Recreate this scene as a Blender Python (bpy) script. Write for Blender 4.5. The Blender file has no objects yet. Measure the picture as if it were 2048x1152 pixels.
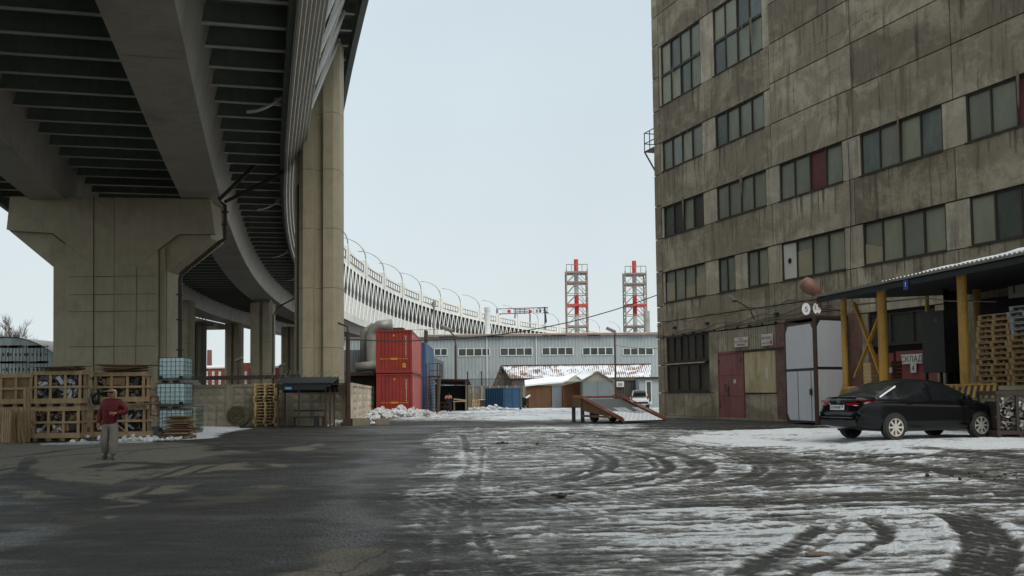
import bpy, math, random
import numpy as np
from mathutils import Vector, Matrix
random.seed(7)
R = math.radians
sc = bpy.context.scene
col = sc.collection
# ---------------------------------------------------------------- camera
F = 2000.0; H = 1.4; TP = .0606; RO = .011; CX = 1024.0; CY = 668.0
_p = math.atan(TP)
FW = Vector((0, math.cos(_p), math.sin(_p))); _u0 = Vector((0, -math.sin(_p), math.cos(_p)))
RT = Vector((math.cos(RO), 0, 0)) - math.sin(RO) * _u0
UP = Vector((math.sin(RO), 0, 0)) + math.cos(RO) * _u0
cam = bpy.data.cameras.new('camera'); co = bpy.data.objects.new('camera', cam); col.objects.link(co)
_m = Matrix((RT, UP, -FW)).transposed().to_4x4(); _m.translation = Vector((0, 0, H)); co.matrix_world = _m
cam.sensor_width = 36; cam.lens = 36 * F / 2048; cam.shift_y = (CY - 576) / 2048
cam.clip_start = .1; cam.clip_end = 6000
sc.camera = co
# ---------------------------------------------------------------- sky, sun, exposure
SUN_EL = R(46); SUN_AZ = R(150)      # azimuth from +Y towards +X
w = bpy.data.worlds.new('World'); sc.world = w; w.use_nodes = True
nt = w.node_tree; bg = nt.nodes['Background']
sky = nt.nodes.new('ShaderNodeTexSky'); sky.sky_type = 'NISHITA'; sky.sun_disc = False
sky.sun_elevation = SUN_EL; sky.sun_rotation = SUN_AZ; sky.air_density = 1.2; sky.dust_density = 4; sky.ozone_density = 2
mx = nt.nodes.new('ShaderNodeMix'); mx.data_type = 'RGBA'; mx.inputs[0].default_value = .93
nt.links.new(sky.outputs[0], mx.inputs[6])
tc = nt.nodes.new('ShaderNodeTexCoord'); sp = nt.nodes.new('ShaderNodeSeparateXYZ'); nt.links.new(tc.outputs['Generated'], sp.inputs[0])
rp = nt.nodes.new('ShaderNodeValToRGB'); nt.links.new(sp.outputs[2], rp.inputs[0])
e = rp.color_ramp.elements; e[0].position = 0; e[0].color = (7.4, 8.1, 8.3, 1); e[1].position = .45; e[1].color = (5.7, 6.75, 7.35, 1); e2 = rp.color_ramp.elements.new(1.0); e2.color = (12.5, 13.6, 14, 1)
ns = nt.nodes.new('ShaderNodeTexNoise'); ns.inputs['Scale'].default_value = 2.0; ns.inputs['Detail'].default_value = 5
nt.links.new(tc.outputs['Generated'], ns.inputs['Vector'])
mr = nt.nodes.new('ShaderNodeMapRange'); mr.inputs[3].default_value = .84; mr.inputs[4].default_value = 1.14; nt.links.new(ns.outputs[0], mr.inputs[0])
vm = nt.nodes.new('ShaderNodeVectorMath'); vm.operation = 'SCALE'; nt.links.new(rp.outputs[0], vm.inputs[0]); nt.links.new(mr.outputs[0], vm.inputs['Scale'])
nt.links.new(vm.outputs[0], mx.inputs[7]); nt.links.new(mx.outputs[2], bg.inputs[0]); bg.inputs[1].default_value = .1
sl = bpy.data.lights.new('sun', 'SUN'); sl.energy = 1.5; sl.angle = R(35); sl.color = (1, .95, .86)
so = bpy.data.objects.new('sun', sl); col.objects.link(so)
_sd = Vector((math.sin(SUN_AZ) * math.cos(SUN_EL), math.cos(SUN_AZ) * math.cos(SUN_EL), math.sin(SUN_EL)))
so.rotation_euler = (-_sd).to_track_quat('-Z', 'Y').to_euler()
sc.view_settings.view_transform = 'Standard'; sc.view_settings.look = 'None'
sc.view_settings.exposure = .12; sc.view_settings.gamma = 1
sc.render.engine = 'CYCLES'; sc.cycles.max_bounces = 6; sc.cycles.diffuse_bounces = 3; sc.cycles.glossy_bounces = 3
sc.cycles.use_denoising = True; sc.cycles.transmission_bounces = 3
# ---------------------------------------------------------------- helpers
def ray(x, y):
    return FW + RT * ((x - CX) / F) + UP * ((CY - y) / F)
def P(x, y, Y):
    d = ray(x, y); return Vector((0, 0, H)) + d * (Y / d.y)
def G(x, y, z=0.):
    d = ray(x, y); return Vector((0, 0, H)) + d * ((z - H) / d.z)
O_ = G(1318, 834); _v = ray(302, 796); _v.z = 0; _v.normalize()
U_ = -_v; V_ = Vector((-U_.y, U_.x, 0))           # along the hall's front (towards camera) / into the hall
FM = Matrix((U_, V_, Vector((0, 0, 1)))).transposed().to_4x4(); FM.translation = Vector((O_.x, O_.y, 0))
def FP(x, y, off=0.):
    d = ray(x, y); o = O_ + V_ * off; t = (o.x * V_.x + o.y * V_.y) / (d.x * V_.x + d.y * V_.y)
    q = Vector((0, 0, H)) + d * t; return ((q - o).dot(U_), q.z)
def frame(o, ang=0., z=0.):
    m = Matrix.Rotation(ang, 4, 'Z'); m.translation = Vector((o[0], o[1], o[2] if len(o) > 2 else z)); return m

class M:
    def __init__(s, T=None): s.v = []; s.f = []; s.m = []; s.T = T; s.seg = []
    def add(s, vs, fs, mi=0):
        b = len(s.v); s.seg.append((b, len(s.f))); s.v += [tuple(a) for a in vs]; s.f += [tuple(i + b for i in f) for f in fs]; s.m += [mi] * len(fs)
    def box(s, x0, x1, y0, y1, z0, z1, mi=0):
        if x0 > x1: x0, x1 = x1, x0
        if y0 > y1: y0, y1 = y1, y0
        if z0 > z1: z0, z1 = z1, z0
        s.add([(x0, y0, z0), (x1, y0, z0), (x1, y1, z0), (x0, y1, z0), (x0, y0, z1), (x1, y0, z1), (x1, y1, z1), (x0, y1, z1)],
              [(3, 2, 1, 0), (4, 5, 6, 7), (0, 1, 5, 4), (1, 2, 6, 5), (2, 3, 7, 6), (3, 0, 4, 7)], mi); return s
    def obox(s, c, sz, rot, mi=0):
        c = Vector(c); h = [a / 2 for a in sz]; R3 = rot.to_3x3() if hasattr(rot, 'to_3x3') else rot
        vs = [c + R3 @ Vector((sx * h[0], sy * h[1], sz_ * h[2])) for sz_ in (-1, 1) for sx, sy in ((-1, -1), (1, -1), (1, 1), (-1, 1))]
        s.add(vs, [(3, 2, 1, 0), (4, 5, 6, 7), (0, 1, 5, 4), (1, 2, 6, 5), (2, 3, 7, 6), (3, 0, 4, 7)], mi); return s
    def beam(s, p, q, w_, h_, up=(0, 0, 1), mi=0):
        p = Vector(p); q = Vector(q); d = (q - p)
        if d.length < 1e-6: return s
        d.normalize(); up = Vector(up)
        if abs(d.dot(up)) > .98: up = Vector((1, 0, 0))
        a = d.cross(up).normalized(); b = a.cross(d).normalized()
        vs = [o + a * (sx * w_ / 2) + b * (sy * h_ / 2) for o in (p, q) for sx, sy in ((-1, -1), (1, -1), (1, 1), (-1, 1))]
        s.add(vs, [(3, 2, 1, 0), (4, 5, 6, 7), (0, 1, 5, 4), (1, 2, 6, 5), (2, 3, 7, 6), (3, 0, 4, 7)], mi); return s
    def tube(s, pts, r, n=8, mi=0, cap=True):
        pts = [Vector(p) for p in pts]; rs = r if isinstance(r, (list, tuple)) else [r] * len(pts)
        vs = []; prev = None
        for i, p in enumerate(pts):
            t = (pts[min(i + 1, len(pts) - 1)] - pts[max(i - 1, 0)]).normalized()
            if prev is None: prev = t.orthogonal().normalized()
            a = (prev - t * prev.dot(t)).normalized(); prev = a; b = t.cross(a)
            for k in range(n):
                an = 2 * math.pi * k / n; vs.append(p + (a * math.cos(an) + b * math.sin(an)) * rs[i])
        fs = [(i * n + k, i * n + (k + 1) % n, (i + 1) * n + (k + 1) % n, (i + 1) * n + k) for i in range(len(pts) - 1) for k in range(n)]
        if cap: fs += [tuple(reversed(range(n))), tuple(range((len(pts) - 1) * n, len(pts) * n))]
        s.add(vs, fs, mi); return s
    def prism(s, poly, z0, z1, mi=0, T=None):
        n = len(poly); vs = [(x, y, z0) for x, y in poly] + [(x, y, z1) for x, y in poly]
        if T: vs = [T @ Vector(v) for v in vs]
        s.add(vs, [tuple(reversed(range(n))), tuple(range(n, 2 * n))] + [(i, (i + 1) % n, n + (i + 1) % n, n + i) for i in range(n)], mi); return s
    def quad(s, a, b, c, d, mi=0): s.add([a, b, c, d], [(0, 1, 2, 3)], mi); return s
    def lathe(s, prof, n=20, c=(0, 0, 0), mi=0, T=None):
        vs = []
        for r_, z in prof:
            for k in range(n):
                an = 2 * math.pi * k / n; vs.append(Vector((c[0] + r_ * math.cos(an), c[1] + r_ * math.sin(an), c[2] + z)))
        if T: vs = [T @ v for v in vs]
        fs = [(i * n + k, i * n + (k + 1) % n, (i + 1) * n + (k + 1) % n, (i + 1) * n + k) for i in range(len(prof) - 1) for k in range(n)]
        fs += [tuple(reversed(range(n))), tuple(range((len(prof) - 1) * n, len(prof) * n))]
        s.add(vs, fs, mi); return s
    def text(s, txt, size, T, mi=0, thick=.004, align='CENTER'):
        cu = bpy.data.curves.new('t', 'FONT'); cu.body = txt; cu.size = size; cu.align_x = align; cu.align_y = 'CENTER'; cu.extrude = thick / 2; cu.resolution_u = 2
        o = bpy.data.objects.new('t', cu); col.objects.link(o); bpy.context.view_layer.update()
        me = bpy.data.meshes.new_from_object(o); bpy.data.objects.remove(o)
        s.add([T @ v.co for v in me.vertices], [tuple(p.vertices) for p in me.polygons], mi); bpy.data.meshes.remove(me); return s
    def each(s, name, mats, parent=None, **k):
        out = []; sg = s.seg + [(len(s.v), len(s.f))]
        for (v0, f0), (v1, f1) in zip(sg, sg[1:]):
            q = M(s.T); q.v = s.v[v0:v1]; q.f = [tuple(i - v0 for i in f) for f in s.f[f0:f1]]; q.m = s.m[f0:f1]; out.append(q.build(name, mats, parent, **k))
        return out
    def build(s, name, mats, parent=None, smooth=False, bevel=0., dbl=False):
        me = bpy.data.meshes.new(name)
        org = Vector(parent['org']) if parent is not None and 'org' in parent else Vector((0, 0, 0))
        vs = s.v if s.T is None else [s.T @ Vector(v) for v in s.v]
        if org.length > 0: vs = [(v[0] - org.x, v[1] - org.y, v[2] - org.z) for v in vs]
        me.from_pydata([tuple(v) for v in vs], [], s.f)
        if not isinstance(mats, (list, tuple)): mats = [mats]
        for m_ in mats: me.materials.append(m_)
        me.polygons.foreach_set('material_index', s.m)
        if smooth: me.polygons.foreach_set('use_smooth', [True] * len(s.f))
        me.update()
        o = bpy.data.objects.new(name, me); col.objects.link(o)
        if parent is not None:
            o.parent = parent; o['org'] = tuple(org)
        if bevel: b = o.modifiers.new('b', 'BEVEL'); b.width = bevel; b.segments = 2; b.limit_method = 'ANGLE'
        return o
def thing(name, label, cat, org=(0, 0, 0), group=None, rot=0.):
    o = bpy.data.objects.new(name, None); col.objects.link(o); o.empty_display_size = .2
    org = Vector((org[0], org[1], org[2] if len(org) > 2 else 0)); o.location = org; o['org'] = tuple(org)
    o['label'] = label; o['category'] = cat
    if group: o['group'] = group
    return o
def tag(o, label, cat=None, group=None, kind=None):
    if label: o['label'] = label
    if cat: o['category'] = cat
    if group: o['group'] = group
    if kind: o['kind'] = kind
    return o
def setorg(o):
    """put a lone mesh's origin at the middle of its base"""
    me = o.data; n = len(me.vertices); a = np.empty(n * 3, dtype=np.float32); me.vertices.foreach_get('co', a); a = a.reshape(-1, 3)
    c = np.array([(a[:, 0].min() + a[:, 0].max()) / 2, (a[:, 1].min() + a[:, 1].max()) / 2, a[:, 2].min()], dtype=np.float32)
    a -= c; me.vertices.foreach_set('co', a.ravel()); me.update(); o.location = [float(t) for t in c]; return o
def dup(root, M4, label, group=None):
    r = root.copy(); col.objects.link(r); r.matrix_world = M4; r['label'] = label
    if group: r['group'] = group
    for ch in root.children:
        c = ch.copy(); col.objects.link(c); c.parent = r
        for g in ch.children:
            d = g.copy(); col.objects.link(d); d.parent = c
    return r
# ---------------------------------------------------------------- materials
def hexc(h):
    h = h.lstrip('#'); r = [int(h[i:i + 2], 16) / 255 for i in (0, 2, 4)]
    return tuple((c / 12.92 if c <= .04045 else ((c + .055) / 1.055) ** 2.4) for c in r)
class N:
    def __init__(s, name):
        s.mat = bpy.data.materials.new(name); s.mat.use_nodes = True; s.t = s.mat.node_tree; s.b = s.t.nodes['Principled BSDF']
    def n(s, ty, **k):
        o = s.t.nodes.new('ShaderNode' + ty)
        for a, b in k.items(): setattr(o, a, b)
        return o
    def l(s, a, b): s.t.links.new(a, b)
    def coord(s, scale=(1, 1, 1), rot=(0, 0, 0)):
        if not hasattr(s, 'tc'): s.tc = s.n('TexCoord')
        m = s.n('Mapping'); m.inputs['Scale'].default_value = scale; m.inputs['Rotation'].default_value = rot; s.l(s.tc.outputs['Object'], m.inputs[0]); return m.outputs[0]
    def noise(s, sc_, scale=(1, 1, 1), det=5, rough=.6, dist=0.):
        o = s.n('TexNoise'); o.inputs['Scale'].default_value = sc_; o.inputs['Detail'].default_value = det; o.inputs['Roughness'].default_value = rough
        o.inputs['Distortion'].default_value = dist; s.l(s.coord(scale), o.inputs['Vector']); return o.outputs[0]
    def ramp(s, src, a, b, c0=0., c1=1.):
        o = s.n('MapRange'); o.inputs[1].default_value = a; o.inputs[2].default_value = b; o.inputs[3].default_value = c0; o.inputs[4].default_value = c1; s.l(src, o.inputs[0]); return o.outputs[0]
    def mix(s, f, a, b):
        o = s.n('Mix', data_type='RGBA')
        if isinstance(f, (int, float)): o.inputs[0].default_value = f
        else: s.l(f, o.inputs[0])
        for i, c in ((6, a), (7, b)):
            if isinstance(c, tuple): o.inputs[i].default_value = (*c[:3], 1)
            else: s.l(c, o.inputs[i])
        return o.outputs[2]
    def math(s, op, a, b=None, clamp=False):
        o = s.n('Math', operation=op); o.use_clamp = clamp
        for i, c in ((0, a), (1, b)):
            if c is None: continue
            if isinstance(c, (int, float)): o.inputs[i].default_value = c
            else: s.l(c, o.inputs[i])
        return o.outputs[0]
    def bump(s, h, st=.3, d=.02):
        o = s.n('Bump'); o.inputs['Strength'].default_value = st; o.inputs['Distance'].default_value = d; s.l(h, o.inputs['Height']); s.l(o.outputs[0], s.b.inputs['Normal']); return o
    def set(s, k, v):
        if isinstance(v, (int, float)): s.b.inputs[k].default_value = v
        elif isinstance(v, tuple): s.b.inputs[k].default_value = (*v[:3], 1)
        else: s.l(v, s.b.inputs[k])
def warm(c): return (min(c[0] * 1.06, 1), c[1] * .97, c[2] * .86)
def surf(name, c1, c2=None, sc_=3., rough=.75, bump=.0, metal=0., streak=0., dirt=None, dirt_amt=.35, fine=0., stretch=(1, 1, 1), r2=None, bscale=25.):
    c2 = c2 or tuple(a * .7 for a in c1)
    if not any(k in name for k in ('snow', 'blue', 'white', 'glass', 'plastic', 'clad', 'hangar', 'car', 'lens', 'chrome', 'black', 'gate', 'garage')):
        c1 = warm(c1); c2 = warm(c2); dirt = warm(dirt) if dirt else None
    m = N(name)
    n1 = m.noise(sc_, stretch, 6, .65)
    c = m.mix(m.ramp(n1, .3, .7), c1, c2)
    if streak:
        n2 = m.noise(1.0, (6, 6, .45), 5, .7)
        c = m.mix(m.ramp(n2, .5, .72, 0, streak), c, dirt or tuple(a * .35 for a in c1))
    if dirt:
        n3 = m.noise(sc_ * .35, (1, 1, 1), 7, .7, .4)
        c = m.mix(m.ramp(n3, .52, .7, 0, dirt_amt), c, dirt)
    if fine:
        n4 = m.noise(bscale * 2, (1, 1, 1), 3)
        hs = m.n('HueSaturation'); m.l(c, hs.inputs['Color']); m.l(m.ramp(n4, .3, .7, 1 - fine, 1 + fine), hs.inputs['Value']); c = hs.outputs[0]
    m.set('Base Color', c); m.set('Metallic', metal)
    if r2 is not None: m.set('Roughness', m.ramp(n1, .3, .7, rough, r2))
    else: m.set('Roughness', rough)
    if bump: m.bump(m.noise(bscale, (1, 1, 1), 5), bump, .02)
    return m.mat
MT = {}
MT['pier'] = surf('pier_concrete', (.37, .35, .27), (.30, .285, .22), 1.2, .85, .15, streak=.35, dirt=(.19, .165, .12), dirt_amt=.4, fine=.08)
MT['pierjoint'] = surf('dark_joint', (.11, .10, .078), None, 2, .9)  # dark tone of the pier joints
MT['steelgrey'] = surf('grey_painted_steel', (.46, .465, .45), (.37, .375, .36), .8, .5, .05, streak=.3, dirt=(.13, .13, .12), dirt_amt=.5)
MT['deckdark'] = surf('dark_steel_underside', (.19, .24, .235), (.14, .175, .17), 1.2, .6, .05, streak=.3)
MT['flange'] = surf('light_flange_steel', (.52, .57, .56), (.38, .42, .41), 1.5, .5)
MT['white_fascia'] = surf('weathered_white_panel', (.8, .79, .72), (.68, .67, .6), .7, .55, 0, streak=.35, dirt=(.3, .27, .22))
MT['lattice'] = surf('white_lattice_paint', (.85, .85, .82), (.78, .78, .75), 2, .5)
MT['screen'] = surf('dark_void_sheet', (.03, .03, .035), (.06, .05, .03), .8, .4)
MT['conc'] = None
def concrete(name, hi, mid, lo, stain):
    hi, mid, lo, stain = [(q[0] * .99, q[1] * .93, q[2] * .82) for q in (hi, mid, lo, stain)]; m = N(name)
    n1 = m.noise(.34, (1, 1, 1.6), 9, .7, .6); n2 = m.noise(1.5, (1, 1, 1), 9, .78, .3); n3 = m.noise(.8, (4, 4, .3), 6, .7)
    n5 = m.noise(1.6, (1.4, 1.4, .6), 9, .8, .8)
    c = m.mix(m.ramp(n1, .47, .60), mid, hi)
    c = m.mix(m.ramp(n2, .48, .64, 0, .55), c, lo)
    c = m.mix(m.ramp(n3, .53, .68, 0, .75), c, stain)
    c = m.mix(m.ramp(n5, .58, .68, 0, .4), c, tuple(a * 1.45 for a in hi))
    n4 = m.noise(45, (1, 1, 1), 3); hs = m.n('HueSaturation'); m.l(c, hs.inputs['Color']); m.l(m.ramp(n4, .3, .7, .8, 1.2), hs.inputs['Value'])
    m.set('Base Color', hs.outputs[0]); m.set('Roughness', .9)
    h = m.math('ADD', m.math('MULTIPLY', n2, .7), m.math('MULTIPLY', n4, .4)); m.bump(h, .5, .03)
    return m.mat
MT['conc'] = concrete('old_hall_concrete', (.36, .325, .262), (.225, .195, .152), (.15, .127, .095), (.06, .047, .034))
MT['concB'] = concrete('pale_hall_concrete', (.42, .385, .32), (.27, .24, .195), (.17, .145, .11), (.07, .055, .04))
MT['concC'] = concrete('sooty_hall_concrete', (.30, .265, .21), (.17, .145, .112), (.10, .083, .062), (.04, .031, .023))
MT['conc2'] = concrete('pale_pillar_concrete', (.46, .42, .36), (.35, .32, .27), (.23, .205, .165), (.12, .1, .08))
MT['fence'] = concrete('fence_concrete', (.31, .295, .24), (.25, .235, .19), (.16, .15, .12), (.06, .055, .045))
MT['fencelight'] = concrete('pale_lit_fence_concrete', (.72, .67, .6), (.55, .5, .44), (.3, .26, .22), (.13, .1, .09))  # pale tone includes the daylight falling on this fence run
MT['gap'] = surf('black_joint', (.012, .011, .01), None, 3, .9)
def glassy(name, c1, c2, rough=.28):
    m = N(name); n = m.noise(.9, (1, 1, .5), 4); n2 = m.noise(7, (1, 1, .3), 5)
    c = m.mix(m.ramp(n, .35, .65), c1, c2); c = m.mix(m.ramp(n2, .5, .8, 0, .35), c, tuple(a * .5 for a in c1))
    m.set('Base Color', c); m.set('Roughness', m.ramp(n2, .3, .7, rough, rough + .2)); m.set('Specular IOR Level', .25); return m.mat
MT['glass'] = glassy('grimy_green_glass', (.20, .205, .155), (.15, .155, .115))
MT['glass2'] = glassy('dark_dirty_glass', (.045, .045, .03), (.025, .028, .02), .35)
MT['glass3'] = glassy('olive_glass', (.25, .245, .17), (.20, .20, .135), .3)
MT['glass4'] = glassy('sky_reflection_glass', (.10, .115, .105), (.17, .185, .155), .08)  # lighter pane, some sky reflection put into its colour
MT['glass5'] = glassy('dark_hall_glass', (.055, .065, .055), (.085, .095, .075), .12)
MT['winframe'] = surf('rusty_brown_frame', (.035, .024, .02), (.02, .016, .014), 4, .7)
MT['redpane'] = surf('dull_red_board', (.12, .028, .025), (.07, .018, .016), 2, .7, streak=.5)
MT['whiteboard'] = surf('off_white_board', (.55, .52, .47), (.48, .45, .4), 1, .6)
MT['pinkdoor'] = surf('faded_red_door_paint', (.235, .085, .085), (.19, .062, .062), 1.5, .6, .1, streak=.6, dirt=(.06, .02, .018), dirt_amt=.5)
MT['beige'] = surf('stained_beige_plaster', (.50, .45, .30), (.40, .35, .22), 1.1, .85, .2, streak=.6, dirt=(.12, .09, .05), dirt_amt=.6)
def brick(name, c1, c2, mortar, scale=1.0, rz=0.):
    m = N(name); b = m.n('TexBrick'); mp = m.n('Mapping')
    mp.inputs['Rotation'].default_value = (0, 0, 0)
    tc = m.n('TexCoord'); se = m.n('SeparateXYZ'); m.l(tc.outputs['Object'], se.inputs[0])
    ad = m.math('ADD', m.math('MULTIPLY', se.outputs[0], 1.0), m.math('MULTIPLY', se.outputs[1], -1.0))
    cb = m.n('CombineXYZ'); m.l(ad, cb.inputs[0]); m.l(se.outputs[2], cb.inputs[1]); m.l(cb.outputs[0], b.inputs['Vector'])
    b.inputs['Scale'].default_value = scale; b.inputs['Brick Width'].default_value = .26; b.inputs['Row Height'].default_value = .075; b.inputs['Mortar Size'].default_value = .012
    b.inputs['Color1'].default_value = (*c1, 1); b.inputs['Color2'].default_value = (*c2, 1); b.inputs['Mortar'].default_value = (*mortar, 1)
    n = m.noise(2, (1, 1, 1), 6); c = m.mix(m.ramp(n, .4, .7, 0, .6), b.outputs[0], tuple(a * .4 for a in c1))
    m.set('Base Color', c); m.set('Roughness', .9); m.bump(m.math('MULTIPLY', b.outputs[1], -1.0), .5, .01); return m.mat
MT['brick'] = brick('old_red_brick', (.19, .075, .055), (.14, .055, .045), (.17, .14, .12))
MT['brickfar'] = surf('far_red_brick', (.3, .085, .06), (.24, .07, .05), .5, .9)
MT['purplesteel'] = surf('dark_purple_frame', (.03, .022, .03), (.02, .016, .022), 3, .5)
MT['gatewhite'] = surf('white_gate_sheet', (.6, .6, .62), (.55, .55, .57), .8, .45, streak=.15)
MT['yellow'] = surf('worn_yellow_paint', (.42, .25, .035), (.33, .19, .03), 2, .5, .1, streak=.6, dirt=(.09, .045, .015), dirt_amt=.6)
MT['wood'] = surf('raw_pine', (.42, .32, .20), (.27, .2, .12), 2.5, .8, .15, stretch=(3, 3, 1), dirt=(.2, .13, .07), dirt_amt=.5, fine=.12)
MT['woodgrey'] = surf('grey_weathered_wood', (.24, .19, .13), (.16, .12, .08), 2.5, .85, .15, stretch=(3, 3, 1), fine=.15)
MT['woodpale'] = surf('pale_new_wood', (.55, .42, .23), (.44, .33, .18), 3, .8, .1, fine=.12)
MT['woodwhite'] = surf('whitewashed_wood', (.5, .5, .52), (.4, .4, .42), 3, .8, .1)
MT['woodred'] = surf('reddish_board', (.16, .08, .045), (.1, .05, .03), 3, .8, .1)
MT['card'] = surf('brown_cardboard', (.27, .17, .09), (.2, .125, .065), 4, .9, .1, fine=.15)
MT['paper'] = surf('crumpled_white_paper', (.55, .55, .58), (.4, .41, .46), 5, .7)
MT['paperblue'] = surf('bluish_film', (.16, .18, .25), (.10, .12, .17), 5, .5)
MT['blackbag'] = surf('black_plastic_bag', (.012, .014, .016), (.02, .022, .025), 5, .3, .3, bscale=8)
MT['trashdark'] = surf('dark_refuse', (.04, .035, .03), (.02, .018, .015), 5, .7)
MT['rust'] = surf('rusted_iron', (.065, .036, .024), (.035, .022, .017), 4, .8, .3)
MT['darksteel'] = surf('dark_brown_steel', (.03, .022, .018), (.045, .025, .018), 3, .6, .1)
MT['blacksteel'] = surf('black_steel', (.012, .012, .013), (.02, .018, .018), 3, .5)
MT['snow'] = surf('fresh_snow', (.9, .91, .92), (.8, .81, .83), 3, .8, .5, bscale=9, fine=.03)
MT['redcont'] = surf('red_container_paint', (.29, .03, .022), (.21, .022, .018), .9, .55, .03, streak=.55, dirt=(.10, .025, .02), dirt_amt=.55)
MT['redcontside'] = surf('faded_lit_red_container_side', (.42, .11, .10), (.36, .085, .08), .7, .5, .03, streak=.3)  # paler from weathering and from side light put into the colour
MT['bluecont'] = surf('blue_container_paint', (.035, .085, .18), (.05, .11, .2), .7, .45, .03, streak=.5, dirt=(.12, .14, .17), dirt_amt=.5)
MT['bluebin'] = surf('blue_skip_paint', (.012, .075, .16), (.010, .055, .12), 1, .5, .05, streak=.7, dirt=(.03, .05, .055), dirt_amt=.7)
MT['white'] = surf('white_paint', (.8, .8, .8), (.75, .75, .75), 3, .5)
MT['black'] = surf('black_paint', (.015, .015, .015), None, 3, .5)
MT['red'] = surf('red_paint', (.45, .02, .03), (.35, .02, .02), 3, .5)
MT['signblue'] = surf('blue_sign_paint', (.01, .04, .25), None, 3, .4)
MT['skyblue'] = surf('light_blue_sign', (.1, .4, .6), None, 3, .4)
MT['greywall'] = surf('blue_grey_cladding', (.37, .415, .425), (.325, .365, .375), .4, .5, .0, streak=.3, dirt=(.2, .2, .19), dirt_amt=.3)
MT['greydark'] = surf('dark_grey_cladding', (.15, .165, .17), (.12, .13, .135), .5, .5)
MT['duct'] = surf('dull_galvanised_duct', (.3, .32, .32), (.22, .235, .235), 1, .45, metal=.3)
MT['winwhite'] = surf('white_window_frame', (.75, .77, .77), None, 3, .5)
MT['winglass'] = glassy('dark_window_glass', (.05, .055, .05), (.09, .1, .09), .1)
MT['brownroof'] = surf('brown_roof_edge', (.22, .15, .13), (.3, .26, .24), .8, .6)
MT['fibre'] = surf('weathered_roof_sheet', (.22, .12, .075), (.16, .10, .075), .8, .85)
MT['fibresnow'] = None
m = N('roof_sheet_with_snow'); n = m.noise(.45, (1, 1, 1), 6, .6, 1.); n2 = m.noise(3.5, (1, .3, 1), 4)
s_ = m.math('ADD', m.ramp(n, .38, .62), m.ramp(n2, .3, .7, -.35, .35)); tcx = m.n('TexCoord'); sx = m.n('SeparateXYZ'); m.l(tcx.outputs['Object'], sx.inputs[0])
s_ = m.math('ADD', s_, m.ramp(sx.outputs[0], -13, -6, -.45, .15))
wv_ = m.n('TexWave'); wv_.wave_type = 'BANDS'; wv_.bands_direction = 'X'; wv_.inputs['Scale'].default_value = 1.25; wv_.inputs['Distortion'].default_value = .6; m.l(m.coord((1, .3, .3)), wv_.inputs['Vector']); s_ = m.math('ADD', s_, m.ramp(wv_.outputs[1], 0, 1, -.42, .25)); s_ = m.ramp(s_, .3, .5); m.set('Base Color', m.mix(s_, (.19, .11, .075), (.72, .73, .76))); m.set('Roughness', .85); MT['fibresnow'] = m.mat
MT['shedwood'] = surf('brown_shed_boards', (.16, .085, .045), (.1, .055, .03), 1.5, .85, .1, streak=.6)
MT['greendoor'] = surf('grey_garage_paint', (.2, .235, .25), (.17, .2, .21), .6, .55, streak=.2)
MT['orange'] = surf('rusty_orange_paint', (.27, .085, .05), (.17, .055, .035), 3, .6, .1, streak=.3, dirt=(.1, .04, .025), dirt_amt=.5)
MT['ochre'] = surf('dirty_ochre_paint', (.22, .13, .06), (.13, .075, .04), 2, .7, .1, streak=.7, dirt=(.05, .03, .02), dirt_amt=.6)
MT['carblack'] = surf('black_car_paint', (.004, .004, .005), (.006, .006, .007), 2, .16); MT['carblack'].node_tree.nodes['Principled BSDF'].inputs['Specular IOR Level'].default_value = .35
MT['carwhite'] = surf('white_car_paint', (.7, .7, .7), (.66, .66, .66), 2, .25)
MT['carglass'] = glassy('tinted_car_glass', (.006, .008, .009), (.01, .012, .013), .03); MT['carglass'].node_tree.nodes['Principled BSDF'].inputs['Specular IOR Level'].default_value = .6
MT['tyre'] = surf('tyre_rubber', (.018, .018, .018), (.03, .03, .028), 6, .85, .2)
MT['rim'] = surf('alloy_rim', (.58, .6, .6), (.48, .49, .5), 4, .35, metal=.25)
MT['plastic'] = surf('black_plastic_trim', (.015, .015, .016), None, 4, .45)
MT['tail'] = surf('red_tail_lens', (.35, .01, .02), (.22, .005, .012), 4, .12)
MT['tailclear'] = surf('clear_pink_lens', (.55, .3, .3), None, 4, .15)
MT['chrome'] = surf('chrome', (.7, .7, .7), None, 4, .12, metal=1.)
MT['jacket'] = surf('maroon_quilted_nylon', (.09, .009, .012), (.05, .006, .008), 6, .38, .1)
MT['pants'] = surf('grey_sweat_fabric', (.21, .21, .205), (.14, .14, .135), 5, .95, .3, dirt=(.11, .095, .075), dirt_amt=.5)
MT['skin'] = surf('skin', (.36, .19, .13), (.30, .15, .10), 6, .55)
MT['capwhite'] = surf('pale_cap_fabric', (.5, .48, .46), (.4, .38, .37), 6, .9)
MT['captan'] = surf('tan_visor', (.26, .18, .12), None, 6, .8)
MT['shoe'] = surf('grey_shoe', (.03, .03, .035), (.07, .07, .07), 9, .8)
MT['navy'] = surf('navy_overall', (.01, .012, .035), None, 6, .9)
MT['ibc'] = surf('milky_blue_plastic', (.66, .82, .84), (.58, .75, .78), 1.2, .35, .05)
MT['ibcy'] = surf('yellowed_plastic', (.45, .47, .3), (.4, .42, .26), 1.2, .4)
MT['cage'] = surf('teal_cage_steel', (.03, .10, .11), (.03, .07, .08), 4, .4, metal=.3)
MT['corr'] = surf('dark_corrugated_sheet', (.022, .026, .026), (.015, .018, .018), 2, .85)
MT['hangar'] = surf('mottled_hangar_sheet', (.23, .29, .29), (.13, .145, .14), .5, .6, .1, streak=.9, dirt=(.06, .06, .055), dirt_amt=.7)
MT['hangarroof'] = surf('pale_hangar_roof', (.55, .53, .5), (.45, .43, .41), .5, .6)
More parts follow.
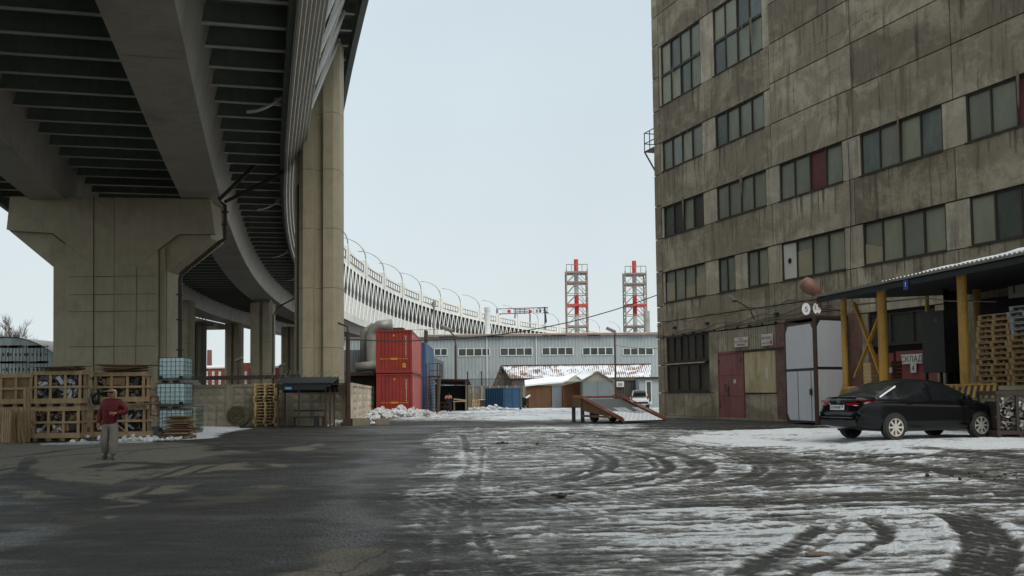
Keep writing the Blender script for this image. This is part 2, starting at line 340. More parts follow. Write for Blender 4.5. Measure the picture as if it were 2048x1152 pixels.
MT['chimred'] = surf('chimney_red', (.5, .035, .03), (.42, .04, .03), .5, .5)
MT['chimwhite'] = surf('chimney_white', (.6, .6, .57), (.5, .5, .47), .5, .5)
MT['towersteel'] = surf('tower_steel', (.26, .22, .2), (.16, .13, .12), 1, .6)
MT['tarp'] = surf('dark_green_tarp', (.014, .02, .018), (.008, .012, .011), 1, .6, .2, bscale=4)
MT['bark'] = surf('grey_bark', (.13, .10, .085), (.09, .07, .06), 3, .9)
MT['wire'] = surf('wire_black', (.02, .02, .02), None, 3, .6)
MT['galv'] = surf('galvanised_wire', (.22, .21, .2), None, 3, .5, metal=.4)
MT['snowy'] = MT['snow']
MT['greenbasket'] = surf('twig_brown', (.12, .1, .055), (.06, .07, .03), 4, .9, .2)
MT['lampglass'] = surf('lamp_glass', (.5, .48, .45), None, 3, .2)
MT['gravel'] = surf('dirt_lump', (.03, .025, .02), (.05, .04, .03), 9, .9, .4)

MT['film'] = surf('yellowed_blind', (.27, .255, .175), (.23, .215, .15), 2, .7)
MT['snowbank'] = surf('ploughed_snow', (.74, .75, .76), (.5, .5, .5), 2.2, .85, .5, bscale=9, fine=.08, dirt=(.2, .185, .16), dirt_amt=.6)
# ---------------------------------------------------------------- ground
def _hash(ix, iy, seed):
    h = (ix.astype(np.int64) * 374761393 + iy.astype(np.int64) * 668265263 + seed * 144665) & 0xffffffff
    h = ((h ^ (h >> 13)) * 1274126177) & 0xffffffff
    return ((h ^ (h >> 16)) & 0xffff) / 65535.0
def vnoise(x, y, seed=0):
    ix = np.floor(x); iy = np.floor(y); fx = x - ix; fy = y - iy; fx = fx * fx * (3 - 2 * fx); fy = fy * fy * (3 - 2 * fy)
    ix = ix.astype(np.int64); iy = iy.astype(np.int64)
    a = _hash(ix, iy, seed); b = _hash(ix + 1, iy, seed); c = _hash(ix, iy + 1, seed); d = _hash(ix + 1, iy + 1, seed)
    return (a * (1 - fx) + b * fx) * (1 - fy) + (c * (1 - fx) + d * fx) * fy
def fbm(x, y, oct=5, seed=0, g=.55):
    s = 0; a = 1; t = 0
    for i in range(oct):
        s = s + a * vnoise(x * 2 ** i + 17.3 * i, y * 2 ** i - 9.1 * i, seed + i); t += a; a *= g
    return s / t
def ss(a, b, x):
    t = np.clip((x - a) / (b - a), 0, 1); return t * t * (3 - 2 * t)
def seg_dist(X, Y, pts, closed=False):
    d = np.full(X.shape, 1e9); inside = np.zeros(X.shape, bool); n = len(pts)
    for i in range(n if closed else n - 1):
        ax, ay = pts[i]; bx, by = pts[(i + 1) % n]; dx, dy = bx - ax, by - ay; L = dx * dx + dy * dy + 1e-12
        t = np.clip(((X - ax) * dx + (Y - ay) * dy) / L, 0, 1)
        d = np.minimum(d, np.hypot(X - ax - t * dx, Y - ay - t * dy))
        if closed:
            c = ((ay > Y) != (by > Y)) & (X < dx * (Y - ay) / (dy + 1e-12) + ax); inside ^= c
    return np.where(inside, -d, d) if closed else d
def gp(*pts): return [tuple(G(x, y)[:2]) for x, y in pts]
def smooth_pl(pts, k=8):
    out = []
    for i in range(len(pts) - 1):
        p0 = pts[max(i - 1, 0)]; p1 = pts[i]; p2 = pts[i + 1]; p3 = pts[min(i + 2, len(pts) - 1)]
        for j in range(k):
            t = j / k
            out.append(tuple(.5 * (2 * p1[c] + (p2[c] - p0[c]) * t + (2 * p0[c] - 5 * p1[c] + 4 * p2[c] - p3[c]) * t * t + (3 * p1[c] - p0[c] - 3 * p2[c] + p3[c]) * t ** 3) for c in (0, 1)))
    out.append(pts[-1]); return out
def ground_rise(X, Y):
    return .2 * ss(6, 9, X) * ss(14, 21, Y) * (1 - ss(31, 38, Y))
def make_ground():
    u = np.concatenate([-np.geomspace(80, .62, 34), np.linspace(-.6, .6, 640), np.geomspace(.62, 80, 34)])
    yv = np.concatenate([-np.geomspace(600, 3, 16), [0, 1.5, 2.5], np.geomspace(3.2, 130, 640), np.geomspace(135, 4000, 26)])
    wv = np.maximum(yv, 3) + 1.0
    Yg = np.repeat(yv[:, None], len(u), 1); Xg = u[None, :] * wv[:, None]
    X = Xg.ravel(); Y = Yg.ravel(); nr, nc = Yg.shape
    # warped coordinates so that no outline is clean
    wa = fbm(X * .9, Y * .9, 4, 3) - .5; wb = fbm(X * .9, Y * .9, 4, 11) - .5
    wx = X + wa * 1.2; wy = Y + wb * 1.6
    depth_soft = .04 * np.clip(Y, 4, 80)
    def reg(pts, soft=.6, warp=True):
        d = seg_dist(wx if warp else X, wy if warp else Y, gp(*pts), True); s = soft * np.clip(Y / 15, .5, 5)
        return 1 - ss(-s, s, d)
    def line(pts, wid, soft=.5, smooth=True):
        q = gp(*pts); q = smooth_pl(q) if smooth else q
        d = seg_dist(X + wa * .1, Y + wb * .1, q); return 1 - ss(wid * (1 - soft), wid * (1 + soft), d)
    # left / right divide: bare wet asphalt on the left, slush on the right
    div = gp((855, 868), (828, 880), (842, 905), (822, 925), (800, 950), (772, 962), (778, 990), (768, 1005), (790, 1030), (762, 1050), (772, 1080), (786, 1152), (800, 1500))
    poly = [(-14, 49.5)] + div + [(400, -300), (-0.55, 3), (400, 3)]
    bx = np.interp(Y, [p[1] for p in reversed(div)], [p[0] for p in reversed(div)])
    edge = X - bx + (fbm(X * 2.2, Y * 1.5, 5, 21) - .5) * .9
    slush = ss(-.5, .55, edge)
    far = ss(46, 62, Y) * ss(-11, -6, X)
    slush = np.clip(np.maximum(slush * (1 - ss(40, 50, Y)), far), 0, 1)
    Yc = Y + .018 * (X - 3) ** 2; an = fbm(X * .45, Yc * 1.1, 6, 31); an2 = fbm(X * .38 + Y * .08, Yc * 3.0, 6, 41, .62); fine = fbm(X * 4, Yc * 9, 5, 51, .65)
    S = -.9 + slush * (.9 + .30 + (an - .5) * .8 + (an2 - .5) * 1.15 + (fine - .5) * 1.9)
    S -= (1 - ss(13, 18, Y)) * slush * .06
    S += .30 * reg([(1150, 1180), (1200, 1085), (1330, 1050), (1600, 1040), (1900, 1025), (2200, 1010), (2500, 1300), (1100, 1400)], .5)
    S += .28 * reg([(1180, 985), (1400, 960), (1700, 1000), (1760, 1030), (1300, 1045), (1000, 1020)], .4)
    S += .75 * reg([(1330, 882), (1400, 866), (1500, 860), (1640, 856), (1750, 862), (2048, 868), (2700, 872), (2700, 935), (2048, 917), (1850, 925), (1700, 908), (1560, 895), (1430, 896)], .25)
    S += .55 * reg([(950, 838), (1100, 829), (1330, 840), (1345, 856), (1150, 862), (1000, 855)], .5)
    S += .30 * far
    S += 1.75 * reg([(372, 852), (480, 853), (500, 860), (462, 864), (430, 877), (330, 882), (372, 866)], .10)
    S += 1.5 * reg([(180, 883), (300, 881), (310, 885), (190, 889), (60, 891), (55, 888)], .05)
    S += 1.2 * reg([(560, 849), (690, 852), (700, 848), (560, 845)], .12)
    # a bright patch between the tracks near the divide
    S += .5 * reg([(905, 905), (950, 905), (955, 962), (900, 958)], .12)
    S -= .22 * reg([(870, 1040), (980, 1040), (980, 1152), (800, 1152), (830, 1090)], .5)
    S -= .7 * reg([(1330, 838), (1640, 848), (1660, 858), (1500, 862), (1340, 858), (1250, 862)], .15)
    S -= .38 * reg([(1350, 1000), (1700, 985), (2048, 965), (2300, 955), (2300, 1000), (2048, 985), (1700, 1012), (1350, 1025)], .25)
    # tyre tracks: (pixels, half width m, strength)
    T = np.zeros_like(X)
    tracks = [
        ([(1000, 905), (1120, 893), (1185, 912), (1198, 932), (1140, 952), (1040, 968), (900, 982), (760, 992)], .10, .55),
        ([(1000, 900), (1140, 888), (1205, 908), (1222, 934), (1160, 957), (1060, 975), (900, 990), (740, 1001)], .10, .55),
        ([(980, 884), (1180, 882), (1330, 905), (1395, 935), (1300, 960), (1100, 975)], .14, .4),
        ([(1200, 880), (1420, 890), (1560, 925), (1580, 950), (1450, 975), (1250, 1000)], .2, .4),
        ([(1888, 1030), (1930, 1055), (1950, 1085), (1946, 1120), (1915, 1160), (1890, 1250)], .115, .95),
        ([(1935, 1030), (1985, 1062), (2006, 1095), (2000, 1130), (1965, 1180)], .12, .95),
        ([(1730, 1040), (1768, 1060), (1768, 1080), (1715, 1105), (1600, 1150), (1560, 1180)], .085, .75),
        ([(1640, 1055), (1590, 1085), (1540, 1115), (1480, 1150)], .10, .8),
        ([(1690, 1050), (1640, 1085), (1570, 1118), (1500, 1165)], .07, .45),
        ([(760, 1085), (1000, 1072), (1300, 1062), (1600, 1040), (2100, 1018)], .07, .4),
        ([(800, 1118), (1100, 1110), (1400, 1112), (1700, 1140), (2100, 1150)], .06, .35),
        ([(1050, 1030), (1400, 1012), (1700, 1002), (2100, 1000)], .16, .55),
        ([(1050, 1000), (1400, 985), (1750, 972), (2100, 960)], .2, .5),
        ([(800, 870), (1000, 862), (1250, 872), (1500, 880), (1750, 905), (2100, 935)], .3, .4),
        ([(830, 1160), (860, 1040), (930, 960), (935, 900), (925, 870)], .09, .5),
        ([(900, 1160), (905, 1040), (948, 960), (958, 900)], .08, .35),
        ([(1400, 900), (1600, 915), (1800, 935), (2100, 975)], .25, .45),
        ([(900, 835), (1050, 842), (1200, 868), (1320, 900)], .35, .3),
        ([(870, 826), (1060, 830), (1140, 850), (1240, 880)], .3, .3),
    ]
    rt = random.Random(77)
    def fam(A, B, n, wd, st):
        for k in range(n):
            t = rt.random(); tracks.append(([(a[0] + (b[0] - a[0]) * t + rt.uniform(-8, 8), a[1] + (b[1] - a[1]) * t + rt.uniform(-2, 2)) for a, b in zip(A, B)], rt.uniform(*wd), rt.uniform(*st)))
    fam([(980, 897), (1080, 893), (1170, 912), (1185, 934), (1120, 955), (1000, 972), (800, 985)], [(1150, 868), (1420, 882), (1600, 922), (1640, 955), (1450, 990), (1150, 1012), (800, 1015)], 12, (.05, .12), (.3, .65))
    fam([(780, 955), (1100, 945), (1400, 950), (1750, 940), (2150, 935)], [(780, 1075), (1100, 1066), (1400, 1062), (1750, 1045), (2150, 1030)], 11, (.04, .10), (.3, .7))
    fam([(830, 862), (1050, 850), (1300, 862), (1600, 880), (2100, 905)], [(800, 935), (1050, 915), (1300, 905), (1600, 915), (2100, 950)], 8, (.06, .16), (.25, .5))
    fam([(880, 1160), (890, 1040), (930, 960), (935, 900)], [(1010, 1160), (960, 1040), (965, 960), (962, 895)], 5, (.04, .08), (.3, .5))
    fam([(1250, 1075), (1500, 1068), (1800, 1050), (2100, 1040)], [(1000, 1165), (1400, 1150), (1800, 1160), (2100, 1150)], 6, (.03, .06), (.2, .45))
    ridge_ = np.zeros_like(X)
    tread = .75 + .25 * np.sin(X * 34 + Y * 10)
    for pts, wd, st in tracks:
        q_ = smooth_pl(gp(*pts)); d_ = seg_dist(X + wa * .12, Y + wb * .12, q_); T = np.maximum(T, (1 - ss(wd * .55, wd * 1.35, d_)) * st * tread)
        ridge_ = np.maximum(ridge_, np.exp(-((d_ - wd * 1.7) / (wd * .5)) ** 2) * st)
    S = S * (1 - .75 * T) - T * .75 + ridge_ * .30 * slush * (.4 + fine)
    S = S + .25 * ss(.1, .5, fbm(X * .3, Y * .6, 3, 77) - .35) * slush
    # ridges of thrown-up slush beside tracks
    rid = (fbm(X * .7 + Y * .2, Y * 4.5, 5, 91))
    z = ground_rise(X, Y) + np.clip(S, 0, 1) * (.010 + .05 * ss(.45, .8, rid) * ss(.15, .6, S) + .03 * (fine - .3) * ss(.1, .6, S) * .6) * .75 * ss(2, 5, Y) * (1 - ss(60, 90, Y))
    z += ridge_ * slush * .013 * (1 - ss(40, 60, Y)) * (.3 + fine) - T * slush * .012
    z += (1 - ss(40, 60, np.hypot(X, Y - 20))) * (fbm(X * .18, Y * .18, 3, 5) - .5) * .03
    # wetness and dry patches on asphalt
    wet = .34 + (fbm(X * .22, Y * .5, 4, 61) - .5) * 1.2 + (fbm(X * 3, Y * 5, 4, 66) - .5) * .5
    dry = reg([(-60, 885), (60, 888), (330, 884), (420, 893), (395, 915), (330, 935), (240, 965), (90, 962), (60, 940), (20, 940), (-60, 960)], .14)
    dry = np.maximum(dry, reg([(300, 940), (480, 925), (490, 935), (330, 955)], .1)); dry = np.maximum(dry, reg([(230, 995), (320, 975), (390, 968), (370, 985), (250, 1005)], .1))
    dry = np.maximum(dry, reg([(560, 900), (640, 885), (650, 890), (600, 905)], .1)); dry = np.maximum(dry, .8 * reg([(590, 1115), (700, 1095), (760, 1110), (755, 1200), (560, 1200)], .2))
    dry = np.maximum(dry, .9 * reg([(30, 988), (95, 982), (140, 990), (40, 996)], .08)); dry = np.maximum(dry, .8 * reg([(200, 1012), (245, 1005), (250, 1010), (200, 1018)], .08))
    for (x0, y0, ww, hh) in ((470, 938, 60, 5), (420, 908, 90, 4), (520, 972, 40, 4), (250, 1032, 30, 3), (300, 952, 40, 5), (455, 905, 50, 4), (560, 930, 40, 3)):
        dry = np.maximum(dry, .85 * reg([(x0 - ww, y0), (x0, y0 - hh), (x0 + ww, y0 - hh * .6), (x0, y0 + hh)], .06))
    trk = np.maximum(line([(-50, 925), (60, 910), (200, 893), (420, 885), (620, 868)], .12), line([(-60, 950), (60, 930), (90, 915), (300, 898), (560, 880)], .10))
    trk = np.maximum(trk, line([(60, 915), (45, 940), (90, 962), (220, 972), (420, 965)], .12)); trk = np.maximum(trk, line([(190, 935), (240, 926), (330, 930), (260, 940)], .28))
    trk = np.maximum(trk, line([(250, 985), (330, 950), (420, 925), (560, 900)], .07)); trk = np.maximum(trk, line([(280, 990), (360, 955), (450, 928), (590, 903)], .07))
    dry = np.clip(dry * (1 - trk) * (1 - slush) + .35 * ss(.56, .68, fbm(X * .5, Y * 1.1, 5, 88)) * (1 - slush) * ss(9, 14, Y), 0, 1)
    puddle = reg([(700, 885), (835, 880), (830, 935), (775, 960), (760, 1010), (700, 1035), (620, 1060), (640, 1000), (690, 940)], .5)
    puddle = np.maximum(puddle, .8 * reg([(-30, 1052), (60, 1045), (100, 1065), (60, 1095), (-40, 1110)], .25)); puddle = np.maximum(puddle, .6 * reg([(560, 1070), (770, 1050), (780, 1095), (600, 1110)], .3))
    puddle = np.maximum(puddle, .8 * reg([(640, 1010), (770, 1000), (765, 1050), (620, 1075)], .3)); puddle = np.maximum(puddle, .5 * ss(.55, .7, fbm(X * .6, Y * 1.6, 5, 99))); puddle = np.maximum(puddle, .55 * reg([(700, 858), (900, 848), (860, 872), (740, 878)], .4))
    wet = np.clip(wet + puddle * .55, 0, 1) * (1 - dry)
    me = bpy.data.meshes.new('ground'); n = len(X)
    me.vertices.add(n); me.vertices.foreach_set('co', np.stack([X, Y, z], 1).astype(np.float32).ravel())
    i = np.arange(nr - 1)[:, None] * nc + np.arange(nc - 1)[None, :]; q = np.stack([i, i + 1, i + nc + 1, i + nc], -1).reshape(-1, 4)
    me.loops.add(q.size); me.loops.foreach_set('vertex_index', q.ravel().astype(np.int32))
    me.polygons.add(len(q)); me.polygons.foreach_set('loop_start', np.arange(len(q), dtype=np.int32) * 4)
    me.polygons.foreach_set('use_smooth', np.ones(len(q), bool))
    me.update(calc_edges=True)
    at = me.color_attributes.new('cover', 'FLOAT_COLOR', 'POINT')
    cc = np.stack([np.clip((S + 1) / 2.5, 0, 1), wet, dry, T], 1).astype(np.float32); at.data.foreach_set('color', cc.ravel())
    o = bpy.data.objects.new('ground', me); col.objects.link(o); o['kind'] = 'structure'
    m = N('yard_ground'); a = m.n('VertexColor'); a.layer_name = 'cover'; se = m.n('SeparateColor'); m.l(a.outputs[0], se.inputs[0])
    Sx = m.math('SUBTRACT', m.math('MULTIPLY', se.outputs[0], 2.5), 1.0)
    nf = m.noise(7, (1, 2.2, 1), 6, .7); nf2 = m.noise(40, (1, 1.5, 1), 4, .7); nl = m.noise(1.2, (.8, 2.5, 1), 6, .7, .6)
    s2 = m.math('ADD', Sx, m.math('ADD', m.math('MULTIPLY', m.math('SUBTRACT', nf, .5), 1.3), m.math('MULTIPLY', m.math('SUBTRACT', nf2, .5), .7)))
    s2 = m.math('ADD', s2, m.math('MULTIPLY', m.math('SUBTRACT', nl, .5), .9))
    snow = m.ramp(s2, .36, .66); slushy = m.ramp(s2, -.12, .28)
    asph = m.mix(m.ramp(nf2, .3, .7), (.024, .0225, .019), (.05, .047, .04)); asph = m.mix(m.ramp(nl, .35, .65, 0, .5), asph, (.03, .028, .023))
    vo = m.n('TexVoronoi'); vo.inputs['Scale'].default_value = 26; m.l(m.coord(), vo.inputs['Vector'])
    dryc = m.mix(m.ramp(nf2, .3, .7), (.155, .142, .113), (.21, .193, .155))
    wetc = m.mix(.5, asph, (.012, .012, .011))
    asph = m.mix(m.ramp(se.outputs[1], .3, .8), asph, wetc); asph = m.mix(se.outputs[2], asph, dryc)
    ve = m.n('TexVoronoi', feature='DISTANCE_TO_EDGE'); ve.inputs['Scale'].default_value = .42; wn = m.n('VectorMath', operation='ADD'); nz = m.n('TexNoise'); nz.inputs['Scale'].default_value = 1.3; nz.inputs['Detail'].default_value = 5; m.l(m.coord(), nz.inputs['Vector']); m.l(m.coord(), wn.inputs[0]); m.l(nz.outputs[1], wn.inputs[1]); m.l(wn.outputs[0], ve.inputs['Vector'])
    asph = m.mix(m.ramp(ve.outputs[0], .003, .014, .6, 0), asph, (.012, .012, .011)); nsp = m.noise(130, (1, 1, 1), 2); asph = m.mix(m.ramp(nsp, .6, .75, 0, .35), asph, (.22, .21, .18))
    sl_ = m.mix(m.ramp(nf, .35, .65), (.17, .155, .13), (.42, .40, .36)); sl_ = m.mix(m.ramp(nf2, .3, .7, 0, .4), sl_, (.045, .038, .03))
    sn = m.mix(m.ramp(nl, .3, .7), (.84, .86, .88), (.96, .97, .98)); sn = m.mix(m.ramp(nf2, .5, .8, 0, .2), sn, (.4, .39, .37))
    c = m.mix(slushy, asph, sl_); c = m.mix(snow, c, sn); m.set('Base Color', c)
    lo = m.noise(.5, (1, 1.6, 1), 4)
    m.l(m.ramp(se.outputs[1], .2, .95, .22, .6), m.b.inputs['Specular IOR Level']); rw = m.ramp(se.outputs[1], .2, .95, .75, .27); rw = m.math('ADD', rw, m.math('MULTIPLY', se.outputs[2], .4)); rw = m.math('ADD', rw, m.math('MULTIPLY', m.math('SUBTRACT', nf, .5), .18), True)
    ro = m.mix(slushy, rw, m.math('ADD', m.math('MULTIPLY', nf, .5), .22)); ro2 = m.n('Mix', data_type='FLOAT')
    m.l(snow, ro2.inputs[0]); m.l(m.math('ADD', rw, 0.), ro2.inputs[2]); ro2.inputs[3].default_value = .8
    ro3 = m.n('Mix', data_type='FLOAT'); m.l(slushy, ro3.inputs[0]); m.l(rw, ro3.inputs[2]); m.l(m.math('ADD', m.math('MULTIPLY', nf, .5), .2), ro3.inputs[3]); m.l(ro3.outputs[0], ro2.inputs[2])
    m.l(ro2.outputs[0], m.b.inputs['Roughness'])
    h = m.math('ADD', m.math('MULTIPLY', vo.outputs[0], .9), m.math('MULTIPLY', nf2, .45)); h = m.math('ADD', h, m.math('MULTIPLY', m.math('ADD', snow, slushy), m.math('ADD', m.math('MULTIPLY', nf, 1.6), .5)))
    m.bump(h, 1.0, .04)
    me.materials.append(m.mat); return o
ground = make_ground()
# ---------------------------------------------------------------- the concrete factory hall on the right
hall = thing('factory_hall', 'tall grimy concrete panel factory hall with rows of green-grey windows', 'building', (O_.x, O_.y, 0))
def hb(name, fn, mat, parent=None, each=False, **k):
    m_ = M(FM); fn(m_); return (m_.each if each else m_.build)(name, mat, parent or hall, **k)
ROWS = {4: (6.59, 8.36), 3: (10.40, 12.15), 2: (14.27, 15.98), 1: (18.15, 21.7)}
BAYS = [(1.0, 5.48), (6.8, 11.3), (12.4, 17.0), (18.15, 22.8), (23.97, 28.5), (29.7, 34.3), (35.5, 40)]
J = [.75, 11.83, 17.75, 23.4, 29.1, 34.9, 41.0]
LEN = 41.0; G_ = .024
def wallfn(m_):
    # dark backing wall just behind the panel joints, then every panel as a slab
    m_.box(0.05, LEN, .16, .5, 0, 5.5, 1)
    def panel(s0, s1, z0, z1, mi=0, y=0.): m_.box(s0 + G_, s1 - G_, y + random.uniform(-.006, .006), .42, z0 + G_, z1 - G_, random.choice([0, 0, 2, 3]))
    # corner strip
    zc = [0, 1.4, 3.0, 4.55, 5.53, 6.41, 8.5, 10.4, 12.37, 14.2, 16.05, 18.0, 20.0, 21.95, 23.7, 26]
    for a, b in zip(zc, zc[1:]): panel(0, .75, a, b, 0, .0)
    # bands
    full = [(4.62, 5.5), (5.5, 6.57), (8.38, 10.38), (12.17, 14.25)]
    for bi in range(len(J) - 1):
        s0, s1 = J[bi], J[bi + 1]
        for z0, z1 in full: panel(s0, s1, z0, z1)
        if bi == 0:
            for z0, z1 in ((16.0, 18.13), (21.72, 23.7), (23.7, 26)): panel(s0, s1, z0, z1)
        else:
            for z0, z1 in ((14.25, 16.2), (16.2, 18.15), (18.15, 20.1), (20.1, 22), (22, 24), (24, 26)): panel(s0, s1, z0, z1)
    m_.box(.05, LEN, .2, .45, 5.5, 26, 1)
    m_.box(0.02, LEN, .40, 24, 0.0, 26, 0)
hb('wall', wallfn, [MT['conc'], MT['gap'], MT['concB'], MT['concC']])
def pillars(m_):
    for r in (4, 3, 2, 1):
        z0, z1 = ROWS[r]
        spans = [(.77, 1.0), (5.48, 6.8)] + ([(11.3, 11.81)] if r < 3 else [(11.3, 12.4), (17.0, 18.15), (22.8, 23.97), (28.5, 29.7), (34.3, 35.5), (40, 41)])
        for a, b in spans: m_.box(a + .01, b - .01, .035, .44, z0, z1, 0)
        if r == 4: m_.box(8.42, 9.50, .03, .44, z0, z1, 0)
hb('pillar', pillars, MT['conc2'], each=True)
random.seed(11)
def window(s0, s1, z0, z1, n, boards=(), glass='glass', double=False, tr=.05, film=0):
    m_ = M(FM); y = .11
    m_.box(s0, s1, y - .04, y + .1, z0, z0 + tr + .02); m_.box(s0, s1, y - .04, y + .1, z1 - tr, z1)
    m_.box(s0 - .05, s1 + .05, -.05, .12, z0 - .05, z0 - .003)           # sill
    W = (s1 - s0) / n
    zz = [z0 + tr + .02, z1 - tr]
    for k in range(n + 1):
        x = s0 + k * W; x = min(max(x, s0 + .035), s1 - .035); m_.box(x - .035, x + .035, y - .045, y + .1, *zz)
    if double: m_.box(s0 + .07, s1 - .07, y - .05, y + .1, (z0 + z1) / 2 - .07, (z0 + z1) / 2 + .07)
    w_ = m_.build('window', MT['winframe'], hall)
    rows = [(zz[0], zz[1])] if not double else [(zz[0], (z0 + z1) / 2), ((z0 + z1) / 2, zz[1])]
    bm = {}
    for (a, b) in rows:
        for k in range(n):
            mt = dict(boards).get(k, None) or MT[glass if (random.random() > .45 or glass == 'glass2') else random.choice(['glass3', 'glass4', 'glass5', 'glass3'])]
            yy = y + .025 + random.uniform(-.01, .012); ta, tb = random.uniform(-.014, .014), random.uniform(-.012, .012); mm_ = bm.setdefault(mt.name, (mt, M(FM)))[1]; u0_, u1_ = s0 + k * W + .02, s0 + (k + 1) * W - .02; mm_.add([(u0_, yy + ta + tb, a), (u1_, yy - ta + tb, a), (u1_, yy - ta - tb, b), (u0_, yy + ta - tb, b), (u0_, y + .08, a), (u1_, y + .08, a), (u1_, y + .08, b), (u0_, y + .08, b)], [(0, 1, 2, 3), (0, 4, 5, 1), (2, 6, 7, 3), (0, 3, 7, 4), (1, 5, 6, 2)])
    if film:
        fm = M(FM)
        for k in range(n):
            if random.random() < film and (k, ) not in [(q_[0],) for q_ in boards]:
                u0_, u1_ = s0 + k * W + .045, s0 + (k + 1) * W - .045; hh = random.uniform(.35, .75) * (z1 - z0); sl_ = random.choice([0, 0, .25, -.3]); fm.add([(u0_, y - .002, zz[0]), (u1_, y - .002, zz[0]), (u1_, y - .002, zz[0] + hh + sl_ * .5), (u0_, y - .002, zz[0] + hh - sl_ * .5)], [(0, 1, 2, 3)])
        if fm.v: fm.build('blind', MT['film'], w_)
    for nm, (mt, mm) in bm.items(): mm.build('pane' if 'glass' in nm else 'board', mt, w_)
    return w_
for r in (4, 3):
    z0, z1 = ROWS[r]
    for bi, (a, b) in enumerate(BAYS):
        if r == 4 and bi == 1:
            window(6.8, 8.4, z0, z1, 2, film=.7); window(9.52, 11.3, z0, z1, 2, film=.7); continue
        bd = ()
        if r == 4 and bi == 2: bd = ((0, MT['whiteboard']),)
        if r == 3 and bi == 0: bd = ((1, MT['trashdark']), (3, MT['trashdark']))
        if r == 3 and bi == 2: bd = ((2, MT['redpane']),)
        if r == 3 and bi == 4: bd = ((2, MT['redpane']),)
        window(a, b, z0, z1, 4, bd, film=[0, 0, 0, 0, .8 if bi == 0 else .12][r])
for r in (2, 1):
    for a, b in BAYS[:2]: window(a, b, *ROWS[r], 4, double=(r == 1))
hb('vent_hole', lambda m_: m_.lathe([(.0, 0), (.13, 0), (.13, .02), (0, .02)], 16, T=Matrix.Translation((12.93, .12, 7.5)) @ Matrix.Rotation(R(90), 4, 'X')), MT['gap'])
# ground floor, left bay: big workshop window over a stained apron panel
def gf(m_):
    m_.box(.77, 6.2, .0, .42, .12, 1.38, 0); m_.box(.77, 1.0, .02, .42, 1.4, 4.6, 0); m_.box(5.72, 6.2, .01, .42, 1.4, 4.6, 0)
    m_.box(6.22, 6.62, .0, .42, .1, 4.6, 0); m_.box(9.05, 11.8, .03, .42, .1, 1.3, 0)
    m_.box(12.6, 13.4, .05, .42, 0, 4.6, 0); m_.box(16.6, 17.1, .05, .42, 0, 4.6, 0)
    m_.box(0, 17.1, -.05, .4, 0, .1, 0)
    m_.box(17.9, 18.3, .02, .42, 1.3, 4.6, 0); m_.box(22.1, 24.0, .02, .42, 1.3, 4.6, 0); m_.box(30, LEN, .02, .42, 0, 4.6, 0)
hb('ground_floor_wall', gf, MT['conc'], each=True)
window(1.02, 5.7, 1.45, 2.95, 4, glass='glass2', tr=.08); window(1.02, 5.7, 3.12, 4.6, 6, glass='glass2', tr=.08)
hb('window_ledge', lambda m_: m_.box(1.1, 5.3, -.06, .1, 3.0, 3.06), MT['conc2'])
hb('rust_stain_patch', lambda m_: None, MT['rust']) if False else None
# ribbed panel above the door, plaster panel beside it
def rib(m_):
    m_.box(6.66, 11.75, .04, .4, 3.5, 4.58)
    for k in range(26): m_.box(6.7 + k * .195, 6.7 + k * .195 + .07, .0, .05, 3.52, 4.56)
hb('ribbed_panel', rib, MT['conc2'])
hb('plaster_panel', lambda m_: m_.box(9.08, 11.72, -.02, .1, 1.34, 3.4), MT['beige'], bevel=.04)
def notice(m_): m_.box(10.95, 11.15, -.04, -.021, 2.05, 2.55)
hb('notice', notice, MT['whiteboard'])
d_ = hb('door', lambda m_: (m_.box(6.72, 8.92, -.02, .1, .1, 3.38), m_.box(6.66, 9.03, -.05, .1, 3.385, 3.5), m_.box(8.93, 9.03, -.05, .1, .1, 3.38), m_.box(6.66, 6.715, -.05, .1, .1, 3.38)), MT['pinkdoor'])
hb('door_seam', lambda m_: (m_.box(7.6, 7.62, -.026, -.015, .1, 2.0), m_.box(6.75, 8.9, -.026, -.015, 1.17, 1.19), m_.box(6.75, 8.9, -.026, -.015, 2.25, 2.27), m_.box(6.7, 6.8, -.04, -.02, 2.9, 3.1), m_.box(6.7, 6.8, -.04, -.02, .6, .8), m_.box(8.8, 8.9, -.04, -.02, 2.9, 3.15)), MT['rust'], d_)
hb('handle', lambda m_: (m_.tube([(7.4, -.1, 1.45), (7.4, -.1, 1.8)], .02), m_.box(7.38, 7.42, -.1, 0, 1.45, 1.48), m_.box(7.38, 7.42, -.1, 0, 1.77, 1.8), m_.box(7.55, 7.65, -.05, -.02, 1.2, 1.7)), MT['darksteel'], d_)
hb('notice', lambda m_: m_.box(8.1, 8.3, -.035, -.021, 1.85, 2.05), MT['paper'], d_)
hb('brick_pier', lambda m_: (m_.box(11.82, 12.56, -.03, .4, .1, 4.6), m_.box(17.12, 17.9, -.02, .4, 1.3, 4.7)), MT['brick'], each=True)
hb('lintel', lambda m_: (m_.box(8.4, 12.5, -.07, .05, 3.42, 3.5), m_.box(12.6, 17.1, -.02, .4, 4.56, 4.65)), MT['rust'])
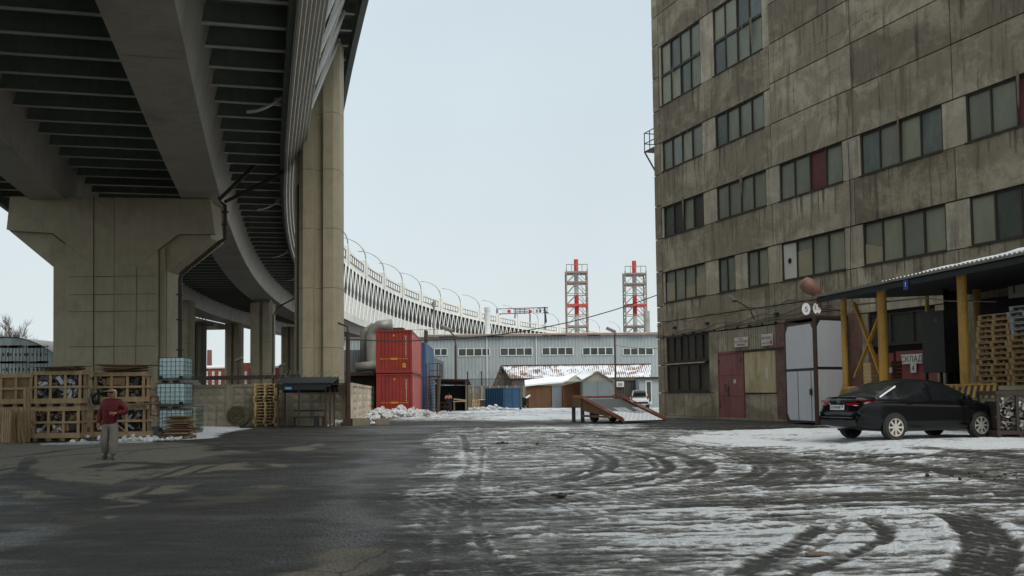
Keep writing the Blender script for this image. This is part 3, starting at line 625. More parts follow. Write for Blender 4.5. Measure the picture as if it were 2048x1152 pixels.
# dock bay behind the canopy: long window, red shutters, dark openings
window(18.3, 22.1, 3.25, 4.5, 3, glass='glass2')
hb('shutter', lambda m_: (m_.box(18.3, 19.75, .02, .2, 1.3, 2.9), m_.box(19.9, 22.1, .02, .2, 1.3, 2.95)), surf('dull_red_shutter', (.20, .045, .05), (.15, .03, .035), 1, .6, .05, streak=.3), each=True)
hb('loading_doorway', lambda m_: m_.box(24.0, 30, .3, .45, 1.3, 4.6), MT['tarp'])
hb('roller_shutter', lambda m_: [m_.box(25.2, 29.5, .2, .3, 1.4 + k * .14, 1.4 + k * .14 + .12) for k in range(22)], MT['greydark'])
def textT(s, z, off=-.03, up=0.):
    """letters on the hall front: x along the hall, facing the yard"""
    return FM @ Matrix.Translation((s, off, z)) @ Matrix.Rotation(R(90), 4, 'X')
# signs on the hall
def sign(s0, s1, z0, z1, label, lines, cat='sign', bg='whiteboard', frame_=None, off=-.06, name='wall_sign', group=None):
    p = FM @ Vector(((s0 + s1) / 2, off, z0)); t = thing(name, label, cat, tuple(p), group)
    m_ = M(FM); m_.box(s0, s1, off - .02, off, z0, z1, 0); m_.build('board', MT[bg], t)
    for (tx, sz, x, z, c) in lines:
        q = M(); q.text(tx, sz, textT(x, z, off - .024)); q.build('lettering', MT[c], t)
    return t
sign(8.32, 9.55, 3.67, 4.15, 'white wall sign with two red lines over a black line, above the faded red door', [('ВХОД', .13, 8.93, 4.05, 'red'), ('ПОСТОРОННИМ', .145, 8.93, 3.92, 'red'), ('ЗАПРЕЩЕН', .14, 8.93, 3.77, 'black')])
sg = sign(10.74, 11.66, 3.62, 4.18, 'white sign with black foreign lettering and a red hand, beside the brick pier', [('BOYARD', .2, 11.18, 3.98, 'black'), ('типа', .12, 10.95, 3.74, 'black'), ('DE', .2, 11.27, 3.76, 'red')])
hnd = M(FM)
for k, (x, h_) in enumerate(((11.46, .14), (11.50, .2), (11.54, .22), (11.58, .17))): hnd.box(x, x + .03, -.088, -.083, 3.68, 3.68 + h_)
hnd.build('hand_mark', MT['red'], sg)
sign(20.3, 21.45, 2.43, 2.8, 'white warehouse sign with large Cyrillic letters on the red shutter', [('СКЛАД', .33, 20.88, 2.6, 'black')])
sign(20.8, 21.1, 2.08, 2.42, 'small white plate with the figure four below the warehouse sign', [('4', .34, 20.95, 2.24, 'black')], off=-.058)
sign(25.9, 26.9, 4.5, 5.15, 'white plate with black figure one high in the dark dock bay', [('1', .6, 26.15, 4.82, 'black')], off=-.3)
# chalky scribble on the upper panels
sc_ = M(FM)
def chalk(pts, w=.03):
    for a, b in zip(pts, pts[1:]):
        p = FP(*a); q = FP(*b); sc_.beam((p[0], -.012, p[1]), (q[0], -.012, q[1]), w, .008, (0, 1, 0))
def cpx(x, y): return (1580 + x / 10.47, 10 + y / 10.47)
for ln in [[(540, 830), (620, 770), (800, 690), (1150, 500), (1350, 380), (1520, 290)], [(610, 680), (600, 920)], [(680, 790), (670, 1000)], [(740, 650), (738, 780)], [(845, 700), (848, 815)], [(1022, 490), (1035, 740)], [(1125, 400), (1145, 830)], [(1370, 260), (1365, 500)],
           [(1480, 190), (1630, 115), (1700, 140), (1740, 190), (1800, 150)], [(1670, 170), (1665, 310)], [(1740, 160), (1738, 250)], [(1430, 220), (1520, 270)], [(370, 1035), (440, 990)], [(390, 790), (455, 765), (460, 860)], [(940, 640), (940, 720), (980, 705)], [(505, 860), (510, 915)], [(610, 990), (760, 925)], [(715, 950), (715, 1060)]]:
    chalk([cpx(*p) for p in ln], .028)
sc_.build('chalk_marks', surf('chalk_scratch', (.33, .31, .27), (.22, .2, .17), 8, .9), hall)
rs_ = random.Random(19); sk_m = M(FM)
def drip(s, z, w_, L_):
    n_ = 6; L0 = []; R0 = []
    for i in range(n_ + 1):
        t = i / n_; ww = w_ * (1 - t) ** .6 * rs_.uniform(.7, 1.2) / 2; cx_ = s + rs_.uniform(-.012, .012); L0.append((cx_ - ww, -.0165 + t * .0, z - L_ * t)); R0.append((cx_ + ww, -.0165, z - L_ * t))
    sk_m.add(L0 + list(reversed(R0)), [tuple(range(2 * n_ + 2))])
for r in (4, 3, 2, 1):
    for bi, (a, b) in enumerate(BAYS[:5]):
        if r < 3 and bi > 1: continue
        for _ in range(9): drip(rs_.uniform(a - .1, b + .1), ROWS[r][0] - .055, rs_.uniform(.03, .14), rs_.uniform(.3, 1.5))
for _ in range(26): drip(rs_.uniform(1, 28), rs_.choice([16.19, 14.24, 18.13, 20.08, 12.36]) - .03, rs_.uniform(.05, .3), rs_.uniform(.4, 1.6))
sk_m.build('drip_stain', surf('soot_stain', (.165, .142, .108), (.135, .115, .088), 2.5, .95), hall)
# iron balcony at the far corner
bal = M(FM)
bz = 16.0; bl = -1.35
for (a, b) in ((0.1, bl), ): 
    bal.box(bl, 0, .1, 1.6, bz - .03, bz + .05)
    for z in (bz + .5, bz + 1.15): bal.tube([(0, .1, z + .0), (bl, .1, z), (bl, 1.6, z), (0, 1.6, z)], .03, 6)
    for x in (bl, bl / 2): 
        bal.tube([(x, .1, bz), (x, .1, bz + 1.15)], .03, 6); bal.tube([(x, 1.6, bz), (x, 1.6, bz + 1.15)], .03, 6)
    bal.tube([(bl, .1, bz), (0, .1, bz - 1.5)], .05, 6); bal.tube([(bl, 1.6, bz), (0, 1.6, bz - 1.5)], .05, 6)
bal.build('balcony', MT['darksteel'], hall)
# cables drooping along the front and their brackets
cab = M(FM); random.seed(5)
for z0, z1, ph in ((4.62, 5.1, 0), (4.68, 4.9, 1.3), (4.75, 5.3, 2.6), (5.45, 5.6, 4)):
    pts = []
    for k in range(61):
        s = .1 + k * 16 / 60; pts.append((s, -.10 - .03 * math.sin(ph + k), z0 + (z1 - z0) * k / 60 + .07 * math.sin(ph + s * 1.7) - .10 * abs(math.sin(s * .9 + ph))))
    cab.tube(pts, .018, 5)
for k in range(14): s = .9 + k * 1.1; cab.box(s, s + .02, -.12, 0, 4.6, 4.66 + .08 * random.random())
for s in (2.1, 5.6, 11.9): cab.box(s, s + .22, -.16, 0, 5.0, 5.14)
cab.tube([(17.5, -.05, 4.7), (17.4, -.06, 6.5), (17.55, -.05, 9), (17.5, -.05, 12)], .015, 5)
cab.build('cable', MT['blacksteel'], hall)
lt = M(FM); lt.tube([(10.15, -.05, 4.95), (10.1, -.3, 5.5), (9.75, -.8, 5.9)], .03, 6); 
l5 = thing('wall_lamp', 'small lamp on a bent arm fixed to the concrete front above the door signs', 'lamp', tuple(FM @ Vector((10.15, 0, 4.95))))
lt.build('arm', MT['rust'], l5); q = M(FM); q.obox((9.6, -.95, 6.02), (.5, .25, .12), Matrix.Rotation(R(35), 4, 'Y')); q.build('head', MT['galv'], l5)
# rusty panel strip beside the red door and warm stains on the apron
# ---------------------------------------------------------------- gate vestibule
gs = thing('gate', 'large white sheet-metal gate in a dark frame with one leaf swung open', 'gate', tuple(FM @ Vector((14, 0, 0))))
pA = P(1571, 700, 44.1); pA.z = 0; cA = P(1629, 700, 41.5); cA.z = 0; eB = P(1692, 700, 42.45); eB.z = 0
pA0 = FM @ Vector((14.2, .1, 0)); pD = FM @ Vector((17.0, .1, 0))
def leaf(a, b, z0, z1, name, mid, wicket):
    a = Vector(a); b = Vector(b); L = (b - a).length; ang = math.atan2(b.y - a.y, b.x - a.x); T = frame((a.x, a.y, 0), ang)
    f = M(T); t = .09
    f.box(0, L, 0, .06, z0, z1)
    lf = f.build(name, MT['purplesteel'], gs)
    def cham(x0, x1, a0, a1, cut, mt, bl, br, tl, tr):
        c = cut; pts = [(x0 + (c if bl else 0), a0), (x1 - (c if br else 0), a0), (x1, a0 + (c * 1.3 if br else 0)), (x1, a1 - (c * 1.3 if tr else 0)), (x1 - (c if tr else 0), a1), (x0 + (c if tl else 0), a1), (x0, a1 - (c * 1.3 if tl else 0)), (x0, a0 + (c * 1.3 if bl else 0))]
        g = M(T); g.prism(pts, 0, .02, T=Matrix.Translation((0, -.001, 0)) @ Matrix.Rotation(R(90), 4, 'X')); g.build('sheet', mt, lf)
    cut = .22
    cham(t, L - t, mid + .06, z1 - t, cut, MT['gatewhite'], 0, 0, 1, 1)
    if wicket:
        x1 = t + (L - 2 * t) * .42; x2 = t + (L - 2 * t) * .9
        cham(t, x1 - .04, z0 + t, mid - .06, cut, MT['gatewhite'], 1, 0, 0, 0); cham(x1 + .04, x2 - .04, z0 + t, mid - .06, cut, MT['gatewhite'], 0, 0, 0, 0); cham(x2 + .04, L - t, z0 + t, mid - .06, 0, MT['gatewhite'], 0, 0, 0, 0)
        k = M(T); k.box(x2 - .1, x2 + .1, -.06, 0, 1.25, 1.5); k.tube([(x2 + .18, -.1, 1.2), (x2 + .18, -.1, 1.6)], .015, 6); k.build('lock', MT['blacksteel'], lf)
    else: cham(t, L - t, z0 + t, mid - .06, cut, MT['gatewhite'], 1, 1, 0, 0)
leaf(pA, cA, .08, 4.32, 'gate_leaf', 2.32, True)
# the second leaf runs from the near corner back toward the wall
leaf(cA + Vector((.05, 0, 0)), eB, .02, 4.45, 'gate_leaf', 2.36, False)
q = M(); ca = Vector((cA.x, cA.y, 0)); q.box(ca.x - .06, ca.x + .06, ca.y - .1, ca.y + .02, 0, 4.5); q.build('post', MT['rust'], gs)
rf = M(); rf.prism([(pA.x, pA.y), (cA.x, cA.y), (eB.x, eB.y), (pD.x, pD.y), (pA0.x, pA0.y)], 4.46, 4.56); rf.build('roof', MT['rust'], gs)
sdp = M(); sdp.beam((pA.x, pA.y, 2.2), (pA0.x, pA0.y, 2.2), .06, 4.3); sdp.build('side_panel', MT['purplesteel'], gs)
# ---------------------------------------------------------------- double-deck viaduct
KY = np.array([-90, -60, -30, 0, 27, 53, 77, 110, 141, 170, 200, 222, 251, 281, 308, 335, 360, 380, 400.])
KX = np.array([22.8, 15.5, 8.3, 1.0, -5.7, -12.1, -17.2, -22.1, -24, -23.3, -20.4, -16.6, -9.5, -.2, 11.5, 25.5, 41, 55.5, 72])
def _spline(xs, ys):
    n = len(xs); h = np.diff(xs); A = np.zeros((n, n)); b = np.zeros(n); A[0, 0] = A[-1, -1] = 1
    for i in range(1, n - 1):
        A[i, i - 1] = h[i - 1]; A[i, i] = 2 * (h[i - 1] + h[i]); A[i, i + 1] = h[i]; b[i] = 6 * ((ys[i + 1] - ys[i]) / h[i] - (ys[i] - ys[i - 1]) / h[i - 1])
    m_ = np.linalg.solve(A, b)
    def f(x):
        i = np.clip(np.searchsorted(xs, x) - 1, 0, n - 2); t0 = xs[i + 1] - x; t1 = x - xs[i]
        return m_[i] * t0 ** 3 / (6 * h[i]) + m_[i + 1] * t1 ** 3 / (6 * h[i]) + (ys[i] / h[i] - m_[i] * h[i] / 6) * t0 + (ys[i + 1] / h[i] - m_[i + 1] * h[i] / 6) * t1
    return f
EX = _spline(KY, KX)
_yy = np.linspace(-70, 395, 4000); _xx = EX(_yy)
_xx = np.convolve(np.pad(_xx, 60, 'reflect', reflect_type='odd'), np.ones(121) / 121, 'valid')
_s = np.concatenate([[0], np.cumsum(np.hypot(np.diff(_xx), np.diff(_yy)))])
_tx = np.gradient(_xx, _s); _ty = np.gradient(_yy, _s)
def s_of_y(y): return float(np.interp(y, _yy, _s))
SMAX = _s[-1]
def widen(y): 
    t = min(max((y - 55) / 90, 0), 1); t = t * t * (3 - 2 * t); return 1 + .35 * t
def C(s, off, z, wide=True):
    x = np.interp(s, _s, _xx); y = np.interp(s, _s, _yy); tx = np.interp(s, _s, _tx); ty = np.interp(s, _s, _ty); l = math.hypot(tx, ty)
    if wide and off > 0: off *= widen(y)
    return (x - ty / l * off, y + tx / l * off, z)
def upoff(s):
    y = np.interp(s, _s, _yy); t = min(max((y - 60) / 70, 0), 1); t = t * t * (3 - 2 * t); return -3.6 * (1 - t) - 1.3 * t * 0 - .0
def sweep(m_, prof, s0, s1, step, mi=0, wide=True, offf=None):
    n = max(2, int((s1 - s0) / step) + 1); ss_ = np.linspace(s0, s1, n); k = len(prof); vs = []
    for s in ss_:
        d = offf(s) if offf else 0
        vs += [C(s, o + d, z, wide) for o, z in prof]
    fs = [(i * k + j, i * k + (j + 1) % k, (i + 1) * k + (j + 1) % k, (i + 1) * k + j) for i in range(n - 1) for j in range(k)]
    fs += [tuple(range(k)), tuple(range((n - 1) * k, n * k))[::-1]]
    m_.add(vs, fs, mi)
via = thing('viaduct', 'huge double-deck road viaduct curving away over the yard with white lattice side', 'viaduct', (-12, 53, 0))
S0 = s_of_y(-20); S1 = s_of_y(385); SN = s_of_y(12)
ZB = 12.3; ZR = 14.0; ZD = 14.7
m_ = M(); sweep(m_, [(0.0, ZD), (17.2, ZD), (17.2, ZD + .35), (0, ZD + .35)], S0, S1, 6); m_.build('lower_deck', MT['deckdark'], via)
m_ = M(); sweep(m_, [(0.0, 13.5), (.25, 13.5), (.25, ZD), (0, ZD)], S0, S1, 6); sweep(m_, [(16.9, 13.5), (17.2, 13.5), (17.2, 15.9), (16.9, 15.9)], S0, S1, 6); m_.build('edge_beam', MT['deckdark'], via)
for a, b, c, d in ((2.9, 3.4, 5.5, 6.0), (11.3, 11.65, 13.5, 13.9)):
    m_ = M(); sweep(m_, [(b, ZB), (c, ZB), (d, ZD), (a, ZD)], S0, S1, 5); g_ = m_.build('box_girder', MT['steelgrey'], via)
    sm = M()
    s = S0 + 3
    while s < s_of_y(120):
        sm.add([C(s, b + .02, ZB - .006), C(s, c - .02, ZB - .006), C(s + .04, c - .02, ZB - .006), C(s + .04, b + .02, ZB - .006)], [(0, 1, 2, 3)]); s += 8.5
    sm.build('weld_seam', MT['deckdark'], g_)
# cross ribs: the hundred nearest as parts, the rest as one
def rib_at(m_, s, only=None):
    for o0, o1 in ((.25, 3.05), (5.9, 11.4), (13.8, 16.9)) if only is None else (((.25, 3.05), (5.9, 11.4), (13.8, 16.9))[only],):
        a = C(s, o0, 0); b = C(s, o1, 0)
        m_.beam((a[0], a[1], (ZR + ZD) / 2), (b[0], b[1], (ZR + ZD) / 2), .03, ZD - ZR, mi=0)
        m_.beam((a[0], a[1], ZR - .015), (b[0], b[1], ZR - .015), .26, .03, mi=1)
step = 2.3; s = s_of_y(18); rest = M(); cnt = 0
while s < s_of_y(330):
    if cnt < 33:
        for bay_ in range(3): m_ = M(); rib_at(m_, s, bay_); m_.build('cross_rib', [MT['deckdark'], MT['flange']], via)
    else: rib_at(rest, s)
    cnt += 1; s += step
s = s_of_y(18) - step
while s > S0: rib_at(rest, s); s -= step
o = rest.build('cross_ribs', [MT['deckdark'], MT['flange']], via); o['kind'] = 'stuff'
# parapet cladding of the lower deck: sloping sheet with long ribs
m_ = M(); sweep(m_, [(0.05, 13.3), (-1.0, 14.9), (-1.1, 16.1), (-1.2, 16.1), (-1.1, 14.85), (0.05, 13.15)], S0, s_of_y(135), 4, wide=False)
for k in range(7):
    t = k / 6; o_ = -.0 - 1.02 * t; z = 13.22 + 1.60 * t; sweep(m_, [(o_ + .0, z - .03), (o_ - .10, z - .04), (o_ - .13, z + .07), (o_ - .04, z + .1)], S0, s_of_y(135), 4, wide=False, mi=1)
m_.build('parapet_cladding', [MT['deckdark'], surf('cladding_rib', (.62, .56, .46), (.45, .4, .34), 1, .5)], via)
m_ = M(); sweep(m_, [(0.0, 12.55), (.15, 12.55), (-.1, 16.1), (-.25, 16.1)], s_of_y(125), S1, 5, wide=False); m_.build('white_parapet', MT['white_fascia'], via)
# dark sheet added so the gap between the decks reads as shaded
m_ = M(); sweep(m_, [(1.2, 16), (1.3, 16), (1.3, 20.3), (1.2, 20.3)], s_of_y(60), S1, 5, wide=False); m_.build('dark_void_sheet', MT['screen'], via)
# crescent brackets under the parapet
for y in (20, 41, 62.5, 84, 101, 119):
    s = s_of_y(y); m_ = M(); pts = [C(s, 1.7 - 3.0 * t, 13.15 + 2.6 * t ** 1.8, False) for t in np.linspace(0, 1, 9)]
    for a, b in zip(pts, pts[1:]): m_.beam(a, b, .3, .06)
    for t in (.35, .5, .65): q = C(s + .3, 1.5 - 3.0 * t, 13.3 + 2.6 * t ** 1.8, False); m_.box(q[0] - .12, q[0] + .12, q[1] - .12, q[1] + .12, q[2] - .1, q[2] + .2)
    m_.build('bracket', MT['flange'], via)
# upper deck
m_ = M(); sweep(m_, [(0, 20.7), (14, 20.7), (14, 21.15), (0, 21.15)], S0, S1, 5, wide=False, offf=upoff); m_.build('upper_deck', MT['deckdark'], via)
m_ = M(); s = s_of_y(14)
k_ = 0
while s < s_of_y(150):
    u_ = upoff(s); a = C(s, u_ + .3, 0, False); b = C(s, u_ + 9, 0, False); m_.beam((a[0], a[1], 20.45), (b[0], b[1], 20.45), .03, .48); m_.beam((a[0], a[1], 20.2), (b[0], b[1], 20.2), .24, .03, mi=1); s += 2.3
m_.build('upper_ribs', [MT['deckdark'], MT['flange']], via)
m_ = M(); sweep(m_, [(-.15, 20.0), (.15, 20.0), (.1, 21.2), (-.15, 21.2)], S0, s_of_y(128), 4, wide=False, offf=upoff); sweep(m_, [(2.2, 19.6), (2.5, 19.6), (2.5, 20.4), (2.2, 20.4)], S0, s_of_y(128), 5, wide=False, offf=upoff); m_.build('upper_edge_beam', MT['deckdark'], via)
# far bays: fascia, window row, scalloped top, arched lamp arm, lattice
s = s_of_y(128); BAY = 16.0; nb = 0
OF = -.35
while s + BAY < S1:
    m_ = M(); u0_ = upoff(s) + OF
    n = 8
    for i in range(n):
        a = s + BAY * i / n; b = s + BAY * (i + 1) / n; o1, o2 = upoff(a) + OF, upoff(b) + OF
        def top(x):
            t = ((x - s) / BAY) % 1.0; return 23.5 - 1.0 * math.sin(math.pi * min(max(t, 0), 1)) ** .6 if 0 < t < 1 else 23.5
        A = C(a, o1, 0, False); B = C(b, o2, 0, False)
        def wall(z0, z1, z1b=None, th=.12):
            z1b = z1 if z1b is None else z1b; nx = (B[1] - A[1]); ny = -(B[0] - A[0]); l_ = math.hypot(nx, ny); nx *= th / l_; ny *= th / l_
            vs = [(A[0], A[1], z0), (B[0], B[1], z0), (B[0], B[1], z1b), (A[0], A[1], z1)]; vs += [(x - nx, y - ny, z) for x, y, z in vs]
            m_.add(vs, [(0, 1, 2, 3), (7, 6, 5, 4), (0, 4, 5, 1), (1, 5, 6, 2), (2, 6, 7, 3), (3, 7, 4, 0)])
        wall(20.2, 21.05); 
        if i in (0, n - 1): wall(21.05, top(a), top(b if i < n - 1 else b - .001))
        else: wall(22.25, top(a), top(b))
        if i == 0: pass
    pn = m_.build('barrier_panel', MT['white_fascia'], via)
    w2 = M()
    for i in range(7):
        a = s + BAY * (1 + i) / 8; A = C(a, upoff(a) + OF + .02, 0, False); w2.box(A[0] - .06, A[0] + .06, A[1] - .06, A[1] + .06, 21.0, 22.3)
    for z in (21.1, 22.2):
        A = C(s + BAY / 8, upoff(s) + OF - .02, z, False); B = C(s + BAY * 7 / 8, upoff(s + BAY) + OF - .02, z, False); w2.beam(A, B, .1, .12)
    w2.build('window_frame', surf('rusty_window_grid', (.22, .15, .10), None, 2, .7) if nb == 0 else bpy.data.materials['rusty_window_grid'], pn)
    if nb == 0: MT['screenpale'] = surf('hazy_screen', (.5, .42, .3), (.56, .5, .4), 1.5, .6)
    w3 = M(); A = C(s + BAY / 8, upoff(s) + 3, 0, False); B = C(s + BAY * 7 / 8, upoff(s + BAY) + 3, 0, False); w3.beam((A[0], A[1], 21.35), (B[0], B[1], 21.35), .1, .6); w3.build('crash_rail', MT['screenpale'], pn)
    # arched arm
    m_ = M(); pts = []
    u1 = upoff(s) + OF
    for t in np.linspace(0, 1, 12):
        an = t * math.pi / 2 * .92; pts.append(C(s, u1 + 4.9 * (1 - math.cos(an)), 20.3 + (3.2 if t > 0 else 0) + 3.6 * math.sin(an), False))
    m_.tube(pts, [.10] * 4 + [.06] * 4 + [.045] * 4, 6); q = Vector(pts[-1]); m_.obox(q, (.7, .25, .08), Matrix.Identity(3)); m_.build('lamp_arm', MT['duct'], via)
    # lattice between the decks: leaning white bars crossing
    m_ = M(); nd = 5
    for i in range(nd):
        for sg_ in (1, -1):
            a = s + BAY * (i + (0 if sg_ == 1 else 1)) / nd; b = s + BAY * (i + (1 if sg_ == 1 else 0)) / nd; mid = (a + b) / 2
            pa = C(a, upoff(a) - .55, 20.25, False); pb = C(mid, upoff(mid) - .5, 16.8, False); pc = C(b * .6 + mid * .4, upoff(b) - .35, 13.4, False)
            m_.tube([pa, pb, pc], [.10, .09, .07], 5)
    m_.build('lattice', MT['lattice'], via)
    # dark piers of the opening framed by pale columns
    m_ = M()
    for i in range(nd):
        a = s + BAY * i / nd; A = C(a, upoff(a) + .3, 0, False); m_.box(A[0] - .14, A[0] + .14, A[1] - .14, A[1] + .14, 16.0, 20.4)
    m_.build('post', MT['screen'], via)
    s += BAY; nb += 1
# near lattice seen edge-on between the decks
m_ = M(); s = s_of_y(22)
while s < s_of_y(126):
    a = C(s, -1.25, 15.9, False); b = C(s + 2, upoff(s) * .6 - .6, 20.2, False); c = C(s + 4, -1.25, 15.9, False); m_.tube([a, b, c], .08, 5); s += 4
m_.build('near_lattice', MT['lattice'], via)
# ------------------------------------------------ piers
def lobed(cx, cy, w, d, ang, z0, z1, mat, joints=(), name='bridge_pier', label='', group=None, groove=.28, cap=None):
    """two chamfered lobes with a groove between, seen on every concrete pier here"""
    t = thing(name, label, 'bridge pier', (cx, cy, 0), group); T = frame((cx, cy, 0), ang)
    h = w / 2; g2 = groove / 2; ch = min(.32, w * .13); dd = d / 2
    poly = [(-h + ch, -dd), (-g2 - .05, -dd), (-g2, -dd + .35), (g2, -dd + .35), (g2 + .05, -dd), (h - ch, -dd), (h, -dd + ch * 1.2), (h, dd - ch), (h - ch, dd), (-h + ch, dd), (-h, dd - ch), (-h, -dd + ch * 1.2)]
    m_ = M(T); m_.prism(poly, z0, z1); m_.build('shaft', mat, t)
    if joints:
        j = M(T); 
        for z in joints: j.prism([(x * 1.004, y * 1.004) for x, y in poly], z, z + .025)
        j.build('joint', MT['pierjoint'], t)
    return t, T
G2 = 'concrete piers under the viaduct'
# tall pillar by the fence, reaching the upper deck
pc = P(640, 750, 51.2)
t, T = lobed(-9.98, 52.3, 2.12, 1.9, R(0), 0, 20.15, MT['pier'], (3.9, 7.0, 10.1, 13.2, 16.2), 'tall_pier', 'tallest grooved concrete pier rising past the lower deck beside the fence', groove=.42)
sm = M(T); sm.box(-1.35, -1.07, -.3, .8, 0, 15.0); sm.build('side_rib', MT['pier'], t)
sm = M(T); sm.tube([(-1.14, -.5, .5), (-1.14, -.5, 12.5)], .05, 6); sm.build('downpipe', MT['blacksteel'], t)
# T-shaped pier on the left
yT = 54.0
def tx(x, y): p = P(x, y, yT); return (p.x, p.z)
tp = thing('hammerhead_pier', 'massive pale concrete pier with a wide flared head carrying the lower deck', 'bridge pier', (tx(230, 700)[0], yT + 1.6, 0))
out = [tx(*p) for p in ((104, 800), (104, 535), (13, 460), (21, 393), (412, 398), (418, 474), (330, 541), (329, 800))]
out[0] = (out[0][0], 0); out[-1] = (out[-1][0], 0)
def slab(m_, poly, y0, y1): m_.prism(poly, 0, y1 - y0, T=Matrix.Translation((0, y1, 0)) @ Matrix.Rotation(R(90), 4, 'X'))
m_ = M(); slab(m_, out, yT + .35, yT + 2.7); m_.build('core', MT['pier'], tp)
# front skin: centre shaft plus the sunken haunches beside it
f1 = [tx(*p) for p in ((130, 800), (130, 535), (104, 464), (35, 463), (13, 459), (21, 393), (187, 394), (187, 800))]; f1[0] = (f1[0][0], 0); f1[-1] = (f1[-1][0], 0)
fr = M()
def front(pts, y=yT, dep=.36):
    q = [tx(*p) if p[1] < 799 else (tx(p[0], 790)[0], 0.) for p in pts]; slab(fr, q, y, yT + dep)
front([(20, 393), (186.3, 394), (186.3, 530), (106, 466), (37, 462), (13, 459)]); front([(187.9, 394), (227.2, 395), (227.2, 800), (187.9, 800)], yT + .05)
front([(228.8, 395), (420, 398), (430, 468), (356, 468), (276, 530), (228.8, 530)]); front([(131, 486.3), (186.3, 530.5), (186.3, 800), (131, 800)], yT + .001)
front([(228.8, 530.2), (276, 530.2), (316, 500), (316, 800), (228.8, 800)], yT + .002)
fr.build('front_face', MT['pier'], tp)
sd = M()
for pts in (((104, 470), (130, 490), (130, 800), (104, 800)), ((317, 500), (328, 490), (328, 540), (328, 800), (317, 800))):
    q = [tx(*p) if p[1] < 799 else (tx(p[0], 790)[0], 0.) for p in pts]; slab(sd, q, yT + .18, yT + .37)
sd.each('chamfer_strip', MT['pier'], tp)
jm = M()
for y in (554, 590, 624, 694): 
    a = tx(104, y); b = tx(360, y); jm.box(a[0] + .9, b[0] - 1.3, yT - .004, yT + .01, a[1] - .015, a[1] + .015)
for x in (273,): a = tx(x, 535); jm.box(a[0], a[0] + .03, yT - .003, yT + .02, .5, a[1])
for x in (186.4, 227.5, 229): a = tx(x, 400); jm.box(a[0] - .02, a[0] + .02, yT + .25, yT + .34, .5, a[1])
jm.build('joint', MT['pierjoint'], tp)
st = M(); rr = random.Random(3)
bx_ = M()
for x in (45, 400): a = tx(x, 394); bx_.box(a[0] - .7, a[0] + .7, yT + .8, yT + 2.2, a[1], ZB + .02); 
bx_.each('bearing', MT['deckdark'], tp)
dp = M(); pts = [tx(*p) for p in ((440, 400), (452, 412), (452, 478), (440, 486), (364, 548), (362, 560), (362, 785))]
dp.tube([(-13.7, yT - .2, 14.2)] + [(x, yT - .15, z) for x, z in pts], .11, 8)
for (x, y) in ((452, 425), (452, 450), (430, 495), (400, 520), (380, 535), (362, 590), (362, 640), (362, 700)):
    a = tx(x, y); dp.box(a[0] - .16, a[0] + .16, yT - .3, yT + .0, a[1] - .04, a[1] + .04)
dp.tube([(tx(452, 405)[0], yT - .2, tx(452, 405)[1]), (-12.4, yT - 1.2, 13.2), (-11.4, yT - 1.0, 14.5)], .1, 8); dp.build('downpipe', MT['darksteel'], tp)
for i, (x0, x1, ytop, Y, lab, zt) in enumerate((
    (497, 541, 605, 110.5, 'grooved concrete pier with a thin pipe on its side beyond the fence', None),
    (447, 479, 645, 147, 'slim distant concrete pier between the white lamp and the brick block', None),
    (560, 592, 653, 155, 'distant concrete pier half hidden by the tall pillar', None),
    (340, 376, 600, 112, 'concrete pier squeezed against the right side of the flared pier', None))):
    a = P(x0, 760, Y); b = P(x1, 760, Y); zt = P((x0 + x1) / 2, ytop, Y).z
    t, T = lobed((a.x + b.x) / 2, Y + 1.4, b.x - a.x, 2.6, R(4), 0, zt, MT['pier'], (4, 7.5), 'bridge_pier', lab, G2, groove=.3)
    q = M(T); q.box(-.9, .9, -.6, .6, zt, ZB + .05 if i != 0 else ZB + .02); q.build('bearing', MT['deckdark'], t)
    if i == 0:
        q = M(T); q.tube([(1.35, -1.3, 0), (1.35, -1.3, 10.5), (1.9, -.8, 11.5), (5.2, 0, 13.4)], .09, 6); q.build('downpipe', MT['darksteel'], t)
a = P(375, 760, 134); b = P(403, 760, 134)
t, T = lobed((a.x + b.x) / 2, 135.4, b.x - a.x, 2, 0, 0, 11.2, surf('dark_pier', (.13, .125, .1), (.1, .095, .08), 1, .85), (), 'capped_pier', 'dark distant pier with a flat capital carrying a slip road', groove=.5)
q = M(T); q.prism([(-1.3, -1.4), (1.3, -1.4), (1.6, -1.6), (1.6, 1.6), (-1.6, 1.6), (-1.6, -1.6)], 11.2, 11.7); q.build('capital', MT['darksteel'], t)
rd = thing('slip_road', 'short piece of slip road deck with a railing behind the left pier', 'ramp road', (-46, 137, 11.7)); q = M(); 
a = P(345, 640, 137); b = P(420, 648, 150); q.beam((a.x, a.y, 12.2), (b.x, b.y, 12.0), 5, .8); q.build('deck', MT['steelgrey'], rd)
q = M()
for k in range(12): p_ = Vector((a.x, a.y - 2.2, 12.6)).lerp(Vector((b.x, b.y - 2.2, 12.4)), k / 11); q.tube([p_, p_ + Vector((0, 0, 1.6))], .08, 5)
q.build('railing', MT['duct'], rd)
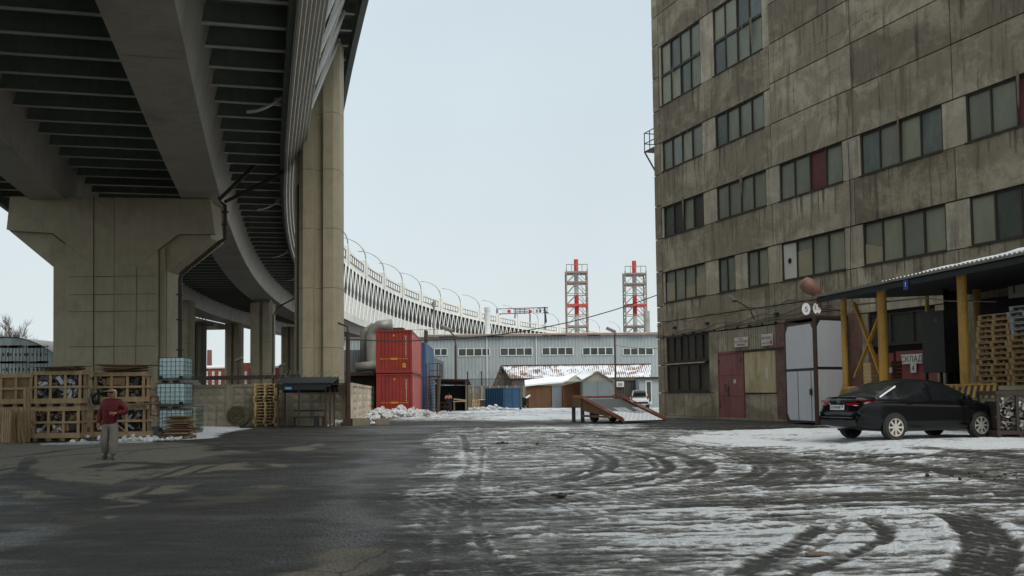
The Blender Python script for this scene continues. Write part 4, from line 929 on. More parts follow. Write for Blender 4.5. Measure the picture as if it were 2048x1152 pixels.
# ---------------------------------------------------------------- loading dock
DO = -6.3                                               # dock front, metres out from the hall wall
def dk(s, off, z): return FM @ Vector((s, off, z))
def dks(px, off):                                       # s on the dock line under a picture column
    return FP(px, 770, off)[0]
dock = thing('loading_dock', 'raised concrete loading dock with a yellow and black hazard edge along the hall', 'loading dock', tuple(dk(28, -3, 0)))
sD0 = dks(1693, DO)
def dbox(m_, *a): m_.box(*a)
m_ = M(FM); m_.box(sD0 + .15, 41, DO + .12, -.02, 0.0, 1.38); m_.box(sD0, 41, DO, -.02, 1.38, 1.48); m_.build('platform', MT['fence'], dock)
m_ = M(FM); sh0, sh1 = dks(1885, DO), dks(1996, DO)
m_.box(sh0, sh1, DO - .03, DO - .005, 1.16, 1.52, 0)
n = 9
for k in range(n):
    x0 = sh0 + (sh1 - sh0) * k / n; w_ = (sh1 - sh0) / n * .5; sl_ = w_ * .9
    m_.add([(x0, DO - .036, 1.165), (x0 + w_, DO - .036, 1.165), (min(x0 + w_ + sl_, sh1), DO - .036, 1.51), (x0 + sl_, DO - .036, 1.51)], [(0, 1, 2, 3)], 1)
m_.box(sh0 - 2, sh1, DO - .035, DO - .02, 1.525, 1.56, 1)
m_.build('hazard_edge', [MT['black'], MT['yellow']], dock)
m_ = M(FM)
m_.tube([(sD0 - .1, DO - .05, 1.48), (dks(1775, DO), DO - .05, 1.48)], .07, 8); m_.tube([(sD0 - .1, DO - .05, 1.48), (sD0 - .22, DO - .05, 1.3), (sD0 - .22, DO - .05, 0)], .07, 8); m_.build('guard_pipe', MT['yellow'], dock)
can = thing('dock_canopy', 'long corrugated canopy edged with snow on yellow pipe columns over the loading dock', 'canopy', tuple(dk(28, -3, 0)))
def canz(px, y): 
    s, z = FP(px, y, DO - .3); return s, z
ca_, cb_ = canz(1636, 600), canz(2048, 517)
def zc_(s): return ca_[1] + (cb_[1] - ca_[1]) * (s - ca_[0]) / (cb_[0] - ca_[0])
m_ = M(FM); s0 = ca_[0]; s1 = 41
m_.add([(s0, DO - .3, zc_(s0)), (s1, DO - .3, zc_(s1)), (s1, -.03, zc_(s1) + .35), (s0, -.03, zc_(s0) + .35), (s0, DO - .3, zc_(s0) + .14), (s1, DO - .3, zc_(s1) + .14), (s1, -.03, zc_(s1) + .49), (s0, -.03, zc_(s0) + .49)], [(3, 2, 1, 0), (4, 5, 6, 7), (0, 1, 5, 4), (1, 2, 6, 5), (2, 3, 7, 6), (3, 0, 4, 7)])
m_.beam((s0, DO - .33, zc_(s0) - .03), (s1, DO - .33, zc_(s1) - .03), .06, .16); m_.build('roof', MT['corr'], can)
m_ = M(FM)
k = s0
while k < 36: m_.beam((k, DO - .37, zc_(k) + .17), (k + .05, DO - .37, zc_(k) + .17), .04, .06); k += .16
m_.beam((s0, DO - .38, zc_(s0) + .12), (s1, DO - .38, zc_(s1) + .12), .03, .07)
m_.build('roof_edge', MT['galv'], can)
m_ = M(FM); sa = ca_[0] + 3.2; nn = 40; vs = []
rr = random.Random(4)
for i in range(nn + 1):
    s = sa + (s1 - sa) * i / nn; t_ = (.015 + .085 * min(1, i / 14)) * (.75 + .5 * rr.random())
    vs += [(s, DO - .36, zc_(s) + .16), (s, DO - .34, zc_(s) + .17 + t_), (s, DO + .6, zc_(s) + .19 + t_ * 1.1), (s, -.1, zc_(s) + .52 + t_)]
fs = [(i * 4 + j, (i + 1) * 4 + j, (i + 1) * 4 + j + 1, i * 4 + j + 1) for i in range(nn) for j in range(3)]
m_.add(vs, fs); m_.build('snow_layer', MT['snow'], can, smooth=True)
def colm(px, zb, r=.115, off=DO + .15):
    s = dks(px, off); q = M(FM); q.tube([(s, off, zb), (s, off, zc_(s) + .0)], r, 12)
    q.box(s - .2, s + .2, off - .2, off + .2, zb, zb + .04); q.build('column', MT['yellow'], can); return s
c1 = colm(1692, 0.02, .10, DO + .02); c2 = colm(1769, 1.48, .15); c3 = colm(1931, 1.48, .135); colm(2200, 1.48)
q = M(FM); q.tube([(dks(1960, -1.5), -1.5, 1.48), (dks(1960, -1.5), -1.5, 4.8)], .12, 10); q.tube([(dks(1860, -2), -2, 3.4), (dks(1860, -2), -2, 4.9)], .07, 8); q.each('back_column', MT['yellow'], can)
for (p0, p1) in (((1708, 605), (1764, 755)), ((1762, 625), (1710, 755))):
    a = FP(*p0, DO + .1); b = FP(*p1, DO + .1); q = M(FM); q.beam((a[0], DO + .1, a[1]), (b[0], DO + .1, b[1]), .05, .13, (0, 1, 0)); q.build('cross_brace', MT['yellow'], can)
q = M(FM); a = FP(1708, 610, DO + .3); b = FP(1850, 596, DO + .3); q.tube([(a[0], DO + .3, a[1]), (b[0], DO + .3, b[1])], .025, 6); q.tube([(b[0], DO + .3, b[1]), (b[0] + .7, DO + .5, b[1] - .15), (b[0] + 2, DO + 1, b[1] - .28)], .015, 6); q.build('conduit', MT['galv'], can)
bs = thing('hanging_sign', 'small blue plate with white figure one hanging under the canopy edge', 'sign', tuple(dk(dks(1820, DO), DO - .38, zc_(dks(1820, DO)) - .5)))
s = dks(1819, DO - .4); z = FP(1819, 570, DO - .4)[1]; q = M(FM); q.box(s - .1, s + .1, DO - .42, DO - .40, z - .13, z + .17); q.build('plate', MT['signblue'], bs); q = M(); q.text('1', .2, textT(s, z + .02, DO - .425)); q.build('lettering', MT['white'], bs)
# dark things on the dock
def dthing(name, label, cat, s, off, z=1.485, group=None): return thing(name, label, cat, tuple(dk(s, off, z)), group)
sk = FP(1867, 700, -4.0)[0]
t = dthing('electrical_cabinet', 'tall black-grey cabinet with a small warning mark standing on legs in the dock bay', 'cabinet', sk, -4.0)
q = M(FM); zt = FP(1867, 622, -4)[1]; zb = FP(1867, 745, -4)[1]; w_ = FP(1886, 700, -4)[0] - FP(1842, 700, -4)[0]
q.box(sk - w_ / 2, sk + w_ / 2, -4, -3.2, zb, zt); q.build('body', surf('charcoal_cabinet', (.03, .032, .034), (.022, .024, .026), 2, .5), t)
q = M(FM)
for x in (-.45, .45):
    for y in (-3.9, -3.3): q.box(sk + x - .04, sk + x + .04, y - .04, y + .04, 1.485, zb)
q.build('leg', MT['blacksteel'], t)
q = M(FM); q.add([(sk + .05, -4.01, 3.6), (sk + .25, -4.01, 3.6), (sk + .15, -4.01, 3.78)], [(0, 1, 2)]); q.build('warning_mark', MT['ochre'], t)
tp_ = thing('tarpaulin', 'dark green tarpaulin draped beside the cabinet in the dock bay', 'tarpaulin', tuple(dk(FP(1905, 700, -3)[0], -3, 1.485)))
q = M(FM); vs = []; s0_ = FP(1888, 700, -3)[0]; s1_ = FP(1928, 700, -3)[0]; nx = 24
for j, z in enumerate((1.49, 2.2, 3.2, 4.3, 4.9)):
    for i in range(nx + 1): t_ = i / nx; vs.append((s0_ + (s1_ - s0_) * t_, -3 + .12 * math.sin(t_ * 19 + j * .5) * (1 - j * .1), z - .25 * math.sin(t_ * 3.1) * (j > 3)))
q.add(vs, [(j * (nx + 1) + i, j * (nx + 1) + i + 1, (j + 1) * (nx + 1) + i + 1, (j + 1) * (nx + 1) + i) for j in range(4) for i in range(nx)]); oo = q.build('sheet', MT['tarp'], tp_, smooth=True); so_ = oo.modifiers.new('s', 'SOLIDIFY'); so_.thickness = .01
# crates on the dock
def board_box(name, label, px0, px1, ytop, off, mat, dep=.8, grp=None):
    a = FP(px0, 770, off); b = FP(px1, 770, off); z1 = FP((px0 + px1) / 2, ytop, off)[1]; t = thing(name, label, 'box', tuple(dk((a[0] + b[0]) / 2, off, 1.485)), grp)
    q = M(FM); s0, s1 = a[0], b[0]; n = 6; h_ = (z1 - 1.63) / n
    for k in range(n): q.box(s0, s1, off, off + .02, 1.63 + k * h_, 1.63 + (k + 1) * h_ - .015); q.box(s1 - .02, s1, off + .021, off + dep, 1.63 + k * h_, 1.63 + (k + 1) * h_ - .015); q.box(s0, s0 + .02, off + .021, off + dep, 1.63 + k * h_, 1.63 + (k + 1) * h_ - .015)
    q.box(s0 + .02, s1 - .02, off + .02, off + dep, 1.65, 1.67); q.build('side_boards', mat, t)
    q = M(FM)
    for x in (s0 + .06, (s0 + s1) / 2, s1 - .06): q.box(x - .05, x + .05, off, off + dep, 1.487, 1.628)
    q.build('skid', MT['woodgrey'], t); return t
board_box('wooden_box', 'light slatted wooden box behind the yellow cross braces on the dock', 1728, 1743, 725, -4.6, MT['woodpale'], dep=.45)
t = board_box('wooden_box', 'brown crate with a white paper label beside the slatted box on the dock', 1755, 1784, 722, -4.3, surf('brown_ply', (.16, .1, .05), (.11, .07, .035), 2, .8), dep=.45)
q = M(FM); s = FP(1779, 740, -4.33)[0]; q.box(s - .15, s + .12, -4.33, -4.305, 2.0, 2.18); q.build('paper_label', MT['paper'], t)
# ---------------------------------------------------------------- pallets
def pallet_mesh(m_, L=1.2, W=.8):
    for x in np.linspace(-W / 2 + .05, W / 2 - .05, 5): m_.box(x - .048, x + .048, -L / 2, L / 2, .122, .144)
    for y in (-L / 2 + .05, 0, L / 2 - .05): m_.box(-W / 2, W / 2, y - .05, y + .05, .1, .1215)
    for x in (-W / 2 + .05, 0, W / 2 - .05):
        for y in (-L / 2 + .055, 0, L / 2 - .055): m_.box(x - .035, x + .035, y - .05, y + .05, .022, .0995)
        m_.box(x - .045, x + .045, -L / 2, L / 2, 0, .018)
ORD = ['bottom', 'second', 'third', 'fourth', 'fifth', 'sixth', 'seventh', 'eighth', 'ninth', 'tenth', 'eleventh', 'twelfth', 'thirteenth', 'fourteenth', 'fifteenth', 'sixteenth']
pal = {}
def pallet_stack(base, ang, n, mats, where, group, jitter=.03, pitch=.1455, seed=1, L=1.2, W=.8, tone=None):
    rr = random.Random(seed)
    for k in range(n):
        mt = mats(k) if callable(mats) else mats
        key = (mt.name, L, W)
        if key not in pal:
            q = M(); pallet_mesh(q, L, W); o = q.build('pallet', mt); pal[key] = o.data; first = True
        else: o = bpy.data.objects.new('pallet', pal[key]); col.objects.link(o)
        o.location = (base[0] + rr.uniform(-jitter, jitter), base[1] + rr.uniform(-jitter, jitter), base[2] + k * pitch); o.rotation_euler = (0, 0, ang + rr.uniform(-.04, .04))
        nm = 'bottom' if k == 0 else ('top' if k == n - 1 else ORD[k] + ' from the bottom')
        col_ = (tone(k) if tone else 'pale wooden')
        tag(o, f'{col_} pallet, {nm} of the stack {where}', 'pallet', group)
hallang = math.atan2(U_.y, U_.x)
b = dk(FP(1976, 760, -4.9)[0], -4.3, 1.485)
pallet_stack(b, hallang + R(90), 13, MT['woodpale'], 'beside the dock column', 'pallets stacked on the dock', .05, .165, 3, 1.2, .75)
b = dk(FP(2003, 760, -3.4)[0], -3.2, 1.485)
pallet_stack(b, hallang + R(90), 12, MT['woodgrey'], 'in the shade between two stacks', 'pallets stacked on the dock', .05, .165, 4)
b = dk(FP(2045, 760, -4.9)[0], -4.3, 1.485)
pallet_stack(b, hallang + R(90), 14, lambda k: MT['woodwhite'] if k > 8 else MT['woodpale'], 'at the picture edge', 'pallets stacked on the dock', .05, .165, 5, 1.2, .8, lambda k: 'whitewashed' if k > 8 else 'yellow wooden')
p = G(526, 853)
pallet_stack((p.x, p.y + .6, .0), R(2), 14, MT['woodpale'], 'against the concrete fence', 'pallets stacked by the fence', .07, .148, 6, .8, 1.05)
# ---------------------------------------------------------------- metal cage with bales at the right edge
cg = thing('steel_cage', 'rusty steel frame cage packed with crumpled silver film in front of the dock', 'cage', (12.6, 24.2, .2))
cT = frame((11.75, 24.35, .2), R(-3)); q = M(cT); W_ = 3.2
for x in np.linspace(0, W_, 8): q.box(x, x + .07, 0, .06, .2, 1.12); q.box(x, x + .07, 1.1, 1.16, .2, 1.12)
q.box(-.02, W_ + .1, -.02, .07, 1.05, 1.16); q.box(-.02, W_ + .1, 1.09, 1.18, 1.05, 1.16); q.box(0, .06, 0, 1.15, 1.05, 1.16); q.box(0, .06, 0, 1.15, .1, .2)
q.box(-.02, W_ + .1, -.02, .07, .1, .2); q.box(-.02, W_ + .1, 1.09, 1.18, .1, .2); q.box(0, W_, -.04, 0.02, .0, .05)
for x in (0, .5, 1, 1.5, 2, 2.5, 3): q.box(x, x + .08, -.03, 1.15, .0, .1)
q.build('frame', MT['darksteel'], cg)
def crumple(m_, x0, x1, y0, y1, z0, z1, n, size, mats, rr, flat=.7):
    for _ in range(n):
        c = Vector((rr.uniform(x0, x1), rr.uniform(y0, y1), rr.uniform(z0, z1))); sz = size * rr.uniform(.4, 1.2)
        a = Vector([rr.gauss(0, 1) for _ in range(3)]).normalized(); b_ = a.orthogonal().normalized(); b_ = (b_ + Vector([rr.gauss(0, .6) for _ in range(3)])).normalized()
        cr = a.cross(b_).normalized(); mi = rr.choice(mats); vs = []
        for i in range(3):
            for j in range(3): vs.append(c + a * (i - 1) * sz * .5 + b_ * (j - 1) * sz * .5 * flat + cr * rr.uniform(-.22, .22) * sz)
        vs = [Vector((min(max(v.x, x0), x1), min(max(v.y, y0), y1), min(max(v.z, z0), z1))) for v in vs]
        m_.add(vs, [(i * 3 + j, i * 3 + j + 1, (i + 1) * 3 + j + 1, (i + 1) * 3 + j) for i in range(2) for j in range(2)], mi)
rr = random.Random(9)
bl_ = thing('film_bale', 'bales of crumpled silver plastic film packed inside the rusty cage', 'bale', (12.6, 24.6, .4)); q = M(cT)
q.box(.12, W_ - .1, .32, 1.0, .22, .9, 2); crumple(q, .1, W_ - .05, .08, .34, .22, 1.0, 620, .17, [0, 0, 0, 1], rr); q.build('film', [surf('silver_film', (.4, .4, .41), (.25, .25, .26), 9, .3, metal=.2), MT['trashdark'], MT['trashdark']], bl_)
# ---------------------------------------------------------------- waste crates on the left
def crate(name, label, c, ang, W, D_, Hh, mat, cols=3, mid=True, group='timber waste crates', foot=.1, diag=False):
    t = thing(name, label, 'crate', tuple(c), group); T = frame(c, ang); w2 = W / 2; q = M(T); th = .03
    po = .09
    xs = np.linspace(-w2 + po / 2, w2 - po / 2, cols + 1)
    for x in xs:
        for y in (-D_ / 2, D_ / 2 - th): q.box(x - po / 2, x + po / 2, y, y + th, foot, Hh)
    for y in (-D_ / 2 + .25, D_ / 2 - .3):
        for x in (-w2 - .001, w2 - th + .001): q.box(x, x + th, y, y + po, foot, Hh)
    q.each('upright', mat, t)
    q = M(T)
    levels = [(foot, foot + .17), (Hh - .14, Hh - .01)] + ([((Hh + foot) / 2 - .035, (Hh + foot) / 2 + .04)] if mid else [])
    for z0, z1 in levels:
        for y in (-D_ / 2 - th, D_ / 2): q.box(-w2 - .03, w2 + .03, y, y + th, z0, z1)
        for x in (-w2 - th - .002, w2 + .002): q.box(x, x + th, -D_ / 2, D_ / 2, z0, z1)
    if diag: q.beam((-.1, -D_ / 2 - .02, (Hh + foot) / 2 - .05), (.35, -D_ / 2 - .02, foot + .12), .02, .1, (0, 1, 0))
    q.box(-w2, w2, -D_ / 2, D_ / 2, foot, foot + .03); q.each('rail', mat, t)
    q = M(T)
    for x in np.linspace(-w2 + .1, w2 - .1, 4): q.box(x - .07, x + .07, -D_ / 2, D_ / 2, .0, foot - .002)
    q.each('skid', MT['woodgrey'], t); return t
def rubbish(label, c, ang, W, D_, z0, z1, mats, seed, n=260, sz=.22):
    rr = random.Random(seed); q = M(frame(c, ang)); q.box(-W / 2 + .08, W / 2 - .08, -D_ / 2 + .2, D_ / 2 - .1, z0, z0 + (z1 - z0) * .85, 0)
    crumple(q, -W / 2 + .05, W / 2 - .05, -D_ / 2 + .04, -D_ / 2 + .3, z0, z1, n, sz, list(range(len(mats))), rr)
    crumple(q, -W / 2 + .05, W / 2 - .05, -D_ / 2 + .1, D_ / 2 - .1, z0 + (z1 - z0) * .8, z1 + .05, n // 3, sz, list(range(len(mats))), rr)
    o = q.build('waste_heap', mats); tag(o, label, 'rubbish', kind='stuff'); return o
a = P(61, 880, 33.4); b = P(156, 880, 33.4); W1 = b.x - a.x; c = ((a.x + b.x) / 2, 33.8, 0.02)
TR = MT['trashdark']; PA = MT['paper']; PB = MT['paperblue']; CA = MT['card']
crate('timber_crate', 'bottom slatted timber crate of brown waste, beside the tall upright planks', c, 0, W1, .62, 1.14, MT['wood'])
rubbish('brown paper and card waste filling the lower left crate', c, 0, W1 - .1, .6, .2, .95, [TR, CA, TR, CA, PA], 21, 90, .38)
c2_ = (c[0] + .03, c[1] + .02, 1.17)
crate('timber_crate', 'upper slatted timber crate full of white and blue film', c2_, R(1), W1 - .02, .62, 1.2, MT['wood'], cols=3)
rubbish('crumpled white and blue film spilling from the upper left crate', c2_, R(1), W1 - .1, .6, .2, 1.05, [TR, PB, PA, TR, PA, CA], 22, 190, .28)
a = P(178, 880, 34.1); b = P(288, 880, 34.1); W2 = b.x - a.x; c3_ = ((a.x + b.x) / 2, 34.5, .02)
crate('timber_crate', 'wide timber crate with a diagonal brace, behind the walking person', c3_, 0, W2, .62, 1.16, MT['wood'], diag=True)
rubbish('white paper and dark waste in the lower crate behind the person', c3_, 0, W2 - .1, .6, .2, .95, [TR, PA, CA, TR, TR], 23, 110, .36)
c4_ = (c3_[0] + .02, c3_[1] + .05, 1.2)
crate('timber_crate', 'timber crate holding a flat cardboard box, stacked above the person\'s head', c4_, R(-1), W2 - .12, .62, 1.12, MT['wood'])
rubbish('dark film and scrap boards in the upper crate behind the person', c4_, R(-1), W2 - .2, .6, .15, .95, [TR, TR, CA, PB, TR, MT['woodgrey']], 24, 120, .32)
cb2 = M(frame(c4_)); cb2.box(-.45, .18, -.28, -.1, .68, .93); o = cb2.build('cardboard_box', MT['card']); setorg(o); tag(o, 'flat brown cardboard box wedged in the top of the upper crate', 'box')
def board_pile(label, c, ang, L, D_, n, seed, mats, th=.02, spread=.25, name='board_pile', cat='boards'):
    rr = random.Random(seed); q = M(frame(c, ang)); z = 0
    for k in range(n):
        l_ = L * rr.uniform(.55, 1.05); d_ = D_ * rr.uniform(.4, 1); x = rr.uniform(-spread, spread); y = rr.uniform(-.15, .15)
        q.obox((x, y, z + th / 2 + .004), (l_, d_, th * rr.uniform(.6, 1.1)), Matrix.Rotation(rr.uniform(-.12, .12), 4, 'Z') @ Matrix.Rotation(rr.uniform(-.025, .025), 4, 'Y'), rr.randrange(len(mats))); z += th * 1.12
    o = q.build(name, mats); setorg(o); tag(o, label, cat); return o
board_pile('loose boards and cardboard lying across the top of the left crate stack', (c2_[0] + .05, c2_[1], 2.37), 0, 1.95, .9, 6, 31, [MT['woodgrey'], MT['card'], MT['woodred']], .022, .12)
board_pile('thicker heap of brown boards piled on the crate behind the person', (c4_[0] + .0, c4_[1], 2.32), 0, 2.0, .9, 10, 32, [MT['woodgrey'], MT['card'], MT['woodred']], .024, .2)
board_pile('scrap planks poking out between the two stacked crates behind the person', (c3_[0] + .5, c3_[1] - .5, 1.19), R(4), 2.0, .3, 2, 33, [MT['woodgrey'], MT['woodpale']], .02, .3)
p = G(345, 880); board_pile('sagging stack of flattened brown cardboard on a low pallet', (p.x, p.y + .7, .1), 0, .98, .8, 26, 34, [MT['card'], MT['card'], MT['woodred'], MT['wood']], .024, .06, 'cardboard_stack', 'cardboard')
q = M(frame((p.x, p.y + .7, 0))); pallet_mesh(q, .8, .95); q.v = [(x, y, z * .66) for x, y, z in q.v]; o = q.build('pallet', MT['woodgrey']); setorg(o); tag(o, 'dark low pallet under the flattened cardboard stack', 'pallet')
# things between and left of the crates
def slats(label, pts, mat, name='plank_bundle', cat='planks'):
    q = M()
    for (a, b, w_, t_) in pts: q.beam(a, b, w_, t_, (0, 1, 0))
    o = q.build(name, mat); setorg(o); tag(o, label, cat); return o
Yb = 32.4
def pb(x, y, Y=Yb): 
    v = P(x, y, Y); return v
slats('bundle of fresh timber boards leaning upright before the partly seen crate', [(pb(6 + i * 4.2, 885), pb(9 + i * 4.2, 816 + i), .055, .10) for i in range(4)] + [(pb(4 + i * 4, 885, 32.6), pb(6 + i * 4, 815, 32.6), .05, .1) for i in range(4)], MT['wood'])
slats('two tall planks standing upright against the stack of film-filled crates', [(pb(50, 884, 33), pb(50, 774, 33), .08, .06), (pb(57, 884, 33.2), pb(58, 776, 33.2), .08, .06)], MT['wood'])
rr = random.Random(8); q = M()
for k in range(34): a = pb(rr.uniform(24, 48), 884, rr.uniform(32.8, 33.6)); a.z = 0; bt = a + Vector((rr.uniform(-.15, .15), rr.uniform(-.1, .1), rr.uniform(.75, 1.2))); q.beam(a, bt, rr.uniform(.03, .09), rr.uniform(.02, .04), (0, 1, 0))
o = q.build('offcut_heap', MT['wood']); setorg(o); tag(o, 'tangled upright offcuts of broken timber left of the tall planks', 'offcuts')
t = crate('timber_crate', 'partly seen bottom crate beside the leaning board bundle', (pb(-22, 885).x, 34, .02), 0, 1.6, 1.0, 1.15, MT['wood']); t = crate('timber_crate', 'partly seen upper crate holding a big brown carton', (pb(-20, 885).x, 34, 1.17), 0, 1.6, 1.0, 1.12, MT['wood'])
q = M(frame((pb(-20, 885).x, 34, 1.2))); q.box(-.75, .75, -.42, .45, .15, 1.0); o = q.build('cardboard_box', MT['card']); setorg(o); tag(o, 'big brown carton filling the partly seen upper crate', 'box')
q = M(); vs = []
c_ = pb(172, 884, 34.2); rr = random.Random(2)
t = thing('rubbish_bag', 'grey plastic sheet hanging in the gap between the crate stacks', 'plastic sheet', (c_.x, 34.3, 0)); q = M(frame((c_.x - .02, 34.2, 0)))
q.tube([(0, 0, .95), (.02, 0, 1.3), (0, 0, 1.8), (.02, .02, 2.35)], [.05, .12, .11, .06], 9); q.build('sheet', MT['woodwhite'], t, smooth=True)
t = thing('rubbish_bag', 'glossy black rubbish bag between the crate stacks behind the person', 'bag', (c_.x + .3, 34.8, 1.2)); q = M(frame((pb(188, 880, 34).x, 34.1, 1.2)))
q.lathe([(.05, 0), (.12, .06), (.14, .2), (.10, .36), (.03, .42)], 14); q.build('bag', MT['blackbag'], t, smooth=True)
t = thing('timber_square', 'small open timber square leaning beside the crate by the white tanks', 'timber', (pb(310, 880).x, 34, .8)); q = M(); a = [P(301, 794, 34), P(316, 794, 34), P(316, 832, 34), P(301, 830, 34)]
for i in range(4): q.beam(a[i], a[(i + 1) % 4], .06, .06, (0, 1, 0))
q.build('rail', MT['woodred'], t)
q = M(); rr = random.Random(12)
for k in range(26): a = P(rr.uniform(185, 205), rr.uniform(752, 830), 35.2); q.obox(a, (rr.uniform(.1, .5), .03, rr.uniform(.05, .12)), Matrix.Rotation(rr.choice([0, 1.5, .2]), 4, 'Y'))
o = q.build('broken_pallet', MT['wood']); setorg(o); tag(o, 'broken upright pallet pieces between the two crate stacks', 'pallet')
# ---------------------------------------------------------------- white tanks
def tank(label, c, ang, plastic, W=1.0, Hh=1.0):
    t = thing('liquid_tank', label, 'tank', tuple(c), 'caged plastic tanks'); T = frame(c, ang); h = W / 2
    q = M(T); q.box(-h + .03, h - .03, -h + .03, h - .03, .16, Hh - .04); bo = q.build('bottle', plastic, t, bevel=.07)
    q = M(T)
    for k in range(7):
        x = -h + k * W / 6
        for y in (-h, h): q.box(x - .007, x + .007, y - .007, y + .007, .12, Hh)
        for xx in (-h, h): q.box(xx - .007, xx + .007, -h + k * W / 6 - .011, -h + k * W / 6 + .011, .12, Hh)
    for z in np.linspace(.14, Hh - .01, 6):
        for y in (-h - .015, h + .015): q.box(-h, h, y - .006, y + .006, z - .007, z + .007)
        for x in (-h - .015, h + .015): q.box(x - .01, x + .01, -h, h, z - .011, z + .011)
    q.build('cage', MT['cage'], t)
    q = M(T); q.box(-h, h, -h, h, .09, .12)
    for x in (-h + .07, 0, h - .07): q.box(x - .07, x + .07, -h, h, 0, .09)
    q.build('pallet_base', MT['galv'], t)
    q = M(T); 
    for x in (-h + .12, h - .12): q.box(x - .07, x + .07, -h - .035, -h - .02, .13, .26)
    q.each('corner_plate', MT['black'], t); return t
a = P(312, 870, 38.2); xx = P(338, 870, 38.2).x
tank('bottom caged plastic tank of the three, behind the cardboard stack', (xx + .02, 38.9, .02), 0, MT['ibc'], 1.02, .98)
tank('middle caged plastic tank, widest of the white stack', (xx - .01, 38.85, 1.01), R(1), MT['ibc'], 1.1, .98)
tank('topmost caged plastic tank standing highest on the white stack', (xx + .0, 38.9, 2.0), R(-1), MT['ibc'], 1.02, .98)
tank('yellowed caged tank peeking out right behind the bottom white tank', (P(370, 870, 40).x, 40.4, .02), 0, MT['ibcy'], .9, 1.05)
# ---------------------------------------------------------------- concrete fences
def fence(name, label, A, B, n, Hh, mat, wire=True, top=True, cell=True, holes=False):
    A = Vector((A[0], A[1], 0)); B = Vector((B[0], B[1], 0)); L = (B - A).length; ang = math.atan2(B.y - A.y, B.x - A.x); T = frame(tuple(A), ang)
    t = thing(name, label, 'fence', tuple((A + B) / 2)); w_ = L / n
    for k in range(n):
        q = M(T); x0, x1 = k * w_ + .03, (k + 1) * w_ - .03
        q.box(x0, x1, .03, .12, 0, Hh)
        for z0, z1 in ((0, .28), (Hh - .14, Hh)): q.box(x0, x1, -.03, .029, z0, z1)
        q.box(x0, x0 + .16, -.03, .029, .28, Hh - .14); q.box(x1 - .16, x1, -.03, .029, .28, Hh - .14)
        if cell:
            nc = max(3, int(w_ / .55)); 
            for c in range(nc):
                for r_ in range(4):
                    cx0 = x0 + .18 + c * (x1 - x0 - .36) / nc; cw = (x1 - x0 - .36) / nc; cz = .30 + r_ * (Hh - .46) / 4; ch = (Hh - .46) / 4
                    b_ = len(q.v); q.add([(cx0 + .02, .029, cz + .02), (cx0 + cw - .02, .029, cz + .02), (cx0 + cw - .02, .029, cz + ch - .02), (cx0 + .02, .029, cz + ch - .02), (cx0 + cw / 2, -.02, cz + ch / 2)], [(0, 1, 4), (1, 2, 4), (2, 3, 4), (3, 0, 4)])
        q.build('concrete_panel', mat, t)
    q = M(T)
    for k in range(n + 1): q.box(k * w_ - .09, k * w_ + .09, -.06, .16, 0, Hh + (.0 if not holes else .1))
    q.each('post', mat, t)
    if wire:
        q = M(T); pts = []
        turns = int(L / .42)
        for i in range(turns * 14 + 1):
            an = i / 14 * 2 * math.pi; x = i / 14 * .42; rr_ = .30 + .05 * math.sin(x * 1.3); pts.append((x + .22 * math.sin(an), .05 + rr_ * .5 * math.cos(an), Hh + .33 + rr_ * math.sin(an * 1.0 + .6) * .9))
        q.tube(pts, .009, 3, cap=False)
        for k in range(n + 1): q.tube([(k * w_, .05, Hh), (k * w_ - .1, .05, Hh + .5)], .02, 5)
        q.tube([(0, .05, Hh + .12), (L, .05, Hh + .12)], .012, 4); q.build('razor_wire', MT['galv'], t)
    return t
FA1 = G(370, 850); FB1 = G(690, 853)
A_ = Vector((-17.2, 50.2, 0)); B_ = Vector((-8.1, 47.9, 0))
fence('concrete_fence', 'grey cast concrete fence with razor wire behind the shelter and the pallets', (-17.0, 50.1), (-8.05, 48.4), 3, 2.06, MT['fence'])
fence('concrete_fence', 'dark concrete fence running on behind the timber crates', (-31, 50.6), (-17.1, 50.25), 5, 2.0, MT['fence'], wire=False)
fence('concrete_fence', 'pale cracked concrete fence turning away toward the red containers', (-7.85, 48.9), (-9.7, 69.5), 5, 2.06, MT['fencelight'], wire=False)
bm = M(); a = P(368, 757, 49.5); b = P(600, 753, 49.2); bm.beam(a, b, .12, .2); bm.beam(P(366, 747, 49.4), P(384, 760, 49.4), .05, .08, (0, 1, 0)); bm.beam(P(366, 768, 49.4), P(384, 756, 49.4), .05, .08, (0, 1, 0))
for x in (384, 548, 598): bm.beam(P(x, 753, 49.5), P(x, 770, 49.5), .06, .06)
t = thing('pipe_run', 'dark steel beam carried just above the concrete fence', 'pipe', (-14, 49.4, 2)); bm.build('beam', MT['darksteel'], t)
# round bundle by the fence
def coil_bundle():
    c = P(481, 830, 48.0); t = thing('twig_basket', 'round wicker-like bundle of twigs leaning on the fence beside the pallets', 'bundle', (c.x, 48.0, 0)); rr = random.Random(14); q = M()
    for k in range(170):
        r_ = .5 + rr.uniform(-.42, .02); y = 47.9 + rr.uniform(-.25, .25); a0 = rr.uniform(0, 6.28); L_ = rr.uniform(1.5, 4); pts = []
        for i in range(7): an = a0 + L_ * i / 6; pts.append((c.x - .05 + r_ * math.cos(an) + (y - 47.9) * .25, y + rr.uniform(-.03, .03), .52 + r_ * .98 * math.sin(an)))
        q.tube(pts, .012, 4, mi=rr.choice([0, 0, 1]))
    q.lathe([(.0, -.2), (.3, -.24), (.46, -.12), (.48, .2), (0, .2)], 20, T=Matrix.Translation((c.x, 47.95, .52)) @ Matrix.Rotation(R(90), 4, 'X'))
    q.build('bundle', [MT['greenbasket'], MT['galv']], t)
coil_bundle()
